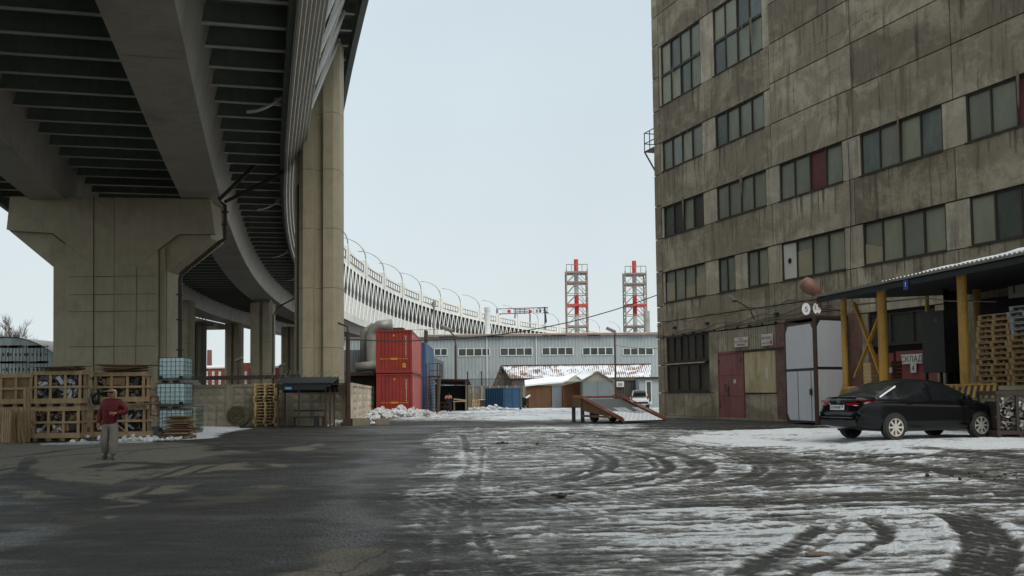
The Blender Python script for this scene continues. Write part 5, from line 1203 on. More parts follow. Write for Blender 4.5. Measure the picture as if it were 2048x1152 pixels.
# shelter
shx0 = P(563, 850, 47.3).x; shx1 = P(664, 850, 47.3).x; sT = frame((shx0, 46.6, 0)); W_ = shx1 - shx0
sh = thing('shelter', 'open smoking shelter with a dark corrugated roof in front of the concrete fence', 'shelter', ((shx0 + shx1) / 2, 47.4, 0))
q = M(sT)
for k in range(22): x = -.1 + k * (W_ + .3) / 22; q.add([(x, -.25, 2.0), (x + .06, -.25, 2.06), (x + .12, -.25, 2.0), (x, 1.5, 2.32), (x + .06, 1.5, 2.38), (x + .12, 1.5, 2.32)], [(0, 1, 4, 3), (1, 2, 5, 4)])
q.box(-.1, W_ + .2, -.22, 1.5, 1.96, 1.995); q.box(-.1, W_ + .2, 1.35, 1.5, 1.6, 2.3); q.beam((-.1, -.2, 1.9), (W_ + .1, -.2, 1.9), .05, .1); q.box(.1, W_ - .1, -.24, -.2, 1.72, 1.9); q.build('roof', MT['corr'], sh)
for x, y, nm in ((0, 0, 'post'), (W_ * .42, -.18, 'post'), (W_ - .18, 0, 'post'), (W_, .2, 'post'), (0.02, 1.3, 'post'), (W_, 1.3, 'post')):
    q = M(sT); q.box(x - .035, x + .035, y - .035, y + .035, 0, 2.02); q.build(nm, MT['rust'], sh)
q = M(sT); q.box(.45, W_ - .4, .9, 1.2, .42, .47); q.box(.45, W_ - .4, 1.18, 1.22, .7, .78); [q.box(x, x + .05, .9, 1.2, 0, .42) for x in (.5, W_ - .5)]; q.build('bench', MT['darksteel'], sh)
q = M(sT); q.box(.38, .68, -.27, -.25, 1.75, 1.86); q.build('blue_plate', MT['skyblue'], sh)
bn = M(sT); bn.lathe([(.12, 0), (.13, .5), (.12, .5), (.1, .02)], 14, (1.72, .35, 0)); o = bn.build('litter_bin', MT['blacksteel']); setorg(o); tag(o, 'dark cylindrical litter bin under the shelter roof', 'bin')
# utility pole
pp = P(695, 850, 47.9); up = thing('utility_pole', 'dark rusty utility pole with a bent bracket and meter box beside the tall pier', 'pole', (pp.x, 47.9, 0)); q = M(); X0 = P(696, 800, 47.9).x
q.tube([(X0, 47.9, 0), (X0, 47.9, 4.5)], [.13, .09], 10); q.box(X0 - .2, X0 + .2, 47.7, 48.1, 0, .35); q.build('pole', MT['rust'], up)
q = M(); q.tube([(X0 + .02, 47.9, 4.3), (X0 - .03, 47.9, 4.75), P(676, 646, 47.9)], [.05, .04, .05], 6); q.build('bracket', MT['darksteel'], up)
q = M(); q.box(X0 - .42, X0 - .12, 47.65, 47.85, 1.45, 1.95); q.tube([(X0 - .2, 47.7, 1.45), (X0 - .1, 47.65, 1.1), (X0 + .15, 47.7, 1.0)], .02, 6); q.build('meter_box', MT['rust'], up)
q = M(); q.box(X0 - .55, X0 - .3, 47.9, 48.3, 0, .25); q.box(X0 + .25, X0 + 1.0, 47.7, 48.2, 0, .36); q.box(X0 + 1.2, X0 + 1.8, 48.8, 49.3, 0, .3); 
for o, lb in zip(q.each('concrete_block', MT['fence']), ('cracked concrete block butting the foot of the dark pole on its fence side', 'longest concrete block lying on the yard side of the dark pole', 'low concrete block in front of the pale fence corner')): setorg(o); tag(o, lb, 'concrete block')
# snow bank: irregular lumps
def lumps(name, label, path, r0, r1, n, seed, mat='snowbank', zs=.7):
    rr = random.Random(seed); q = M(); P_ = [Vector((p[0], p[1], 0)) for p in path]
    for k in range(n):
        t = rr.random() * (len(P_) - 1); i = min(int(t), len(P_) - 2); c = P_[i].lerp(P_[i + 1], t - i) + Vector((rr.gauss(0, .35), rr.gauss(0, .35), 0)); r_ = rr.uniform(r0, r1)
        c.z = max(0, rr.gauss(.1, .22)) * (r1 / .35); nu, nv = 9, 6; vs = []; ph = rr.random() * 9
        for j in range(nv + 1):
            for i2 in range(nu):
                th = math.pi * j / nv; an = 2 * math.pi * i2 / nu; f = 1 + .28 * math.sin(3 * an + ph + j) + .22 * math.cos(5 * an - ph * 2 + 2 * j)
                vs.append((c.x + r_ * f * math.sin(th) * math.cos(an), c.y + r_ * f * math.sin(th) * math.sin(an), max(-.02, c.z + r_ * zs * f * math.cos(th))))
        q.add(vs, [(j * nu + i2, j * nu + (i2 + 1) % nu, (j + 1) * nu + (i2 + 1) % nu, (j + 1) * nu + i2) for j in range(nv) for i2 in range(nu)])
    o = q.build(name, MT[mat], smooth=False); tag(o, label, None, kind='stuff'); return o
lumps('snow_bank', 'lumpy white snow heaped along the foot of the red containers', [(-8.9, 65), (-8.6, 66.8), (-7.2, 67.3), (-6.0, 66.5)], .12, .30, 260, 41)
lumps('snow_bank', 'low lumps of snow in front of the steel stair', [(-6.2, 66.5), (-5.8, 69), (-5.5, 73), (-5.2, 78)], .05, .13, 60, 42)
lumps('snow_bank', 'small lumps of snow along the foot of the timber crates', [(-14.2, 33.0), (-12.9, 33.3), (-12.2, 33.5), (-11.4, 34)], .04, .1, 60, 43)
lumps('snow_bank', 'snow lumps by the blue skip', [(-3.2, 91), (-2.4, 90), (-1.2, 91), (-4, 93)], .08, .2, 60, 46)
lumps('snow_bank', 'scattered snow by the pole and fence corner', [(-8.6, 48.0), (-7.6, 49), (-7.9, 56), (-8.8, 62)], .06, .16, 90, 44)
lumps('dirt_clods', 'dark mud clods on the slush in front of the parked car', [(7.0, 15.9), (8.4, 16.2)], .012, .035, 60, 45, 'gravel')
o = lumps('dirt_clods', 'few dark clods lying on the slushy yard', [G(1090, 886)[:2], G(1000, 889)[:2]], .02, .045, 8, 47, 'gravel')
def rock(px, py, r_, label, mat='gravel'):
    p = G(px, py); q = M(); rr = random.Random(px); nu, nv = 10, 7; vs = []
    for j in range(nv + 1):
        for i in range(nu):
            th = math.pi * j / nv; an = 2 * math.pi * i / nu; f = 1 + rr.uniform(-.18, .18); vs.append((p.x + r_ * 1.3 * f * math.sin(th) * math.cos(an), p.y + r_ * f * math.sin(th) * math.sin(an), p.z + r_ * .4 + r_ * .6 * f * math.cos(th)))
    q.add(vs, [(j * nu + i, j * nu + (i + 1) % nu, (j + 1) * nu + (i + 1) % nu, (j + 1) * nu + i) for j in range(nv) for i in range(nu)]); o = q.build('mud_clod', MT[mat], smooth=True); setorg(o); tag(o, label, 'clod')
rock(1122, 994, .06, 'largest dark mud clod in the middle of the slush'); rock(1108, 992, .035, 'small mud clod just beside the largest one'); rock(1005, 888, .07, 'dark clod farther back near the curved tyre tracks')
p = G(1632, 1113); q = M(frame((p.x, p.y, .02), R(12))); q.prism([(x * .6, y * .9) for x, y in ((-.17, -.06), (.0, -.1), (.2, -.03), (.16, .05), (.04, .07), (.0, .12), (-.03, .06), (-.13, .05))], 0, .012); o = q.build('cardboard_scrap', surf('wet_card', (.17, .115, .075), (.13, .09, .06), 6, .9)); setorg(o); tag(o, 'torn scrap of brown cardboard lying on the snow', 'cardboard')
# ---------------------------------------------------------------- shipping containers
def corr_panel(m_, x0, x1, z0, z1, y, n, dep, T=None, mi=0):
    vs = []; w_ = (x1 - x0) / n
    prof = []
    for k in range(n): prof += [(x0 + k * w_, y), (x0 + k * w_ + w_ * .3, y), (x0 + k * w_ + w_ * .5, y + dep), (x0 + k * w_ + w_ * .8, y + dep)]
    prof.append((x1, y)); vs = [(a, b, z0) for a, b in prof] + [(a, b, z1) for a, b in prof]; L = len(prof)
    if T: vs = [T @ Vector(v) for v in vs]
    m_.add(vs, [(i, i + 1, L + i + 1, L + i) for i in range(L - 1)], mi)
def container(label, c, ang, mat, L=12.19, W=2.44, Hh=2.9, marks=True, group=None, code='MEDU 784504 1'):
    t = thing('shipping_container', label, 'container', tuple(c), group); T = frame(c, ang)
    q = M(T); e = .15
    for x in (0, W - e):
        for y in (0, L - e): q.box(x, x + e, y, y + e, .0, Hh)
    for z0, z1 in ((0, .15), (Hh - .12, Hh)):
        for y in (.01, L - .11): q.box(e, W - e, y, y + .1, z0, z1)
        for x in (.01, W - .11): q.box(x, x + .1, e, L - e, z0, z1)
    q.box(.05, W - .05, .05, L - .05, Hh - .1, Hh - .03); q.box(.05, W - .05, .05, L - .05, .02, .1)
    for x in (0, W - .18):
        for y in (0, L - .18):
            for z in (-.001, Hh - .11): q.box(x - .004, x + .18, y - .004, y + .18, z, z + .115)
    q.build('frame', mat, t)
    q = M(T); corr_panel(q, e, W - e, .15, Hh - .12, .04, 9, .035); corr_panel(q, e, W - e, .15, Hh - .12, L - .06, 9, .035)
    side = Matrix.Rotation(R(90), 4, 'Z'); 
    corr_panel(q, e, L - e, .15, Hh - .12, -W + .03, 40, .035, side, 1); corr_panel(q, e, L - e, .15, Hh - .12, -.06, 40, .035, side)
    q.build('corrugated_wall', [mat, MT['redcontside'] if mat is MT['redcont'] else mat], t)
    if marks:
        q = M(T); fT = T @ Matrix.Rotation(R(90), 4, 'X')
        Y = .028
        q2 = M(T); q2.box(.35, W - .35, Y - .004, Y, .92, .96); q2.box(.3, .38, Y - .006, Y, .9, .98); q2.box(W - .38, W - .3, Y - .006, Y, .9, .98); q2.box(W / 2 - .22, W / 2 + .22, Y - .007, Y, .87, 1.01)
        q2.box(W - .65, W - .42, Y - .006, Y, .35, .65); q2.add([(W / 2 - .1, Y - .004, 2.46), (W / 2 + .1, Y - .004, 2.46), (W / 2, Y - .004, 2.64)], [(0, 1, 2)]); q2.build('yellow_marking', surf('mark_yellow', (.62, .3, .03), None, 3, .6) if 'mark_yellow' not in bpy.data.materials else bpy.data.materials['mark_yellow'], t)
        q = M(); 
        for k, ch in enumerate(code.replace(' ', '')): q.text(ch, .15, T @ Matrix.Translation((W - .42, Y - .008, 2.45 - k * .135)) @ Matrix.Rotation(R(90), 4, 'X'), thick=.002)
        for k, ch in enumerate('MEDU'): q.text(ch, .22, T @ Matrix.Translation((W + .012, .55, 2.4 - k * .2)) @ Matrix.Rotation(R(90), 4, 'Z') @ Matrix.Rotation(R(90), 4, 'X'), thick=.002)
        q.build('lettering', MT['white'], t)
        q = M(); q.text('HC', .09, T @ Matrix.Translation((W - .535, Y - .012, .5)) @ Matrix.Rotation(R(90), 4, 'X'), thick=.002); q.build('lettering', MT['black'], t)
    return t
pr = P(825, 800, 67.6); ca = R(2.2)
cx = pr.x - 2.44
GC = 'red shipping containers stacked two high'
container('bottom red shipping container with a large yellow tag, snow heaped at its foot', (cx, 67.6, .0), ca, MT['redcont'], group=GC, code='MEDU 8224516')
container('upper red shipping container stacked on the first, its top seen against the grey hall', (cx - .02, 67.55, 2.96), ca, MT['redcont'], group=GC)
q = M(); a = P(786, 660, 100); b = P(805, 660, 100); 
pb2 = P(876, 760, 83)
container('bottom blue shipping container behind the steel stair', (P(852, 800, 83.5).x - 2.44, 83.5, 0), R(1.5), MT['bluecont'], L=12.19, W=2.44, marks=False)
container('upper blue shipping container peeking out right of the red stack', (P(852, 800, 83.5).x - 2.44, 83.5, 2.95), R(1.5), MT['bluecont'], L=12.19, W=2.44, marks=False)
st = thing('steel_stair', 'steep dark steel stair with landing rail against the blue containers', 'stair', (P(864, 820, 77).x, 78, 0)); Ys = 77.5
x0 = P(853, 800, Ys).x; x1 = P(875, 800, Ys).x
for x in (x0, x1):
    q = M(); q.beam((x, Ys, 0), (x, Ys + 2.6, 2.95), .06, .22, (1, 0, 0)); q.box(x - .04, x + .04, Ys - .04, Ys + .04, 0, 3.9); q.build('stringer', MT['darksteel'], st)
for k in range(12): q = M(); q.box(x0, x1, Ys + .1 + k * .21, Ys + .34 + k * .21, .22 + k * .24, .26 + k * .24); q.build('tread', MT['darksteel'], st)
q = M(); q.box(x0 - .1, x1 + .05, Ys + 2.5, Ys + 5.5, 2.88, 2.98); q.build('landing', MT['rust'], st)
q = M()
for z in (3.4, 3.95): q.tube([(x0, Ys + 2.6, z), (x1, Ys + 2.6, z), (x1, Ys + 5.4, z)], .03, 5)
for y in (2.6, 4, 5.4): q.tube([(x1, Ys + y, 2.9), (x1, Ys + y, 3.95)], .03, 5)
q.tube([(x0, Ys + 2.6, 2.9), (x0, Ys + 2.6, 3.95)], .03, 5); q.build('handrail', MT['darksteel'], st)
# ---------------------------------------------------------------- long grey warehouse behind
YW = 125.0
def wx(x, y=750): return P(x, y, YW).x
def wz(x, y): return P(x, y, YW).z
wh = thing('grey_warehouse', 'long low blue-grey clad warehouse with bands of white framed windows across the yard', 'building', (5, YW + 10, 0))
zt = wz(1070, 672); 
q = M(); xa, xb = -21.0, 30.0
n = 118
corr_panel(q, xa, xb, 0, zt, YW, n, .03); q.add([(xa, YW + .05, 0), (xa, YW + 25, 0), (xa, YW + 25, zt), (xa, YW + .05, zt), (xb, YW + .05, 0), (xb, YW + 25, 0), (xb, YW + 25, zt), (xb, YW + .05, zt)], [(3, 2, 1, 0), (4, 5, 6, 7), (3, 7, 6, 2)])
q.build('wall', MT['greywall'], wh)
q = M(); q.box(-11, xb + .2, YW - .35, YW + 25, zt + .02, zt + .2, 0); q.box(-11, xb + .25, YW - .42, YW - .36, zt + .0, zt + .28, 0); q.box(-11, xb + .2, YW - .34, YW + 25, zt + .21, zt + .32, 1)
q.box(xa, -11.1, YW - .2, YW + 25, zt - .1, zt + .06, 0); q.build('roof', [MT['brownroof'], MT['snow']], wh)
for (x0, x1, y0, y1, nn) in ((869, 895, 697, 712, 2), (917, 980, 697, 713, 4), (1001, 1065, 696, 712, 4), (1085, 1147, 695, 711, 4), (1166, 1227, 695, 711, 4), (1247, 1307, 696, 711, 4), (1330, 1390, 695, 710, 4)):
    a, b = wx(x0), wx(x1); z1, z0 = wz(x0, y0), wz(x0, y1); q = M(); q.box(a, b, YW - .08, YW - .01, z0, z0 + .1); q.box(a, b, YW - .08, YW - .01, z1 - .08, z1)
    for k in range(nn + 1): x = a + (b - a) * k / nn; q.box(x - .06, x + .06, YW - .08, YW - .01, z0 + .1, z1 - .08)
    f_ = q.build('window', MT['winwhite'], wh); q = M(); q.box(a, b, YW - .035, YW - .006, z0 + .05, z1 - .04); q.build('pane', MT['winglass'], f_)
q = M()
for x in (974, 1073): a = wx(x); q.tube([(a, YW - .12, 0), (a, YW - .12, zt)], .08, 6)
q.build('downpipe', MT['winwhite'], wh)
q = M()
for k in range(16): a = wx(rr.uniform(880, 1300)); q.box(a - .8, a + 1.2, YW - .5, YW - .42, zt - .06, zt + .04)
q.tube([(wx(840), YW + .5, zt + .2), (wx(840), YW + .5, zt + 1.2)], .04, 4)
for x in (845, 860, 875, 890, 905, 920): q.tube([(wx(x), YW + .3, zt + .2), (wx(x), YW + .3, zt + 1.1)], .03, 4)
q.tube([(wx(780), YW + .3, zt + .95), (wx(920), YW + .3, zt + 1.0)], .035, 4); q.build('roof_rail', MT['galv'], wh)
# darker left wing with ducts, nearer
w2 = thing('service_wing', 'darker grey service building with big bent metal ducts beside the red containers', 'building', (-15, 92, 0)); YV = 90.0
q = M(); a, b = P(600, 700, YV).x, P(835, 700, YV).x; z1 = P(720, 700, YV).z; corr_panel(q, a, b, 0, P(730, 700, YV).z, YV, 46, .03); q.add([(b, YV, 0), (b, YV + 34, 0), (b, YV + 34, z1), (b, YV, z1), (a, YV, z1), (a, YV + 34, z1)], [(0, 1, 2, 3), (3, 2, 5, 4)]); q.build('wall', MT['greydark'], w2)
q = M(); x = P(744, 700, YV - 3).x; r_ = .5
q.tube([(x + 2.5, YV - 3, P(744, 738, YV - 3).z), (x + .6, YV - 3, P(744, 738, YV - 3).z), (x + .1, YV - 3, P(744, 733, YV - 3).z), (x, YV - 3, P(744, 720, YV - 3).z), (x, YV - 3, P(744, 672, YV - 3).z), (x + .1, YV - 3, P(744, 660, YV - 3).z), (x + .7, YV - 3.2, P(744, 652, YV - 3).z), (x + 1.8, YV - 3.2, P(744, 650, YV - 3).z)], r_, 12); q.build('duct', MT['duct'], w2, smooth=True)
q = M(); x = P(731, 700, YV - 2).x; q.tube([(x, YV - 2, P(731, 742, YV - 2).z), (x, YV - 2, P(731, 665, YV - 2).z), (x + .8, YV - 2, P(731, 655, YV - 2).z)], .5, 12); q.tube([(P(712, 734, YV - 4).x, YV - 4, P(712, 735, YV - 4).z), (P(750, 734, YV - 4).x, YV - 4, P(750, 731, YV - 4).z)], .42, 12); q.build('duct', surf('grey_duct', (.2, .21, .2), (.15, .155, .15), 1, .6), w2, smooth=True)
q = M(); a = P(690, 745, 74); b = P(752, 748, 74); q.box(a.x, b.x, 73, 84, P(720, 752, 74).z, P(720, 745, 74).z); q.build('flat_roof', MT['rust'], w2); q = M(); q.box(a.x + .1, b.x - .1, 74, 84, 0, P(720, 752, 74).z); q.build('low_annex', surf('annex_wall', (.07, .06, .05), (.04, .035, .03), 1, .9), w2)
q = M(); 
for (x0, x1, y0, y1, Yq) in ((785, 806, 655, 664, 100), (848, 853, 660, 666, 110)): a = P(x0, y1, Yq); b = P(x1, y0, Yq); q.box(a.x, b.x, Yq, Yq + 2, a.z - 1, b.z)
q.build('roof_unit', MT['rust'], w2)
# dark workshop shed with worker
ds = thing('open_shed', 'dark open-fronted shed with a sagging tin roof beside the blue containers', 'shed', (P(905, 800, 90).x, 91, 0)); Yd = 89
a = P(876, 800, Yd).x; b = P(932, 800, Yd).x; q = M(); q.add([(a - .3, Yd - .8, 2.55 + .25), (b + .3, Yd - .8, 2.72), (b + .3, Yd + 4, 2.3), (a - .3, Yd + 4, 2.4), (a - .3, Yd - .8, 2.88), (b + .3, Yd - .8, 2.8), (b + .3, Yd + 4, 2.38), (a - .3, Yd + 4, 2.48)], [(3, 2, 1, 0), (4, 5, 6, 7), (0, 1, 5, 4), (1, 2, 6, 5), (2, 3, 7, 6), (3, 0, 4, 7)]); q.build('roof', MT['rust'], ds)
q = M(); q.box(a - .2, b, Yd + 3.4, Yd + 3.5, 0, 2.3); q.box(a - .25, a - .2, Yd, Yd + 3.4, 0, 2.4); q.box(b, b + .05, Yd, Yd + 3.4, 0, 2.3); q.build('back_wall', MT['tarp'], ds)
q = M(); [q.box(x, x + .08, Yd - .6, Yd - .5, 0, 2.7) for x in (a, b)]; q.build('post', MT['woodgrey'], ds)
wb = thing('workbench', 'cluttered wooden workbench under the shed roof beside the worker', 'bench', (P(922, 815, 87).x, 87, 0)); q = M(frame((P(920, 815, 87).x, 87, 0))); q.box(-.6, .55, 0, .8, .82, .9); q.obox((0, .3, 1.0), (1.1, .6, .12), Matrix.Rotation(.12, 4, 'Y')); q.build('top', MT['wood'], wb); q = M(frame((P(920, 815, 87).x, 87, 0))); [q.box(x, x + .08, y, y + .08, 0, .82) for x in (-.55, .45) for y in (.02, .7)]; q.build('leg', MT['woodgrey'], wb)
br = thing('barrier', 'rusty low steel barrier in front of the open shed', 'barrier', (P(888, 820, 80).x, 80, 0)); q = M(frame((P(879, 820, 80).x, 80, 0)))
for z in (.45, .8): q.box(0, .85, 0, .05, z, z + .06)
[q.box(x, x + .06, 0, .05, 0, .86) for x in (0, .4, .8)]; q.build('rail', MT['rust'], br)
# fence with round holes, iron railing above
Yf = 113.0; hf = thing('pierced_fence', 'brown concrete fence pierced by a row of round holes behind the blue skip', 'fence', (-1, Yf, 0)); a, b = P(930, 800, Yf).x, P(1065, 800, Yf).x; zt_ = P(1000, 772, Yf).z
q = M(); n = 8; w_ = (b - a) / n
for k in range(n):
    x = a + k * w_; q.box(x, x + w_ - .05, Yf, Yf + .1, 0, zt_ - .75); q.box(x, x + w_ - .05, Yf, Yf + .1, zt_ - .2, zt_)
    for j in range(5): xx_ = x + (j) * w_ / 4; q.box(xx_ - .09 if j else xx_, xx_ + .09 if j < 4 else xx_ - .05, Yf, Yf + .1, zt_ - .75, zt_ - .2)
q.build('concrete_panel', surf('brown_fence', (.17, .15, .12), (.11, .1, .08), 1, .9), hf); q = M(); [q.box(a + k * w_ - .12, a + k * w_ + .1, Yf - .1, Yf - .01, 0, zt_ + .05) for k in range(n + 1)]; q.build('post', MT['fence'], hf)
ir = thing('iron_railing', 'thin black iron railing with coiled wire behind the pierced fence', 'railing', (-1, Yf + 3, 0)); q = M(); za = P(1000, 758, Yf + 3).z
for k in range(74): x = a + .12 * 0 + k * (b - a) / 73; q.box(x - .02, x + .02, Yf + 3, Yf + 3.03, 1.0, za)
q.box(a, b, Yf + 2.98, Yf + 3.05, za, za + .06); q.box(a, b, Yf + 2.98, Yf + 3.05, 1.2, 1.25)
for x in (963, 935, 1010): v = P(x, 760, Yf + 3).x; q.box(v - .06, v + .06, Yf + 2.95, Yf + 3.08, 0, za + .9)
pts = [(a + i * .045, Yf + 3 + .1 * math.cos(i * .7), za + .55 + .38 * math.sin(i * .35)) for i in range(int((b - a) * .62 / .045))]; q.tube(pts, .012, 3, cap=False); q.build('bar', MT['blacksteel'], ir)
# skip (roll-off container)
sk_ = thing('skip', 'dark blue roll-off skip with ribbed sides standing on the snowy far yard', 'skip', (0, 93.5, 0)); pc_ = P(1009, 822, 92.0); pl = P(973, 815, 97.6); prr = P(1041, 818, 96.6)
q = M(); Hs = 1.98
A_ = Vector((pc_.x, 92.0, .16)); L_ = Vector((pl.x, 97.6, .16)); Rr = Vector((prr.x, 93.5, .16)); Rr = Vector((P(1041, 818, 93.6).x, 93.6, .16)); B2 = L_ + (Rr - A_)
def wallq(a, b, th=.06): q.beam((a.x, a.y, (Hs + .16) / 2), (b.x, b.y, (Hs + .16) / 2), th, Hs - .16)
for a, b in ((A_, L_), (A_, Rr), (L_, B2), (Rr, B2)): wallq(a, b)
q.add([(v.x, v.y, .17) for v in (A_, Rr, B2, L_)], [(0, 1, 2, 3)]); q.build('body', MT['bluebin'], sk_)
q = M()
nL = (L_ - A_).normalized(); out_ = Vector((-(L_ - A_).y, (L_ - A_).x, 0)).normalized(); out_ = out_ if out_.x < 0 else -out_
for k in range(9): p_ = A_.lerp(L_, k / 8) + out_ * .08; q.beam((p_.x, p_.y, .16), (p_.x, p_.y, Hs), .10, .1)
for p0, p1 in ((A_, L_), (A_, Rr)): q.beam((p0.x, p0.y - .02, Hs), (p1.x, p1.y - .02, Hs), .14, .12)
for k in (0.02, .5, .98): p_ = A_.lerp(Rr, k); q.beam((p_.x, p_.y - .06, .16), (p_.x, p_.y - .06, Hs - .05), .08, .08)
for k in (.35, .65): 
    p_ = A_.lerp(Rr, k)
p0 = A_.lerp(Rr, .05); p1 = A_.lerp(Rr, .48)
for z in (.9, 1.25, 1.5): q.beam((p0.x, p0.y - .07, z), (p1.x, p1.y - .07, z), .06, .06)
q.build('rib', MT['bluebin'], sk_)
q = M(); [q.tube([(p_.x - .12, p_.y, .12), (p_.x + .12, p_.y, .12)], .12, 10) for p_ in (A_.lerp(L_, .1), A_.lerp(L_, .9), Rr, B2)]; q.build('roller', MT['blacksteel'], sk_)
t = thing('small_crate', 'pale slatted crate with a brown board leaning by the pierced fence', 'crate', (P(952, 816, 99).x, 99, 0)); q = M(frame((P(945, 816, 99).x, 99, 0)))
for k in range(5): q.box(k * .17, k * .17 + .06, 0, .03, 0, .92)
for z in (0, .45, .88): q.box(0, .75, .03, .06, z, z + .06)
q.build('slat', MT['woodpale'], t); q = M(frame((P(958, 816, 99).x, 99, 0))); q.box(.05, .85, .05, .1, 0, .9); q.build('brown_board', MT['woodred'], t); q = M(frame((P(958, 816, 99).x, 99, 0))); q.box(.0, .9, -.05, .2, .9, .96); q.build('snow_cap', MT['snow'], t)
# long low barn with snowy sheet roof
Yg = 117.0; gb = thing('long_barn', 'long low barn with a rust-brown corrugated roof half covered in snow', 'barn', (8, Yg + 3, 0))
zr = P(1150, 731, Yg + 3).z; ze = P(1150, 756, Yg).z; xr0 = P(1003, 731, Yg + 3).x; xr1 = P(1302, 731, Yg + 3).x; xe0 = P(1020, 756, Yg).x; xe1 = P(1300, 756, Yg).x
q = M(); n = 96
vs = []
for k in range(n * 2 + 1):
    t_ = k / (n * 2); h_ = .05 * (k % 2); vs += [(xe0 + (xe1 - xe0) * t_, Yg - .3, ze + h_), (xr0 + (xr1 - xr0) * t_, Yg + 3, zr + h_), (xe0 - 1.6 + (xe1 - xe0 + 1.6) * t_, Yg + 6.3, ze + h_)]
q.add(vs, [(k * 3 + j, (k + 1) * 3 + j, (k + 1) * 3 + j + 1, k * 3 + j + 1) for k in range(n * 2) for j in (0, 1)]); rf = q.build('roof', MT['fibresnow'], gb)
q = M(); q.beam((xr0, Yg + 3, zr + .08), (xr1, Yg + 3, zr + .08), .2, .12); g0 = Vector((xr0, Yg + 3, zr)); q.beam(g0 + Vector((-.05, -.1, 0)), (P(987, 770, Yg).x, Yg + .5, P(987, 772, Yg).z), .2, .12, (0, 1, 0)); q.beam((xe0, Yg - .35, ze - .03), g0 + Vector((0, -.1, .02)), .12, .16, (0, 1, 0)); q.build('ridge_board', MT['rust'], rf)
q = M(); q.box(xe0 + .2, xe1, Yg, Yg + 6, 0, ze - .02); q.add([(xe0 + .2, Yg - .002, ze - .02), (xr0 + .3, Yg + 2.9, zr - .05), (P(990, 770, Yg).x, Yg + .5, 2.6), (P(990, 770, Yg).x, Yg + .5, 0), (xe0 + .2, Yg - .002, 0)], [(0, 1, 2, 3, 4)]); q.build('wall', surf('barn_wall', (.2, .2, .18), (.15, .14, .12), .8, .9, streak=.4), gb)
q = M(); a = P(1058, 755, Yg).x; b = P(1086, 755, Yg).x; q.box(a, b, Yg - .12, Yg - .05, P(1070, 770, Yg).z, P(1070, 752, Yg).z); q.build('glass_block_window', MT['paper'], gb)
# row of small sheds and garage
Ys_ = 103.0
sd_ = thing('timber_shed', 'low shed of brown boards and a grey panel under a thin snow-edged roof', 'shed', (P(1100, 812, Ys_).x, Ys_ + 2, 0))
def sx(x): return P(x, 800, Ys_).x
def sz(x, y): return P(x, y, Ys_).z
for (x0, x1, nm, mt) in ((1053, 1103, 'board_front', MT['shedwood']), (1104, 1124, 'grey_panel', MT['greendoor']), (1125, 1166, 'board_door', surf('orange_brown_boards', (.22, .11, .05), (.15, .07, .035), 1, .85, streak=.4))):
    q = M(); m0, m1 = sx(x0), sx(x1); z0 = sz(x0, 772); z1 = sz(x1, 768 - (x1 - 1124) * .14 if x1 > 1124 else 771)
    nb_ = max(2, int((m1 - m0) / .22)) if nm != 'grey_panel' else 1
    for k in range(nb_): 
        u0 = m0 + (m1 - m0) * k / nb_; u1 = m0 + (m1 - m0) * (k + 1) / nb_ - .012; zz_ = z0 + (z1 - z0) * (k + .5) / nb_; q.box(u0, u1, Ys_ + (k % 2) * .015, Ys_ + 2.5, 0, zz_)
    q.build(nm, mt, sd_)
q = M(); pts = [(1050, 773), (1085, 769), (1124, 766), (1150, 760), (1168, 758)]
for a, b in zip(pts, pts[1:]):
    A = P(*a, Ys_ - .3); B = P(*b, Ys_ - .3); q.add([A, B, B + Vector((0, 3, .5)), A + Vector((0, 3, .5)), A + Vector((0, 0, .16)), B + Vector((0, 0, .16)), B + Vector((0, 3, .7)), A + Vector((0, 3, .7))], [(3, 2, 1, 0), (4, 5, 6, 7), (0, 1, 5, 4), (1, 2, 6, 5), (2, 3, 7, 6), (3, 0, 4, 7)])
q.build('snowy_roof', MT['snow'], sd_)
Yga = 99.0; ga = thing('garage', 'small grey double-door garage with a pitched grey roof and snow on its left slope', 'garage', (P(1196, 813, Yga).x, Yga + 3, 0))
A = P(1166, 813, Yga); B = P(1226, 816, Yga); zE = P(1166, 762, Yga).z; zA = P(1195, 743, Yga).z; xm = P(1195, 743, Yga).x
q = M(); q.prism([(A.x, 0), (B.x, 0), (B.x, zE), (A.x, zE)], 0, 5, T=Matrix.Translation((0, Yga + 5.02, 0)) @ Matrix.Rotation(R(90), 4, 'X')); q.prism([(A.x, zE + .01), (B.x, zE + .01), (xm, zA)], 0, 5, T=Matrix.Translation((0, Yga + 5, 0)) @ Matrix.Rotation(R(90), 4, 'X')); q.build('wall', surf('pale_grey_gable', (.3, .31, .28), (.24, .25, .23), 1, .7), ga)
for x0, x1 in ((A.x + .05, (A.x + B.x) / 2 - .03), ((A.x + B.x) / 2 + .03, B.x - .05)): q = M(); q.box(x0, x1, Yga - .05, Yga + .01, .05, zE - .1); q.build('door', MT['greendoor'], ga)
L2 = P(1128, 768, Yga); q = M(); q.add([(A.x - .2, Yga - .25, zE), (xm, Yga - .25, zA + .06), (xm - 1.3, Yga + 5, zA + .1), (P(1128, 766, Yga + 2).x, Yga + 4, zE - .05)], [(0, 1, 2, 3)]); q.add([(xm, Yga - .25, zA + .06), (B.x + .25, Yga - .25, zE - .05), (B.x + .25, Yga + 5, zE), (xm - 1.3, Yga + 5, zA + .1)], [(0, 1, 2, 3)]); o = q.build('roof', surf('grey_roof_felt', (.33, .33, .3), (.27, .27, .25), 1, .8), ga); s_ = o.modifiers.new('s', 'SOLIDIFY'); s_.thickness = .07
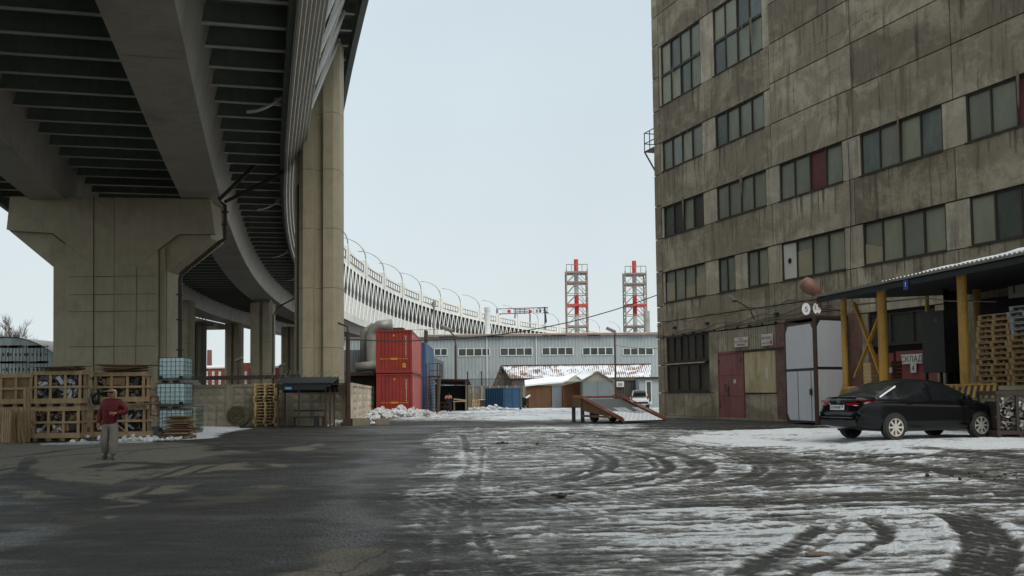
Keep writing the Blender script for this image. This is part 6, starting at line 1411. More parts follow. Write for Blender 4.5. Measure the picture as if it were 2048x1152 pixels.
q = M(); q.add([(A.x - .1, Yga - .27, zE + .1), (A.x + .9, Yga - .27, zE + .6), (xm - .3, Yga - .27, zA + .03), (xm - 1.1, Yga + 2.5, zA + .12), (xm - 1.9, Yga + 3, zE + .6)], [(0, 1, 2, 3, 4)]); o = q.build('snow_patch', MT['snow'], ga); s_ = o.modifiers.new('s', 'SOLIDIFY'); s_.thickness = .05; s_.offset = 1
gt = thing('ribbed_gate', 'dark vertical-bar gate with a white notice plate right of the garage', 'gate', (P(1258, 810, 101).x, 101, 0)); q = M(); a, b = P(1231, 800, 101).x, P(1279, 800, 101).x; zz_ = P(1250, 762, 101).z
q.box(a, b, 101.1, 101.2, 0, zz_, 1); [q.box(a + (b - a) * k / 15, a + (b - a) * k / 15 + .07, 101.0, 101.09, 0, zz_, 0) for k in range(15)]; q.box(a, b, 100.95, 101.0, zz_ - .05, zz_ + .08, 0); q.build('bars', [MT['blacksteel'], surf('pale_backing', (.3, .3, .28), None, 1, .8)], gt)
q = M(); q.box(P(1233, 775, 100.9).x, P(1248, 775, 100.9).x, 100.85, 100.9, P(1240, 774, 100.9).z, P(1240, 763, 100.9).z); nt_ = q.build('notice_plate', MT['white'], gt)
q = M(); [q.box(P(1236, 768, 100.8).x, P(1245, 768, 100.8).x, 100.83, 100.845, P(1240, y + .9, 100.8).z, P(1240, y, 100.8).z) for y in (766, 768.5, 771)]; q.build('lettering', MT['black'], nt_)
hs = thing('small_shed', 'little grey flat-roofed shed with a white framed door beside the hall corner', 'shed', (P(1296, 810, 98).x, 99, 0)); a, b = P(1279, 800, 98).x, P(1325, 800, 98).x
q = M(); q.box(a, b, 98, 101, 0, P(1290, 758, 98).z); q.build('wall', MT['greywall'], hs); q = M(); q.box(a - .1, b, 97.7, 101.3, P(1290, 758, 98).z + .01, P(1290, 754, 98).z); q.build('roof', MT['rust'], hs); q = M(); q.box(P(1291, 800, 98).x, P(1304, 800, 98).x, 97.93, 98.0, .3, P(1297, 760, 98).z); d2 = q.build('door', MT['winwhite'], hs); q = M(); q.box(P(1294, 800, 98).x, P(1302, 800, 98).x, 97.9, 97.95, .6, P(1297, 764, 98).z); q.build('glass', MT['winglass'], d2)
sc2 = thing('junk_heap', 'small dark heap of scrap with a white sheet beside the brown shed', 'scrap', (P(1050, 812, 100).x, 100, 0)); q = M(); crumple(q, P(1044, 812, 100).x, P(1058, 812, 100).x, 99.6, 100.4, .02, 1.1, 60, .35, [0], random.Random(3)); q.build('scrap', MT['trashdark'], sc2); q = M(); a = P(1056, 793, 99.5); q.obox(a, (.5, .1, .18), Matrix.Rotation(R(-32), 4, 'Y')); q.build('white_sheet', MT['white'], sc2)
# ---------------------------------------------------------------- mobile loading ramp
rp_ = thing('loading_ramp', 'rust-orange mobile loading ramp sloping down to the snowy yard', 'ramp', (5, 48, 0))
T0 = G(1165, 845); Y0 = 49.2; NT = P(1163, 800, Y0); NB = P(1246, 845, 46.2); NB.z = .12; Wv = P(1330, 845, 47.7) - P(1246, 845, 46.2); Wv.z = 0
NT.z = 1.12; FTp = NT + Wv; 
q = M()
for s_ in (Vector((0, 0, 0)), Wv):
    a = NT + s_; b = NB + s_; dirv = (b - a).normalized(); dn = Vector((0, 0, -1))
    for p_, r2 in ((a, b),):
        w__ = Wv.normalized() * .09
        vs = [p_ + Vector((0, 0, .05)), r2 + Vector((0, 0, .10)), r2 + Vector((0, 0, -.08)), r2 - dirv * .5 + Vector((0, 0, -.02)) * 1, p_ + dirv * .3 + Vector((0, 0, -.5)), p_ + Vector((0, 0, -.5))]
        vs2 = [v + w__ for v in vs]; q.add(vs + vs2, [(0, 1, 2, 3, 4, 5), (11, 10, 9, 8, 7, 6)] + [(i, i + 6, (i + 1) % 6 + 6, (i + 1) % 6) for i in range(6)])
q.build('side_beam', MT['ochre'], rp_)
q = M()
back = -Vector((NB.x - NT.x, NB.y - NT.y, 0)).normalized() * .8
for s_ in (Vector((0, 0, 0)), Wv):
    for dz, r_ in ((.08, .045), (.19, .032)):
        q.tube([NT + s_ + back + Vector((0, 0, dz)), NT + s_ + Vector((0, 0, dz)), NB + s_ + Vector((0, 0, dz - .05))], r_, 7)
q.tube([NT + back + Vector((0, 0, .12)), NT + Wv + back + Vector((0, 0, .12))], .05, 6)
q.each('rail', MT['orange'], rp_)
q = M()
def rampp(u, v, dz=0): return NT.lerp(NB, u) + Wv * v + Vector((0, 0, dz))
q.add([rampp(0, .03, 0), rampp(1, .03, 0), rampp(1, .97, 0), rampp(0, .97, 0), rampp(0, .03, -.05), rampp(1, .03, -.05), rampp(1, .97, -.05), rampp(0, .97, -.05)], [(0, 1, 2, 3), (7, 6, 5, 4), (0, 4, 5, 1), (2, 6, 7, 3), (1, 5, 6, 2), (0, 3, 7, 4)])
a = NT + back; q.add([NT, NT + Wv, NT + Wv + back, NT + back], [(0, 1, 2, 3)]); q.build('deck', surf('dark_ramp_plate', (.05, .055, .055), (.035, .038, .038), 4, .6), rp_)
q = M()
for k in range(16):
    u = .42 + k * .036; v0 = max(.03, .0); w_ = .010 + .008 * (k / 16)
    for j in range(6):
        a0 = .04 + j * .155; 
        if u + j * .0 < .45 + .12 * math.sin(j * 2.): continue
        q.add([rampp(u, a0, .012), rampp(u + w_ * 1.3, a0, .012), rampp(u + w_ * 1.3 + .012, a0 + .14, .012), rampp(u + .012, a0 + .14, .012)], [(0, 1, 2, 3)])
q.add([rampp(.58, .08, .008), rampp(.99, .04, .008), rampp(.99, .96, .008), rampp(.66, .94, .008), rampp(.70, .7, .008), rampp(.60, .4, .008)], [(0, 1, 2, 3, 4, 5)]); q.build('snow_strip', MT['snow'], rp_)
q = M()
for k in range(9):
    for j in range(9):
        u = .60 + k * .043; a0 = .06 + j * .1 + (k % 2) * .05; q.add([rampp(u, a0, .017), rampp(u + .012, a0, .017), rampp(u + .036, a0 + .05, .017), rampp(u + .024, a0 + .05, .017)], [(0, 1, 2, 3)])
q.build('tread_bar', MT['darksteel'], rp_)
for p_ in (NT + Wv.normalized() * .05, NT + back + Wv.normalized() * .05, NT + Wv - Wv.normalized() * .05, NT + Wv + back - Wv.normalized() * .05): q = M(); q.box(p_.x - .09, p_.x + .09, p_.y - .09, p_.y + .09, 0, 1.1); q.box(p_.x - .16, p_.x + .16, p_.y - .16, p_.y + .16, 0, .04); q.build('leg', MT['darksteel'], rp_)
for sg_ in (.3, .75):
    wc = NT + back * .2 + Wv * sg_ + Vector((0.1, 0, 0)); wc.z = .3; q = M(); rT = Matrix.Translation(wc) @ Matrix.Rotation(math.atan2(Wv.y, Wv.x), 4, 'Z') @ Matrix.Rotation(R(90), 4, 'Y')
    q.lathe([(.12, -.09), (.28, -.09), (.3, -.04), (.3, .04), (.28, .09), (.12, .09)], 18, T=rT); q.build('wheel', MT['tyre'], rp_)
q = M(); q.beam(NT + Vector((0, 0, -.8)), NB + Vector((-.6, 0, .2)), .08, .1); q.beam(NT + back + Vector((0, 0, -.15)), NT + back + Wv + Vector((0, 0, -.15)), .1, .3); q.beam(NT + back + Vector((0, 0, -.15)), NT + Vector((0, 0, -.15)), .1, .45, mi=0); q.build('cross_member', MT['ochre'], rp_)
# ---------------------------------------------------------------- lamps and wires
def street_lamp(label, px, ytop, ybase, Y, headpx, r_=.09, mat='rust', arm=None):
    b = P(px, ybase, Y); tpz = P(px, ytop, Y); t = thing('street_lamp', label, 'street lamp', (b.x, Y, 0)); q = M(); q.tube([(b.x, Y, 0), (b.x, Y, tpz.z)], [r_, r_ * .7], 8); q.build('pole', MT[mat], t)
    hp = P(headpx[0], headpx[1], Y); mid = P((px + headpx[0]) / 2 + (px - headpx[0]) * .25, headpx[1] + (ytop - headpx[1]) * .4, Y); q = M(); q.tube([tpz, mid, hp], r_ * .5, 6); q.build('arm', MT[mat], t)
    q = M(); q.obox(hp, (r_ * 9, r_ * 4.5, r_ * 2.6), Matrix.Rotation(R(25 if headpx[0] < px else -25), 4, 'Y')); q.build('head', MT['galv'], t, bevel=r_ * .6); return t
street_lamp('curved lamp post standing before the grey warehouse near the blue containers', 912, 690, 800, 110, (893, 657), .16)
street_lamp('thin lamp post with a small floodlight in front of the garage', 1232, 668, 813, 96, (1222, 660), .11)
street_lamp('short rusty lamp with a round head above the fence between the far piers', 476, 735, 790, 52, (477, 719), .05)
street_lamp('pale slim lamp with a drooping head seen between two piers', 560, 728, 790, 70, (563, 731), .05, 'galv')
bl2 = thing('floodlight', 'big rusty floodlight with a broken glass bowl at the canopy corner', 'lamp', tuple(dk(ca_[0], DO, 4.5))); v = P(1652, 600, 35.2); hd = P(1620, 574, 35.2)
q = M(); q.tube([P(1640, 615, 35.2), P(1640, 600, 35.2), P(1632, 587, 35.2), hd], [.07, .07, .05, .05], 8); q.tube([P(1642, 617, 35.2), P(1692, 622, 34.6)], .035, 6); q.build('arm', MT['rust'], bl2)
q = M(); rT = Matrix.Translation(hd) @ Matrix.Rotation(R(-52), 4, 'Y'); q.lathe([(.09, -.42), (.17, -.3), (.26, -.08), (.28, .12), (.22, .3), (.08, .36)], 18, T=rT @ Matrix.Diagonal((1, 1, 1, 1))); q.build('head', surf('rusty_lamp_skin', (.24, .13, .10), (.13, .07, .055), 6, .6, .2), bl2, smooth=True)
q = M(); q.lathe([(.05, -.02), (.04, .0), (.03, .01)], 18, T=Matrix.Translation(hd + Vector((-.14, -.1, -.1))) @ Matrix.Rotation(R(128), 4, 'Y')); q.build('bowl', MT['lampglass'], bl2, smooth=True)
for (px, py, r_, tx_, lab, sz_) in ((1612, 618, .165, '5', 'round white speed plate with a black five by the white gate', .24), (1634, 617, .16, '3.5', 'round white height plate reading three and a half, hung beside the floodlight pole', .2)):
    c = P(px, py, 37.5); t = thing('round_sign', lab, 'sign', (c.x, c.y, c.z - r_)); sT_ = Matrix.Translation(c) @ Matrix.Rotation(R(90), 4, 'X'); q = M(); q.lathe([(0, 0), (r_ * .8 * 1.2, 0), (r_ * .8 * 1.2, .015), (0, .015)], 24, T=sT_ @ Matrix.Diagonal((1, 1.45, 1, 1))); q.build('plate', MT['white'], t)
    q = M(); q.text(tx_, sz_ * 1.15, sT_ @ Matrix.Translation((.01, -.02 if tx_ == '5' else .03, .02))); q.build('lettering', MT['black'], t)
    if tx_ != '5': q = M(); [q.obox(c + Vector((0, -.03, dz)), (.09, .01, .06), Matrix.Identity(3)) for dz in (.19, -.19)]; q.build('arrow_mark', MT['red'], t)
    q = M(); q.tube([c + Vector((.05, .12, -.05)), P(1660, 622, 37.6)], .02, 5); q.build('bracket', MT['rust'], t)
def wire(label, pts, r_=.02, sag=0):
    q = M(); out = []
    for i in range(len(pts) - 1):
        a, b = pts[i], pts[i + 1]
        for k in range(12): t = k / 12; v = a.lerp(b, t); v.z -= sag * 4 * t * (1 - t); out.append(v)
    out.append(pts[-1]); q.tube(out, r_, 5); o = q.build('overhead_wire', MT['wire']); setorg(o); tag(o, label, 'cable'); return o
hc = FM @ Vector((.1, -.05, 0)); hc.z = FP(1312, 591)[1]
wire('thick black cable sagging from the dark pole across to the hall corner', [P(697, 679, 47.9), hc], .028, .9)
wire('thin wire running from the garage lamp post to the hall', [P(1232, 690, 96), P(1314, 697, 60)], .02, .1)
# ---------------------------------------------------------------- chimneys on lattice towers
def tower(label, px, ytop, Y, wpx):
    c = P(px, 700, Y); W = wpx / 2000 * Y; t = thing('chimney_tower', label, 'chimney', (c.x, Y, 0), 'red and white chimneys'); h = W / 2
    def z(y): return P(px, y, Y).z
    zt = z(ytop + 22)
    lv = [z(y) for y in (668, 651, 629, 608, 587, 566)] ; lv = [0, lv[0] * .5] + lv; lv[-1] = z(ytop + 48); lv.append(z(ytop + 28))
    q = M()
    for sx_ in (-h, h):
        for sy_ in (0, W): q.box(c.x + sx_ - .08, c.x + sx_ + .08, Y + sy_ - .08, Y + sy_ + .08, 0, zt)
    q.each('corner_leg', MT['towersteel'], t)
    q = M()
    for i in range(len(lv) - 1):
        z0, z1 = lv[i], lv[i + 1]; zm = (z0 + z1) / 2
        for y in (Y, Y + W):
            q.beam((c.x - h, y, z0), (c.x, y, z1), .08, .08); q.beam((c.x + h, y, z0), (c.x, y, z1), .08, .08); q.beam((c.x - h, y, z1), (c.x + h, y, z1), .1, .1)
        for x in (c.x - h, c.x + h): q.beam((x, Y, z0), (x, Y + W, z1), .08, .08); q.beam((x, Y + W, z0), (x, Y, z1), .08, .08); q.beam((x, Y, z1), (x, Y + W, z1), .1, .1)
    q.build('bracing', MT['towersteel'], t)
    for zz, mt in ((z(ytop + 28), 'towersteel'), (z(ytop + 48), 'towersteel'), (z(610), 'chimred'), (z(652), 'towersteel')):
        q = M(); q.box(c.x - h * 1.05, c.x + h * 1.05, Y - .1, Y + W + .1, zz - .12, zz + .12); q.build('platform', MT[mt], t)
    q = M()
    zz = z(ytop + 28)
    for x in np.linspace(-h, h, 5): q.box(c.x + x - .04, c.x + x + .04, Y - .04, Y + .04, zz, zz + 1.2)
    q.box(c.x - h, c.x + h, Y - .03, Y + .03, zz + 1.1, zz + 1.2); q.build('handrail', MT['galv'], t)
    r_ = W * .105
    for a, b, mt in ((0, 668, 'chimwhite'), (630, 668, 'chimwhite'), (588, 630, 'chimred'), (ytop + 26, 588, 'chimwhite'), (ytop, ytop + 26, 'chimred')):
        z0 = z(b) if a else 0; z1 = z(a) if a else z(668); q = M(); q.lathe([(r_, z0), (r_, z1)] + ([(r_ * .8, z1)] if a == ytop else []), 16, (c.x, Y + W / 2, 0)); q.build('flue_section', MT[mt], t, smooth=False)
    q = M()
    for k in range(26): zz = z(640) + k * (z(575) - z(640)) / 26; q.box(c.x + h * .45, c.x + h * .62, Y + .2, Y + .24, zz, zz + .05)
    q.build('ladder', MT['galv'], t)
tower('red and white chimney in a steel lattice tower, the one farther from the concrete hall', 1156, 516, 150, 42)
tower('red and white chimney in a steel lattice tower with a silver flue beside it', 1274, 519, 156, 42)
c = P(1294, 640, 150); q = M(); q.lathe([(.42, 0), (.42, P(1294, 622, 150).z)], 16, (c.x, 150, 0)); q.lathe([(.46, P(1294, 642, 150).z), (.46, P(1294, 642, 150).z + .12)], 16, (c.x, 150, 0)); o = q.build('silver_flue', MT['duct']); setorg(o); tag(o, 'short plain silver flue between a chimney tower and the concrete hall', 'chimney')
c = P(975, 660, 128); q = M(); q.lathe([(.36, 8), (.36, P(975, 622, 128).z), (.40, P(975, 622, 128).z), (.40, P(975, 615, 128).z), (.3, P(975, 615, 128).z)], 14, (c.x, 128, 0)); o = q.build('white_vent_stack', MT['chimwhite']); setorg(o); tag(o, 'stubby white vent stack rising from the grey warehouse roof', 'vent stack')
c = P(867, 660, 126); q = M(); q.lathe([(.12, 9), (.12, P(867, 600, 126).z)], 8, (c.x, 127, 0)); q.lathe([(.3, P(867, 612, 126).z), (.3, P(867, 603, 126).z)], 10, (c.x, 127, 0)); o = q.build('thin_vent_mast', MT['duct']); setorg(o); tag(o, 'thin pale mast with a wider collar in front of the white lattice', 'mast')
# rooftop letter frame
Yb = 330; bb = thing('rooftop_billboard', 'long rooftop frame of white letter boxes with red and black letters seen far off', 'billboard', (P(1042, 620, Yb).x, Yb, 0))
def bz_(x, y): return P(x, y, Yb)
q = M()
for (p0, p1) in (((993, 618), (1096, 615)), ((993, 628), (1096, 625)), ((1076, 615), (1098, 627)), ((993, 618), (993, 640))): q.beam(bz_(*p0), bz_(*p1), .25, .25)
q.beam(bz_(1089, 614), bz_(1092, 645), .6, .6)
for x in range(995, 1096, 9): q.beam(bz_(x, 618 - (x - 995) * .03), bz_(x, 628), .2, .2)
for x in (1000, 1030, 1060, 1090): q.beam(bz_(x, 628), bz_(x, 680), .4, .4)
q.build('frame', MT['blacksteel'], bb)
q = M(); 
for (x0, x1) in ((1003, 1014), (1019, 1023), (1060, 1067), (1068, 1086)): a = bz_(x0, 627); b = bz_(x1, 618); q.box(a.x, b.x, Yb - .5, Yb - .3, a.z, b.z)
q.build('letter_box', MT['white'], bb)
q = M(); 
for (x0, x1) in ((1015, 1021), (1057, 1063)): a = bz_(x0, 626); b = bz_(x1, 620); q.box(a.x, b.x, Yb - .8, Yb - .6, a.z, b.z)
q.build('red_letter', MT['red'], bb)
q = M(); 
for (x0, x1, y0, y1) in ((1027, 1056, 621, 619), (1027, 1056, 625, 623), (1073, 1075, 625, 619), (1079, 1082, 625, 619)): a = bz_(x0, y0); b = bz_(x1, y1); q.box(a.x, b.x, Yb - .8, Yb - .6, a.z, b.z)
q.build('black_letter', MT['black'], bb)
# ---------------------------------------------------------------- left background
Yh = 78.0; hg = thing('arched_hangar', 'old mottled blue-grey arched hangar with rows of holes', 'hangar', (P(20, 760, Yh).x, Yh, 0))
cx_ = P(14, 700, Yh).x; top_ = P(14, 675, Yh).z; half = P(103, 720, Yh).x - cx_ + .9; q = M(); n = 26; pts = []
R_ = 1
for k in range(n + 1):
    t = -1 + 2 * k / n; pts.append((cx_ + t * half * 1.35, top_ * (1 - .30 * abs(t * 1.35) ** 2.1) - .0))
pts = [(x, max(z, .0)) for x, z in pts]
poly = [(pts[0][0], 0)] + pts + [(pts[-1][0], 0)]
q.prism(poly, 0, .2, T=Matrix.Translation((0, Yh + .2, 0)) @ Matrix.Rotation(R(90), 4, 'X')); q.build('front', MT['hangar'], hg)
q = M(); vs = []
for x, z in pts: vs += [(x - .0, Yh - .1, z + .06), (x, Yh + 30, z + .06)]
q.add(vs, [(2 * i, 2 * i + 1, 2 * i + 3, 2 * i + 2) for i in range(len(pts) - 1)]); q.build('roof', MT['hangarroof'], hg)
q = M(); rr = random.Random(6)
for yy in (694, 725): 
    for k in range(5): a = P(rr.uniform(2, 92), yy, Yh); q.box(a.x - rr.uniform(.2, .8), a.x + rr.uniform(.2, .8), Yh - .02, Yh, a.z - .06, a.z + rr.uniform(.05, .16))
    a = P(0, yy, Yh); b = P(98, yy, Yh); q.box(a.x, b.x, Yh - .015, Yh - .001, a.z - .03, a.z + .03)
for yy in (709, 739):
    for k in range(11): a = P(6 + k * 8.5 + rr.uniform(-2, 2), yy, Yh); h_ = rr.uniform(.05, .16); q.box(a.x - .06, a.x + .06, Yh - .02, Yh, a.z - h_, a.z + h_)
for k in range(14): a = P(4 + k * 7, 700, Yh); q.box(a.x - .02, a.x + .02, Yh - .012, Yh - .001, 1, P(50, 690, Yh).z)
q.build('hole', MT['gap'], hg)
def bare_tree(label, px, ybase, ytop, Y, spread, seed):
    rr = random.Random(seed); b = P(px, ybase, Y); z1 = P(px, ytop, Y).z; t = thing('bare_tree', label, 'tree', (b.x, Y, 0)); tr = M(); cr = M()
    tr.tube([(b.x, Y, 0), (b.x + .1, Y, z1 * .45), (b.x, Y, z1 * .6)], [.25, .16, .1], 7)
    def grow(p, d, L, r_, dep):
        q_ = p + d * L * .5 + Vector((rr.uniform(-.1, .1), rr.uniform(-.1, .1), 0)) * L; e = p + d * L; cr.tube([p, q_, e], [r_, r_ * .8, r_ * .55], 4, cap=False)
        if dep == 0: return
        for _ in range(rr.choice([3, 3, 4])):
            nd = (d + Vector((rr.uniform(-.8, .8), rr.uniform(-.6, .6), rr.uniform(-.05, .6)))).normalized(); grow(p.lerp(e, rr.uniform(.45, 1)), nd, L * rr.uniform(.55, .8), r_ * .6, dep - 1)
    for k in range(7): an = rr.uniform(-1, 1); grow(Vector((b.x, Y, z1 * rr.uniform(.3, .6))), Vector((an * spread, rr.uniform(-.4, .4), 1)).normalized(), z1 * .22, .07, 4)
    tr.build('trunk', MT['bark'], t); cr.build('crown', MT['bark'], t)
bare_tree('bare leafless tree behind the arched hangar roof', 18, 760, 641, 105, .7, 5)
Yq = 185; bk = thing('brick_block', 'far low red brick building with white windows seen between the piers', 'building', (P(440, 750, Yq).x, Yq, 0)); q = M()
a = P(340, 760, Yq); b = P(620, 760, Yq); z1 = P(420, 737, Yq).z; q.box(a.x, b.x, Yq, Yq + 15, 0, z1); q.box(P(478, 760, Yq).x, P(500, 760, Yq).x, Yq - .5, Yq + 10, 0, P(480, 726, Yq).z); q.build('wall', MT['brickfar'], bk)
q = M(); q.box(a.x, b.x, Yq - .2, Yq + 15, z1 + .01, z1 + .35); q.box(P(400, 730, Yq).x, P(448, 730, Yq).x, Yq + 1, Yq + 10, z1 + .36, P(420, 731, Yq).z); q.build('roof', MT['snow'], bk)
q = M()
for k in range(15):
    for yy in (748, 765): x = 350 + k * 13; u = P(x, yy, Yq); q.box(u.x - .22, u.x + .22, Yq - .52, Yq - .4, u.z - .45, u.z + .45)
q.build('window', MT['winwhite'], bk)
Yc = 260; c = P(419, 715, Yc); q = M(); q.lathe([(.75, 0), (.6, P(419, 700, Yc).z)], 14, (c.x, Yc, 0)); o = q.build('brick_chimney', surf('old_chimney_brick', (.25, .12, .09), (.15, .08, .065), .4, .9)); setorg(o); tag(o, 'slender far brick chimney seen through the gap between piers', 'chimney')
q = M(); a = P(596, 725, 160); b = P(500, 725, 160); bk2 = thing('pale_block', 'far pale flat building behind the fence near the tall pier', 'building', (P(555, 750, 200).x, 200, 0)); q.box(P(538, 750, 200).x, P(640, 750, 200).x, 200, 212, 0, P(560, 733, 200).z); q.build('wall', surf('pale_far_wall', (.4, .42, .42), (.35, .37, .37), .4, .8), bk2); q = M(); [q.box(P(540 + k * 9, 745, 200).x, P(544 + k * 9, 745, 200).x, 199.9, 199.99, P(560, 752, 200).z, P(560, 742, 200).z) for k in range(10)]; q.build('window', MT['winglass'], bk2)
# far tree line closing the yard left and right
q = M(); rr = random.Random(17)
for k in range(420):
    x = rr.uniform(-260, -70) if k % 2 else rr.uniform(-60, 140); y = rr.uniform(260, 300) if k % 2 == 0 else rr.uniform(180, 230); h_ = rr.uniform(3.5, 6.5)
    for j in range(5): q.tube([(x, y, 0), (x + rr.uniform(-.8, .8), y, h_ * .6), (x + rr.uniform(-2, 2), y + rr.uniform(-1, 1), h_)], [.12, .07, .03], 3, cap=False)
o = q.build('far_wood', MT['bark']); tag(o, 'far thin belt of bare trees on the horizon', None, kind='stuff')
# ---------------------------------------------------------------- vehicles
def loft(m_, rings, mi=0, caps=True):
    n = len(rings[0]); vs = [p for r_ in rings for p in r_]
    fs = [(i * n + k, i * n + (k + 1) % n, (i + 1) * n + (k + 1) % n, (i + 1) * n + k) for i in range(len(rings) - 1) for k in range(n)]
    if caps: fs += [tuple(reversed(range(n))), tuple(range((len(rings) - 1) * n, len(rings) * n))]
    m_.add(vs, fs, mi)
def wheel(parent, T, x, y, r_, wd, side, spokes=8):
    W = T @ Matrix.Translation((x, y, r_)) @ Matrix.Rotation(R(90 if side < 0 else -90), 4, 'X')
    q = M(); q.lathe([(r_ * .66, -wd / 2), (r_ * .93, -wd / 2), (r_, -wd / 2 + .03), (r_, wd / 2 - .03), (r_ * .94, wd / 2), (r_ * .68, wd / 2), (r_ * .66, wd / 2 - .03), (r_ * .66, -wd / 2)], 32, T=W); w_ = q.build('wheel', MT['tyre'], parent, smooth=False)
    q = M(); q.lathe([(r_ * .60, wd / 2 - .06), (r_ * .68, wd / 2 - .0), (r_ * .68, wd / 2 + .008), (r_ * .62, wd / 2 + .002), (r_ * .60, wd / 2 - .05)], 32, T=W); q.lathe([(0, wd / 2 - .03), (r_ * .14, wd / 2 - .03), (r_ * .13, wd / 2 + .0), (0, wd / 2 + .004)], 16, T=W)
    for k in range(spokes):
        a = 2 * math.pi * k / spokes; c, s_ = math.cos(a), math.sin(a); p0 = Vector((c * r_ * .1, s_ * r_ * .1, wd / 2 - .012)); p1 = Vector((c * r_ * .64, s_ * r_ * .64, wd / 2 - .006)); q.beam(W @ p0, W @ p1, r_ * .15, .02, tuple((W.to_3x3() @ Vector((0, 0, 1)))))
    q.build('rim', MT['rim'], w_)
    q = M(); q.lathe([(0, wd / 2 - .09), (r_ * .64, wd / 2 - .09), (r_ * .64, wd / 2 - .08), (0, wd / 2 - .08)], 24, T=W); q.build('hub', MT['black'], w_)
def car(name, label, T, paint, L, prof_low, prof_top, hw_f, belt_f, roof, wheels, wr, rear_lights=True, plate=None):
    org = T.translation; t = thing(name, label, 'car', tuple(org))
    n = 44; xs = [L * i / (n - 1) for i in range(n)]
    def ip(pr, x): return float(np.interp(x, [a for a, b in pr], [b for a, b in pr]))
    rings = []
    for x in xs:
        hw = ip(hw_f, x); zb = ip(prof_low, x); zt = ip(prof_top, x); bl = min(ip(belt_f, x), zt - .02)
        pts = [(0, zb), (hw * .6, zb), (hw * .93, zb + .03), (hw * .99, zb + .14), (hw, zb + .28), (hw * .985, bl * .62 + zb * .38), (hw * 1.0, bl - .16), (hw * .985, bl - .07), (hw * .94, bl - .01), (hw * .80, zt - .015), (hw * .5, zt + .0), (0, zt + .012)]
        full = pts + [(-a, b) for a, b in reversed(pts[1:-1])]
        rings.append([T @ Vector((x, a, b)) for a, b in full])
    q = M(); loft(q, rings); b_ = q.build('body', MT[paint], t, smooth=True)
    for p_ in b_.data.polygons:
        if len(p_.vertices) > 4: p_.use_smooth = False
    # greenhouse
    q = M(); g = M(); rx = [a[0] for a in roof]; st = np.linspace(rx[0], rx[-1], 34); prev = None; rows = []
    zbelt = lambda x: min(ip(belt_f, x), ip(prof_top, x)) - .03
    top = max(z for _, z in roof); peak0 = [x for x, z in roof if z > top - .05]
    for x in st:
        zr = max(ip([(a, b) for a, b in roof], x), zbelt(x) + .01); hwb = ip(hw_f, x) * .93; k_ = (zr - zbelt(x)) / max(.01, top - zbelt(x)); hwr = hwb - .235 * k_
        rows.append([T @ Vector(v) for v in ((x, hwb, zbelt(x)), (x, hwr + .03, zr - .075 * k_), (x, hwr - .03, zr - .02 * k_), (x, 0, zr + .02 * k_), (x, -hwr + .03, zr - .02 * k_), (x, -hwr - .03, zr - .075 * k_), (x, -hwb, zbelt(x)))])
    vs = [v for r_ in rows for v in r_]; b = len(q.v); q.v += [tuple(v) for v in vs]
    x_r0, x_r1 = min(peak0), max(peak0)
    for i in range(len(st) - 1):
        xm = (st[i] + st[i + 1]) / 2; k_ = (ip(roof, xm) - zbelt(xm)) / (top - zbelt(xm))
        for j in range(6):
            mi = 0
            if j in (0, 5): mi = 1 if (k_ > .30 and not any(abs(xm - pp_) < .055 for pp_ in pillars_)) else 0
            if j in (2, 3): mi = 1 if (xm < x_r0 or xm > x_r1) and k_ > .02 else 0
            q.f.append(tuple(b + v for v in (i * 7 + j, i * 7 + j + 1, (i + 1) * 7 + j + 1, (i + 1) * 7 + j))); q.m.append(mi)
    q.build('cabin', [MT[paint], MT['carglass']], t, smooth=True)
    for x in wheels:
        for s_ in (-1, 1):
            hw = ip(hw_f, x); wheel(t, T, x, s_ * (hw - .075), wr, .21, s_)
    q = M()
    for x in wheels:
        for s_ in (-1, 1):
            hw = ip(hw_f, x); Wm = T @ Matrix.Translation((x, s_ * (hw + .004), wr)) @ Matrix.Rotation(R(90), 4, 'X'); a0, a1 = R(-5), R(185); pts = []
            for k in range(21): a = a0 + (a1 - a0) * k / 20; pts.append((wr * 1.13 * math.cos(a), wr * 1.13 * math.sin(a)))
            pts += [(-wr * 1.05, -.12), (wr * 1.05, -.12)]
            q.prism(pts, -.006, .006, T=Wm)
    q.build('wheel_arch', MT['black'], t)
    return t, T
# black saloon
RR = Vector((9.12, 24.15, .2)); cang = R(19.0); cT = frame((0, 0, 0), cang); o_ = RR - cT @ Vector((.98, -.76, 0)); cT = frame((o_.x, o_.y, .2), cang)
pillars_ = (.95, 2.12, 3.2)
t, T = car('parked_car', 'black saloon car parked nose toward the loading dock on fresh snow', cT, 'carblack', 4.40,
    [(0, .42), (.12, .33), (.5, .24), (1, .2), (3.6, .2), (4.1, .22), (4.4, .36)],
    [(0, .62), (.04, .84), (.09, .98), (.14, 1.05), (.3, 1.055), (.75, 1.06), (3.2, 1.02), (3.7, .93), (4.15, .80), (4.33, .68), (4.4, .52)],
    [(0, .70), (.06, .77), (.2, .82), (.6, .86), (1.2, .865), (3.3, .865), (3.9, .83), (4.2, .76), (4.4, .58)],
    [(0, .9), (.3, 1.0), (1.0, .99), (2.5, .93), (3.3, .90), (4.4, .70)],
    [(.50, 1.04), (.8, 1.20), (1.15, 1.36), (1.5, 1.445), (1.9, 1.475), (2.3, 1.465), (2.65, 1.40), (3.05, 1.21), (3.42, 1.0)], (.98, 3.58), .315)
q = M(T); q.box(-.02, .0, -.26, .26, .74, .86); q.build('number_plate', MT['white'], t)
q = M(); q.text('Е570АМ', .10, T @ Matrix.Translation((-.024, .05, .80)) @ Matrix.Rotation(R(-90), 4, 'Z') @ Matrix.Rotation(R(90), 4, 'X')); q.text('178', .07, T @ Matrix.Translation((-.024, -.2, .82)) @ Matrix.Rotation(R(-90), 4, 'Z') @ Matrix.Rotation(R(90), 4, 'X')); q.build('lettering', MT['black'], t)
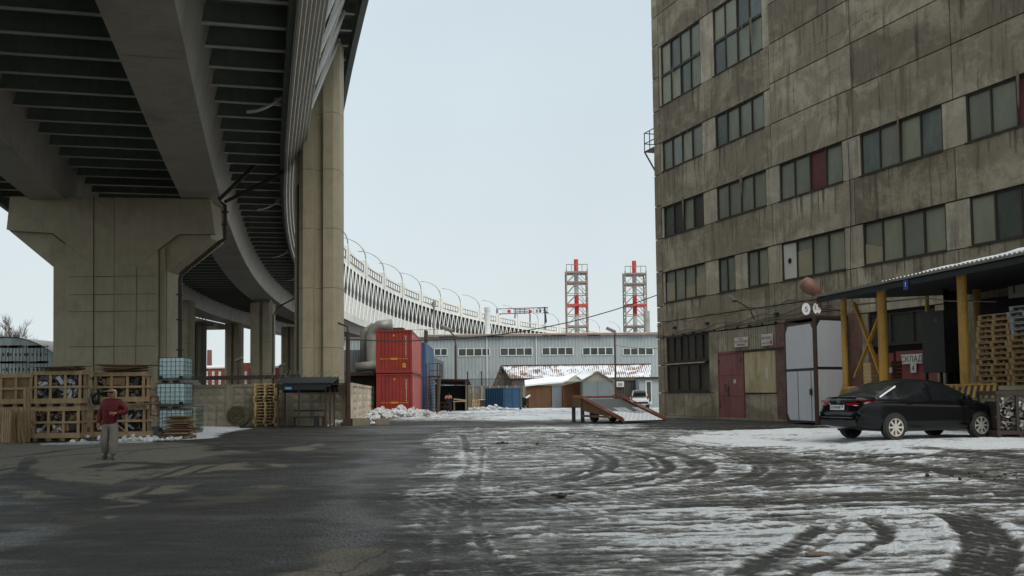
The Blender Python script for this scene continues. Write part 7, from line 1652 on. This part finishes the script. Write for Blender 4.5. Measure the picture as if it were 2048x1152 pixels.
q = M(); q.lathe([(.045, 0), (.06, 0), (.06, .012), (.045, .012), (.045, 0)], 18, T=T @ Matrix.Translation((.045, .0, .96)) @ Matrix.Rotation(R(-90), 4, 'Y') @ Matrix.Diagonal((1, 1.25, 1, 1))); q.obox(T @ Vector((.03, 0, .96)), (.012, .07, .016), T.to_3x3() @ Matrix.Rotation(R(50), 3, 'X')); q.build('badge', MT['chrome'], t)
for s_ in (-1, 1):
    q = M(T); q.add([(.012, s_ * .30, .87), (.02, s_ * .62, .84), (.15, s_ * .80, .86), (.48, s_ * .862, .97), (.30, s_ * .845, .985), (.14, s_ * .80, .975), (.045, s_ * .60, .965), (.03, s_ * .34, .91)], [tuple(range(8)) if s_ < 0 else tuple(reversed(range(8)))]); o = q.build('tail_light', MT['tail'], t); so2 = o.modifiers.new('s', 'SOLIDIFY'); so2.thickness = .03; so2.offset = 0
    q = M(T); q.add([(.006, s_ * .36, .865), (.012, s_ * .66, .838), (.06, s_ * .73, .845), (.012, s_ * .62, .862)], [(0, 1, 2, 3) if s_ < 0 else (3, 2, 1, 0)]); q.build('reverse_lens', MT['tailclear'], o)
    q = M(T); q.box(-.012, .02, s_ * .5 - .1, s_ * .5 + .1, .47, .50); q.build('reflector', MT['red'], t)
    q = M(T); q.obox((3.05, s_ * .95, 1.02), (.12, .17, .12), Matrix.Identity(3)); q.build('mirror', MT['carblack'], t, bevel=.03)
    for x in (1.35, 2.3): q = M(T); q.box(x, x + .16, s_ * .855 - .02, s_ * .855 + .03, .85, .875); q.build('door_handle', MT['carblack'], t)
q = M(T); q.box(-.03, .04, -.66, .66, .36, .5); q.build('bumper_trim', MT['plastic'], t, bevel=.02)
q = M(T); q.box(-.035, -.028, -.60, .60, .55, .565); q.box(.11, .2, -.5, .5, 1.052, 1.062); q.build('chrome_strip', MT['chrome'], t)
q = M(T)
for x in (1.15, 2.12, 3.12): q.box(x, x + .008, -.872, -.868, .36, .9)
q.build('door_gap', MT['chrome'], t) if False else None
q = M(T); pts = [(x, z) for x, z in ((.62, 1.04), (.9, 1.17), (1.2, 1.30))]
for (a, b) in zip(pts, pts[1:]): q.beam((a[0], -.775 + (a[1] - 1.04) * .5, a[1] + .0), (b[0], -.775 + (b[1] - 1.04) * .5, b[1] + .0), .03, .035)
q.build('snow_line', MT['snow'], t)
# white estate behind the ramp
gx = P(1256, 800, 92).x; wT = frame((gx + 1.15, 92.5, .0), R(85)); pillars_ = (.55, 1.5, 2.6)
t, T = car('parked_car', 'white estate car half hidden behind the ramp and the hall corner', wT, 'carwhite', 4.3,
    [(0, .34), (.5, .3), (3.7, .3), (4.3, .4)], [(0, .7), (.04, 1.0), (.1, 1.08), (3.2, 1.08), (4.1, .95), (4.3, .7)],
    [(0, .78), (.1, .84), (1, .87), (3.6, .86), (4.1, .8), (4.3, .7)], [(0, 1.0), (3.3, 1.0), (4.3, .8)],
    [(.04, 1.1), (.12, 1.35), (.3, 1.62), (.6, 1.68), (2.4, 1.68), (2.75, 1.6), (3.5, 1.1)], (.75, 3.35), .34)
q = M(T); q.box(-.02, .0, -.55, .55, 1.1, 1.45); q.build('rear_window', MT['carglass'], t); q = M(T); q.box(-.03, -.02, -.26, .26, .62, .74); q.build('number_plate', MT['white'], t)
for s_ in (-1, 1): q = M(T); q.box(-.015, .05, s_ * .74 - .06, s_ * .74 + .06, .85, 1.15); q.build('tail_light', MT['tail'], t)
q = M(T); q.box(-.02, .05, -.75, .75, .42, .6); q.build('bumper_trim', MT['plastic'], t)
# ---------------------------------------------------------------- people
def skinned(name, nodes, edges, mat, parent, root=None, sub=2, extra=None):
    names = list(nodes); me = bpy.data.meshes.new(name); org = Vector(parent['org'])
    me.from_pydata([tuple(Vector(nodes[k][0]) - org) for k in names], [(names.index(a), names.index(b)) for a, b in edges], [])
    me.materials.append(mat); o = bpy.data.objects.new(name, me); col.objects.link(o); o.parent = parent; o['org'] = tuple(org)
    sm_ = o.modifiers.new('skin', 'SKIN'); sm_.use_smooth_shade = True
    for i, k in enumerate(names):
        r_ = nodes[k][1]; r_ = r_ if isinstance(r_, tuple) else (r_, r_); me.skin_vertices[0].data[i].radius = r_; me.skin_vertices[0].data[i].use_root = (k == (root or names[0]))
    if sub: s_ = o.modifiers.new('sub', 'SUBSURF'); s_.levels = sub; s_.render_levels = sub
    return o
def chain(*ks): return list(zip(ks, ks[1:]))
YP = 23.1
def pp_(x, y, dy=0.): v = P(x, y, YP); return Vector((v.x, YP + dy, v.z))
person = thing('person', 'person in a shiny maroon quilted jacket and grey sweatpants walking toward the camera', 'person', (P(221, 919, YP).x, YP, 0))
J_ = dict(pelvis=pp_(219, 847), belly=pp_(219, 833, -.02), chest=pp_(222, 812, -.03), neck=pp_(226, 799, -.06), headb=pp_(227.5, 793, -.11), head=pp_(228, 785, -.14), crown=pp_(228.5, 779, -.12),
    shL=pp_(209.5, 805), elL=pp_(200, 828, .03), wrL=pp_(197.5, 848, -.02), shR=pp_(241, 805, -.02), elR=pp_(254, 824, .0), wrR=pp_(240, 826, -.24),
    hiL=pp_(213, 850), knL=pp_(209, 884, -.02), anL=pp_(207, 912, .14), toL=pp_(205, 918, .0), hiR=pp_(228, 850), knR=pp_(231, 884, -.10), anR=pp_(228, 914, -.08), toR=pp_(228, 919.5, -.26))
n_ = {k: (v, r_) for (k, v), r_ in zip(J_.items(), (.10, .10, .11, .052, .065, .088, .07, .05, .04, .026, .05, .04, .026, .07, .05, .022, .02, .07, .05, .022, .02))}
def hand(nodes, edges, w_, d, side, pre, curl):
    d = d.normalized(); sd = side.normalized(); nm = d.cross(sd).normalized(); nodes[pre + 'p'] = (w_ + d * .05, (.036, .018)); edges.append((pre_w, pre + 'p'))
    for i, (off, ln) in enumerate(((-.028, .065), (-.010, .075), (.010, .07), (.028, .055))):
        a = w_ + d * .085 + sd * off; b = a + d * ln * .5 + nm * curl * .02; c = b + d * ln * .3 + nm * curl * .04
        for j, v in enumerate((a, b, c)): nodes[f'{pre}f{i}{j}'] = (v, .009)
        edges += [(pre + 'p', f'{pre}f{i}0'), (f'{pre}f{i}0', f'{pre}f{i}1'), (f'{pre}f{i}1', f'{pre}f{i}2')]
    a = w_ + d * .03 - sd * .042; b = a + d * .035 - sd * .018; nodes[pre + 't0'] = (a, .011); nodes[pre + 't1'] = (b, .009); edges += [(pre + 'p', pre + 't0'), (pre + 't0', pre + 't1')]
ed = chain('pelvis', 'belly', 'chest', 'neck', 'headb', 'head', 'crown') + chain('chest', 'shL', 'elL', 'wrL') + chain('chest', 'shR', 'elR', 'wrR') + chain('pelvis', 'hiL', 'knL', 'anL', 'toL') + chain('pelvis', 'hiR', 'knR', 'anR', 'toR')
pre_w = 'wrL'; hand(n_, ed, J_['wrL'], Vector((-.02, -.05, -1)), Vector((.5, 1, 0)), 'a', 1.)
pre_w = 'wrR'; hand(n_, ed, J_['wrR'], Vector((-1, -.3, .05)), Vector((0, .1, 1)), 'b', 1.)
n_['nose'] = (J_['head'] + Vector((0, -.092, -.012)), .014); ed.append(('head', 'nose'))
for s_, k in ((-1, 'earL'), (1, 'earR')): n_[k] = (J_['head'] + Vector((s_ * .085, .01, -.01)), .014); ed.append(('head', k))
body = skinned('body', n_, ed, MT['skin'], person, 'pelvis')
hd = J_['head']
f_ = M(); [f_.lathe([(0, -.008), (.011, 0), (0, .008)], 8, tuple(hd + Vector((s_ * .032, -.085, .005)))) for s_ in (-1, 1)]; f_.obox(hd + Vector((0, -.086, -.045)), (.045, .008, .008), Matrix.Identity(3)); f_.obox(hd + Vector((0, -.082, .006)), (.115, .03, .034), Matrix.Identity(3)); f_.build('glasses', MT['black'], person)  # eye discs, mouth strip and a dark band across the eyes
jk = {k: (J_[k], r_) for k, r_ in (('belly', (.175, .13)), ('chest', (.19, .135)), ('neck', (.08, .085)), ('shL', .098), ('elL', .076), ('wrL', .052), ('shR', .098), ('elR', .08), ('wrR', .055))}
jk['hem'] = (pp_(219, 849), (.175, .135)); jk['m1'] = (J_['shL'].lerp(J_['elL'], .5), .085); jk['m2'] = (J_['shR'].lerp(J_['elR'], .5), .088); jk['m3'] = (J_['elL'].lerp(J_['wrL'], .5), .068); jk['m4'] = (J_['elR'].lerp(J_['wrR'], .5), .07)
jm_ = N('maroon_quilt'); wv = jm_.n('TexWave'); wv.wave_type = 'BANDS'; wv.bands_direction = 'Z'; wv.inputs['Scale'].default_value = 5.2; wv.inputs['Distortion'].default_value = 1.2; wv.inputs['Detail'].default_value = 1; jm_.l(jm_.coord(), wv.inputs['Vector'])
c = jm_.mix(jm_.ramp(wv.outputs[1], 0, .35), (.085, .006, .008), (.12, .009, .011)); jm_.set('Base Color', c); jm_.set('Roughness', .55); jm_.set('Specular IOR Level', .3); jm_.bump(wv.outputs[1], .12, .012)
skinned('jacket', jk, chain('hem', 'belly', 'chest', 'neck') + chain('chest', 'shL', 'm1', 'elL', 'm3', 'wrL') + chain('chest', 'shR', 'm2', 'elR', 'm4', 'wrR'), jm_.mat, person, 'belly')
pn_ = dict(wa=(pp_(219, 838), (.15, .115)), pelvis=(J_['pelvis'], (.15, .115)), hiL=(J_['hiL'] + Vector((-.01, 0, 0)), .115), knL=(J_['knL'], .105), clL=(pp_(208, 900, .08), .095), anL=(pp_(207.5, 909, .17), .07), hiR=(J_['hiR'], .115), knR=(J_['knR'], .105), clR=(pp_(229.5, 902, -.09), .092), anR=(pp_(228.5, 911, -.08), .068))
skinned('trousers', pn_, chain('wa', 'pelvis', 'hiL', 'knL', 'clL', 'anL') + chain('pelvis', 'hiR', 'knR', 'clR', 'anR'), MT['pants'], person, 'pelvis')
for an, to in (('anL', 'toL'), ('anR', 'toR')):
    a = J_[an]; b = J_[to]; m__ = dict(h=(a + Vector((0, .03, -.02)), (.068, .08)), m=(a.lerp(b, .5) + Vector((0, 0, .0)), (.065, .055)), t=(b + Vector((0, 0, .01)), (.06, .042))); skinned('shoe', m__, chain('h', 'm', 't'), MT['shoe'], person)
cap = dict(a=(hd + Vector((0, .015, .055)), (.112, .105)), b=(hd + Vector((0, .07, -.02)), (.095, .09)), c=(J_['neck'] + Vector((0, .09, .0)), (.08, .06))); skinned('hood', cap, chain('a', 'b', 'c'), MT['capwhite'], person)
q = M(); vz = []
for k in range(9): a = R(200 + k * 17.5); vz.append((hd.x + .095 * math.cos(a), hd.y + .1 * math.sin(a), hd.z + .045)); vz.append((hd.x - .03 + .15 * math.cos(a), hd.y - .02 + .2 * math.sin(a), hd.z + .03))
q.add(vz, [(2 * k, 2 * k + 1, 2 * k + 3, 2 * k + 2) for k in range(8)]); o = q.build('visor', MT['captan'], person); s_ = o.modifiers.new('s', 'SOLIDIFY'); s_.thickness = .012
# worker by the shed
YP = 84.0; wk = thing('person', 'worker in navy trousers and an orange and white top bending by the open shed', 'person', (P(898, 818, YP).x, YP, 0)); B0 = P(898, 818, YP); bx0 = B0.x
def wv_(x, z, y=0.): return Vector((bx0 + x, YP + y, z))
nn = dict(pelvis=(wv_(.02, .92), .11), belly=(wv_(-.02, 1.05), .11), chest=(wv_(-.06, 1.26, -.08), .12), neck=(wv_(-.02, 1.4, -.12), .05), head=(wv_(.0, 1.5, -.15), .09), crown=(wv_(.0, 1.58, -.14), .07), sl=(wv_(-.24, 1.3), .055), el=(wv_(-.3, 1.08, -.1), .04), wl=(wv_(-.2, .95, -.3), .03), sr=(wv_(.14, 1.32), .055), er=(wv_(.24, 1.1, -.1), .04), wr=(wv_(.3, .95, -.3), .03), hl=(wv_(-.08, .86), .09), kl=(wv_(-.1, .48), .065), al=(wv_(-.12, .1), .045), tl=(wv_(-.12, .04, -.15), .04), hr=(wv_(.12, .86), .09), kr=(wv_(.14, .48), .065), ar=(wv_(.15, .1), .045), tr=(wv_(.15, .04, -.15), .04))
skinned('body', nn, chain('pelvis', 'belly', 'chest', 'neck', 'head', 'crown') + chain('chest', 'sl', 'el', 'wl') + chain('chest', 'sr', 'er', 'wr') + chain('pelvis', 'hl', 'kl', 'al', 'tl') + chain('pelvis', 'hr', 'kr', 'ar', 'tr'), MT['navy'], wk, 'pelvis', 1)
jk = {k: (nn[k][0], r_) for k, r_ in (('belly', .15), ('chest', .18), ('neck', .08), ('sl', .09), ('el', .07), ('sr', .09), ('er', .07))}
skinned('jacket', jk, chain('belly', 'chest', 'neck') + chain('chest', 'sl', 'el') + chain('chest', 'sr', 'er'), surf('orange_workwear', (.5, .12, .08), (.45, .3, .28), 6, .8), wk, 'chest', 1)
skinned('trousers', {k: (nn[k][0], r_) for k, r_ in (('pelvis', .15), ('hl', .11), ('kl', .09), ('al', .07), ('hr', .11), ('kr', .09), ('ar', .07))}, chain('pelvis', 'hl', 'kl', 'al') + chain('pelvis', 'hr', 'kr', 'ar'), MT['navy'], wk, 'pelvis', 1)
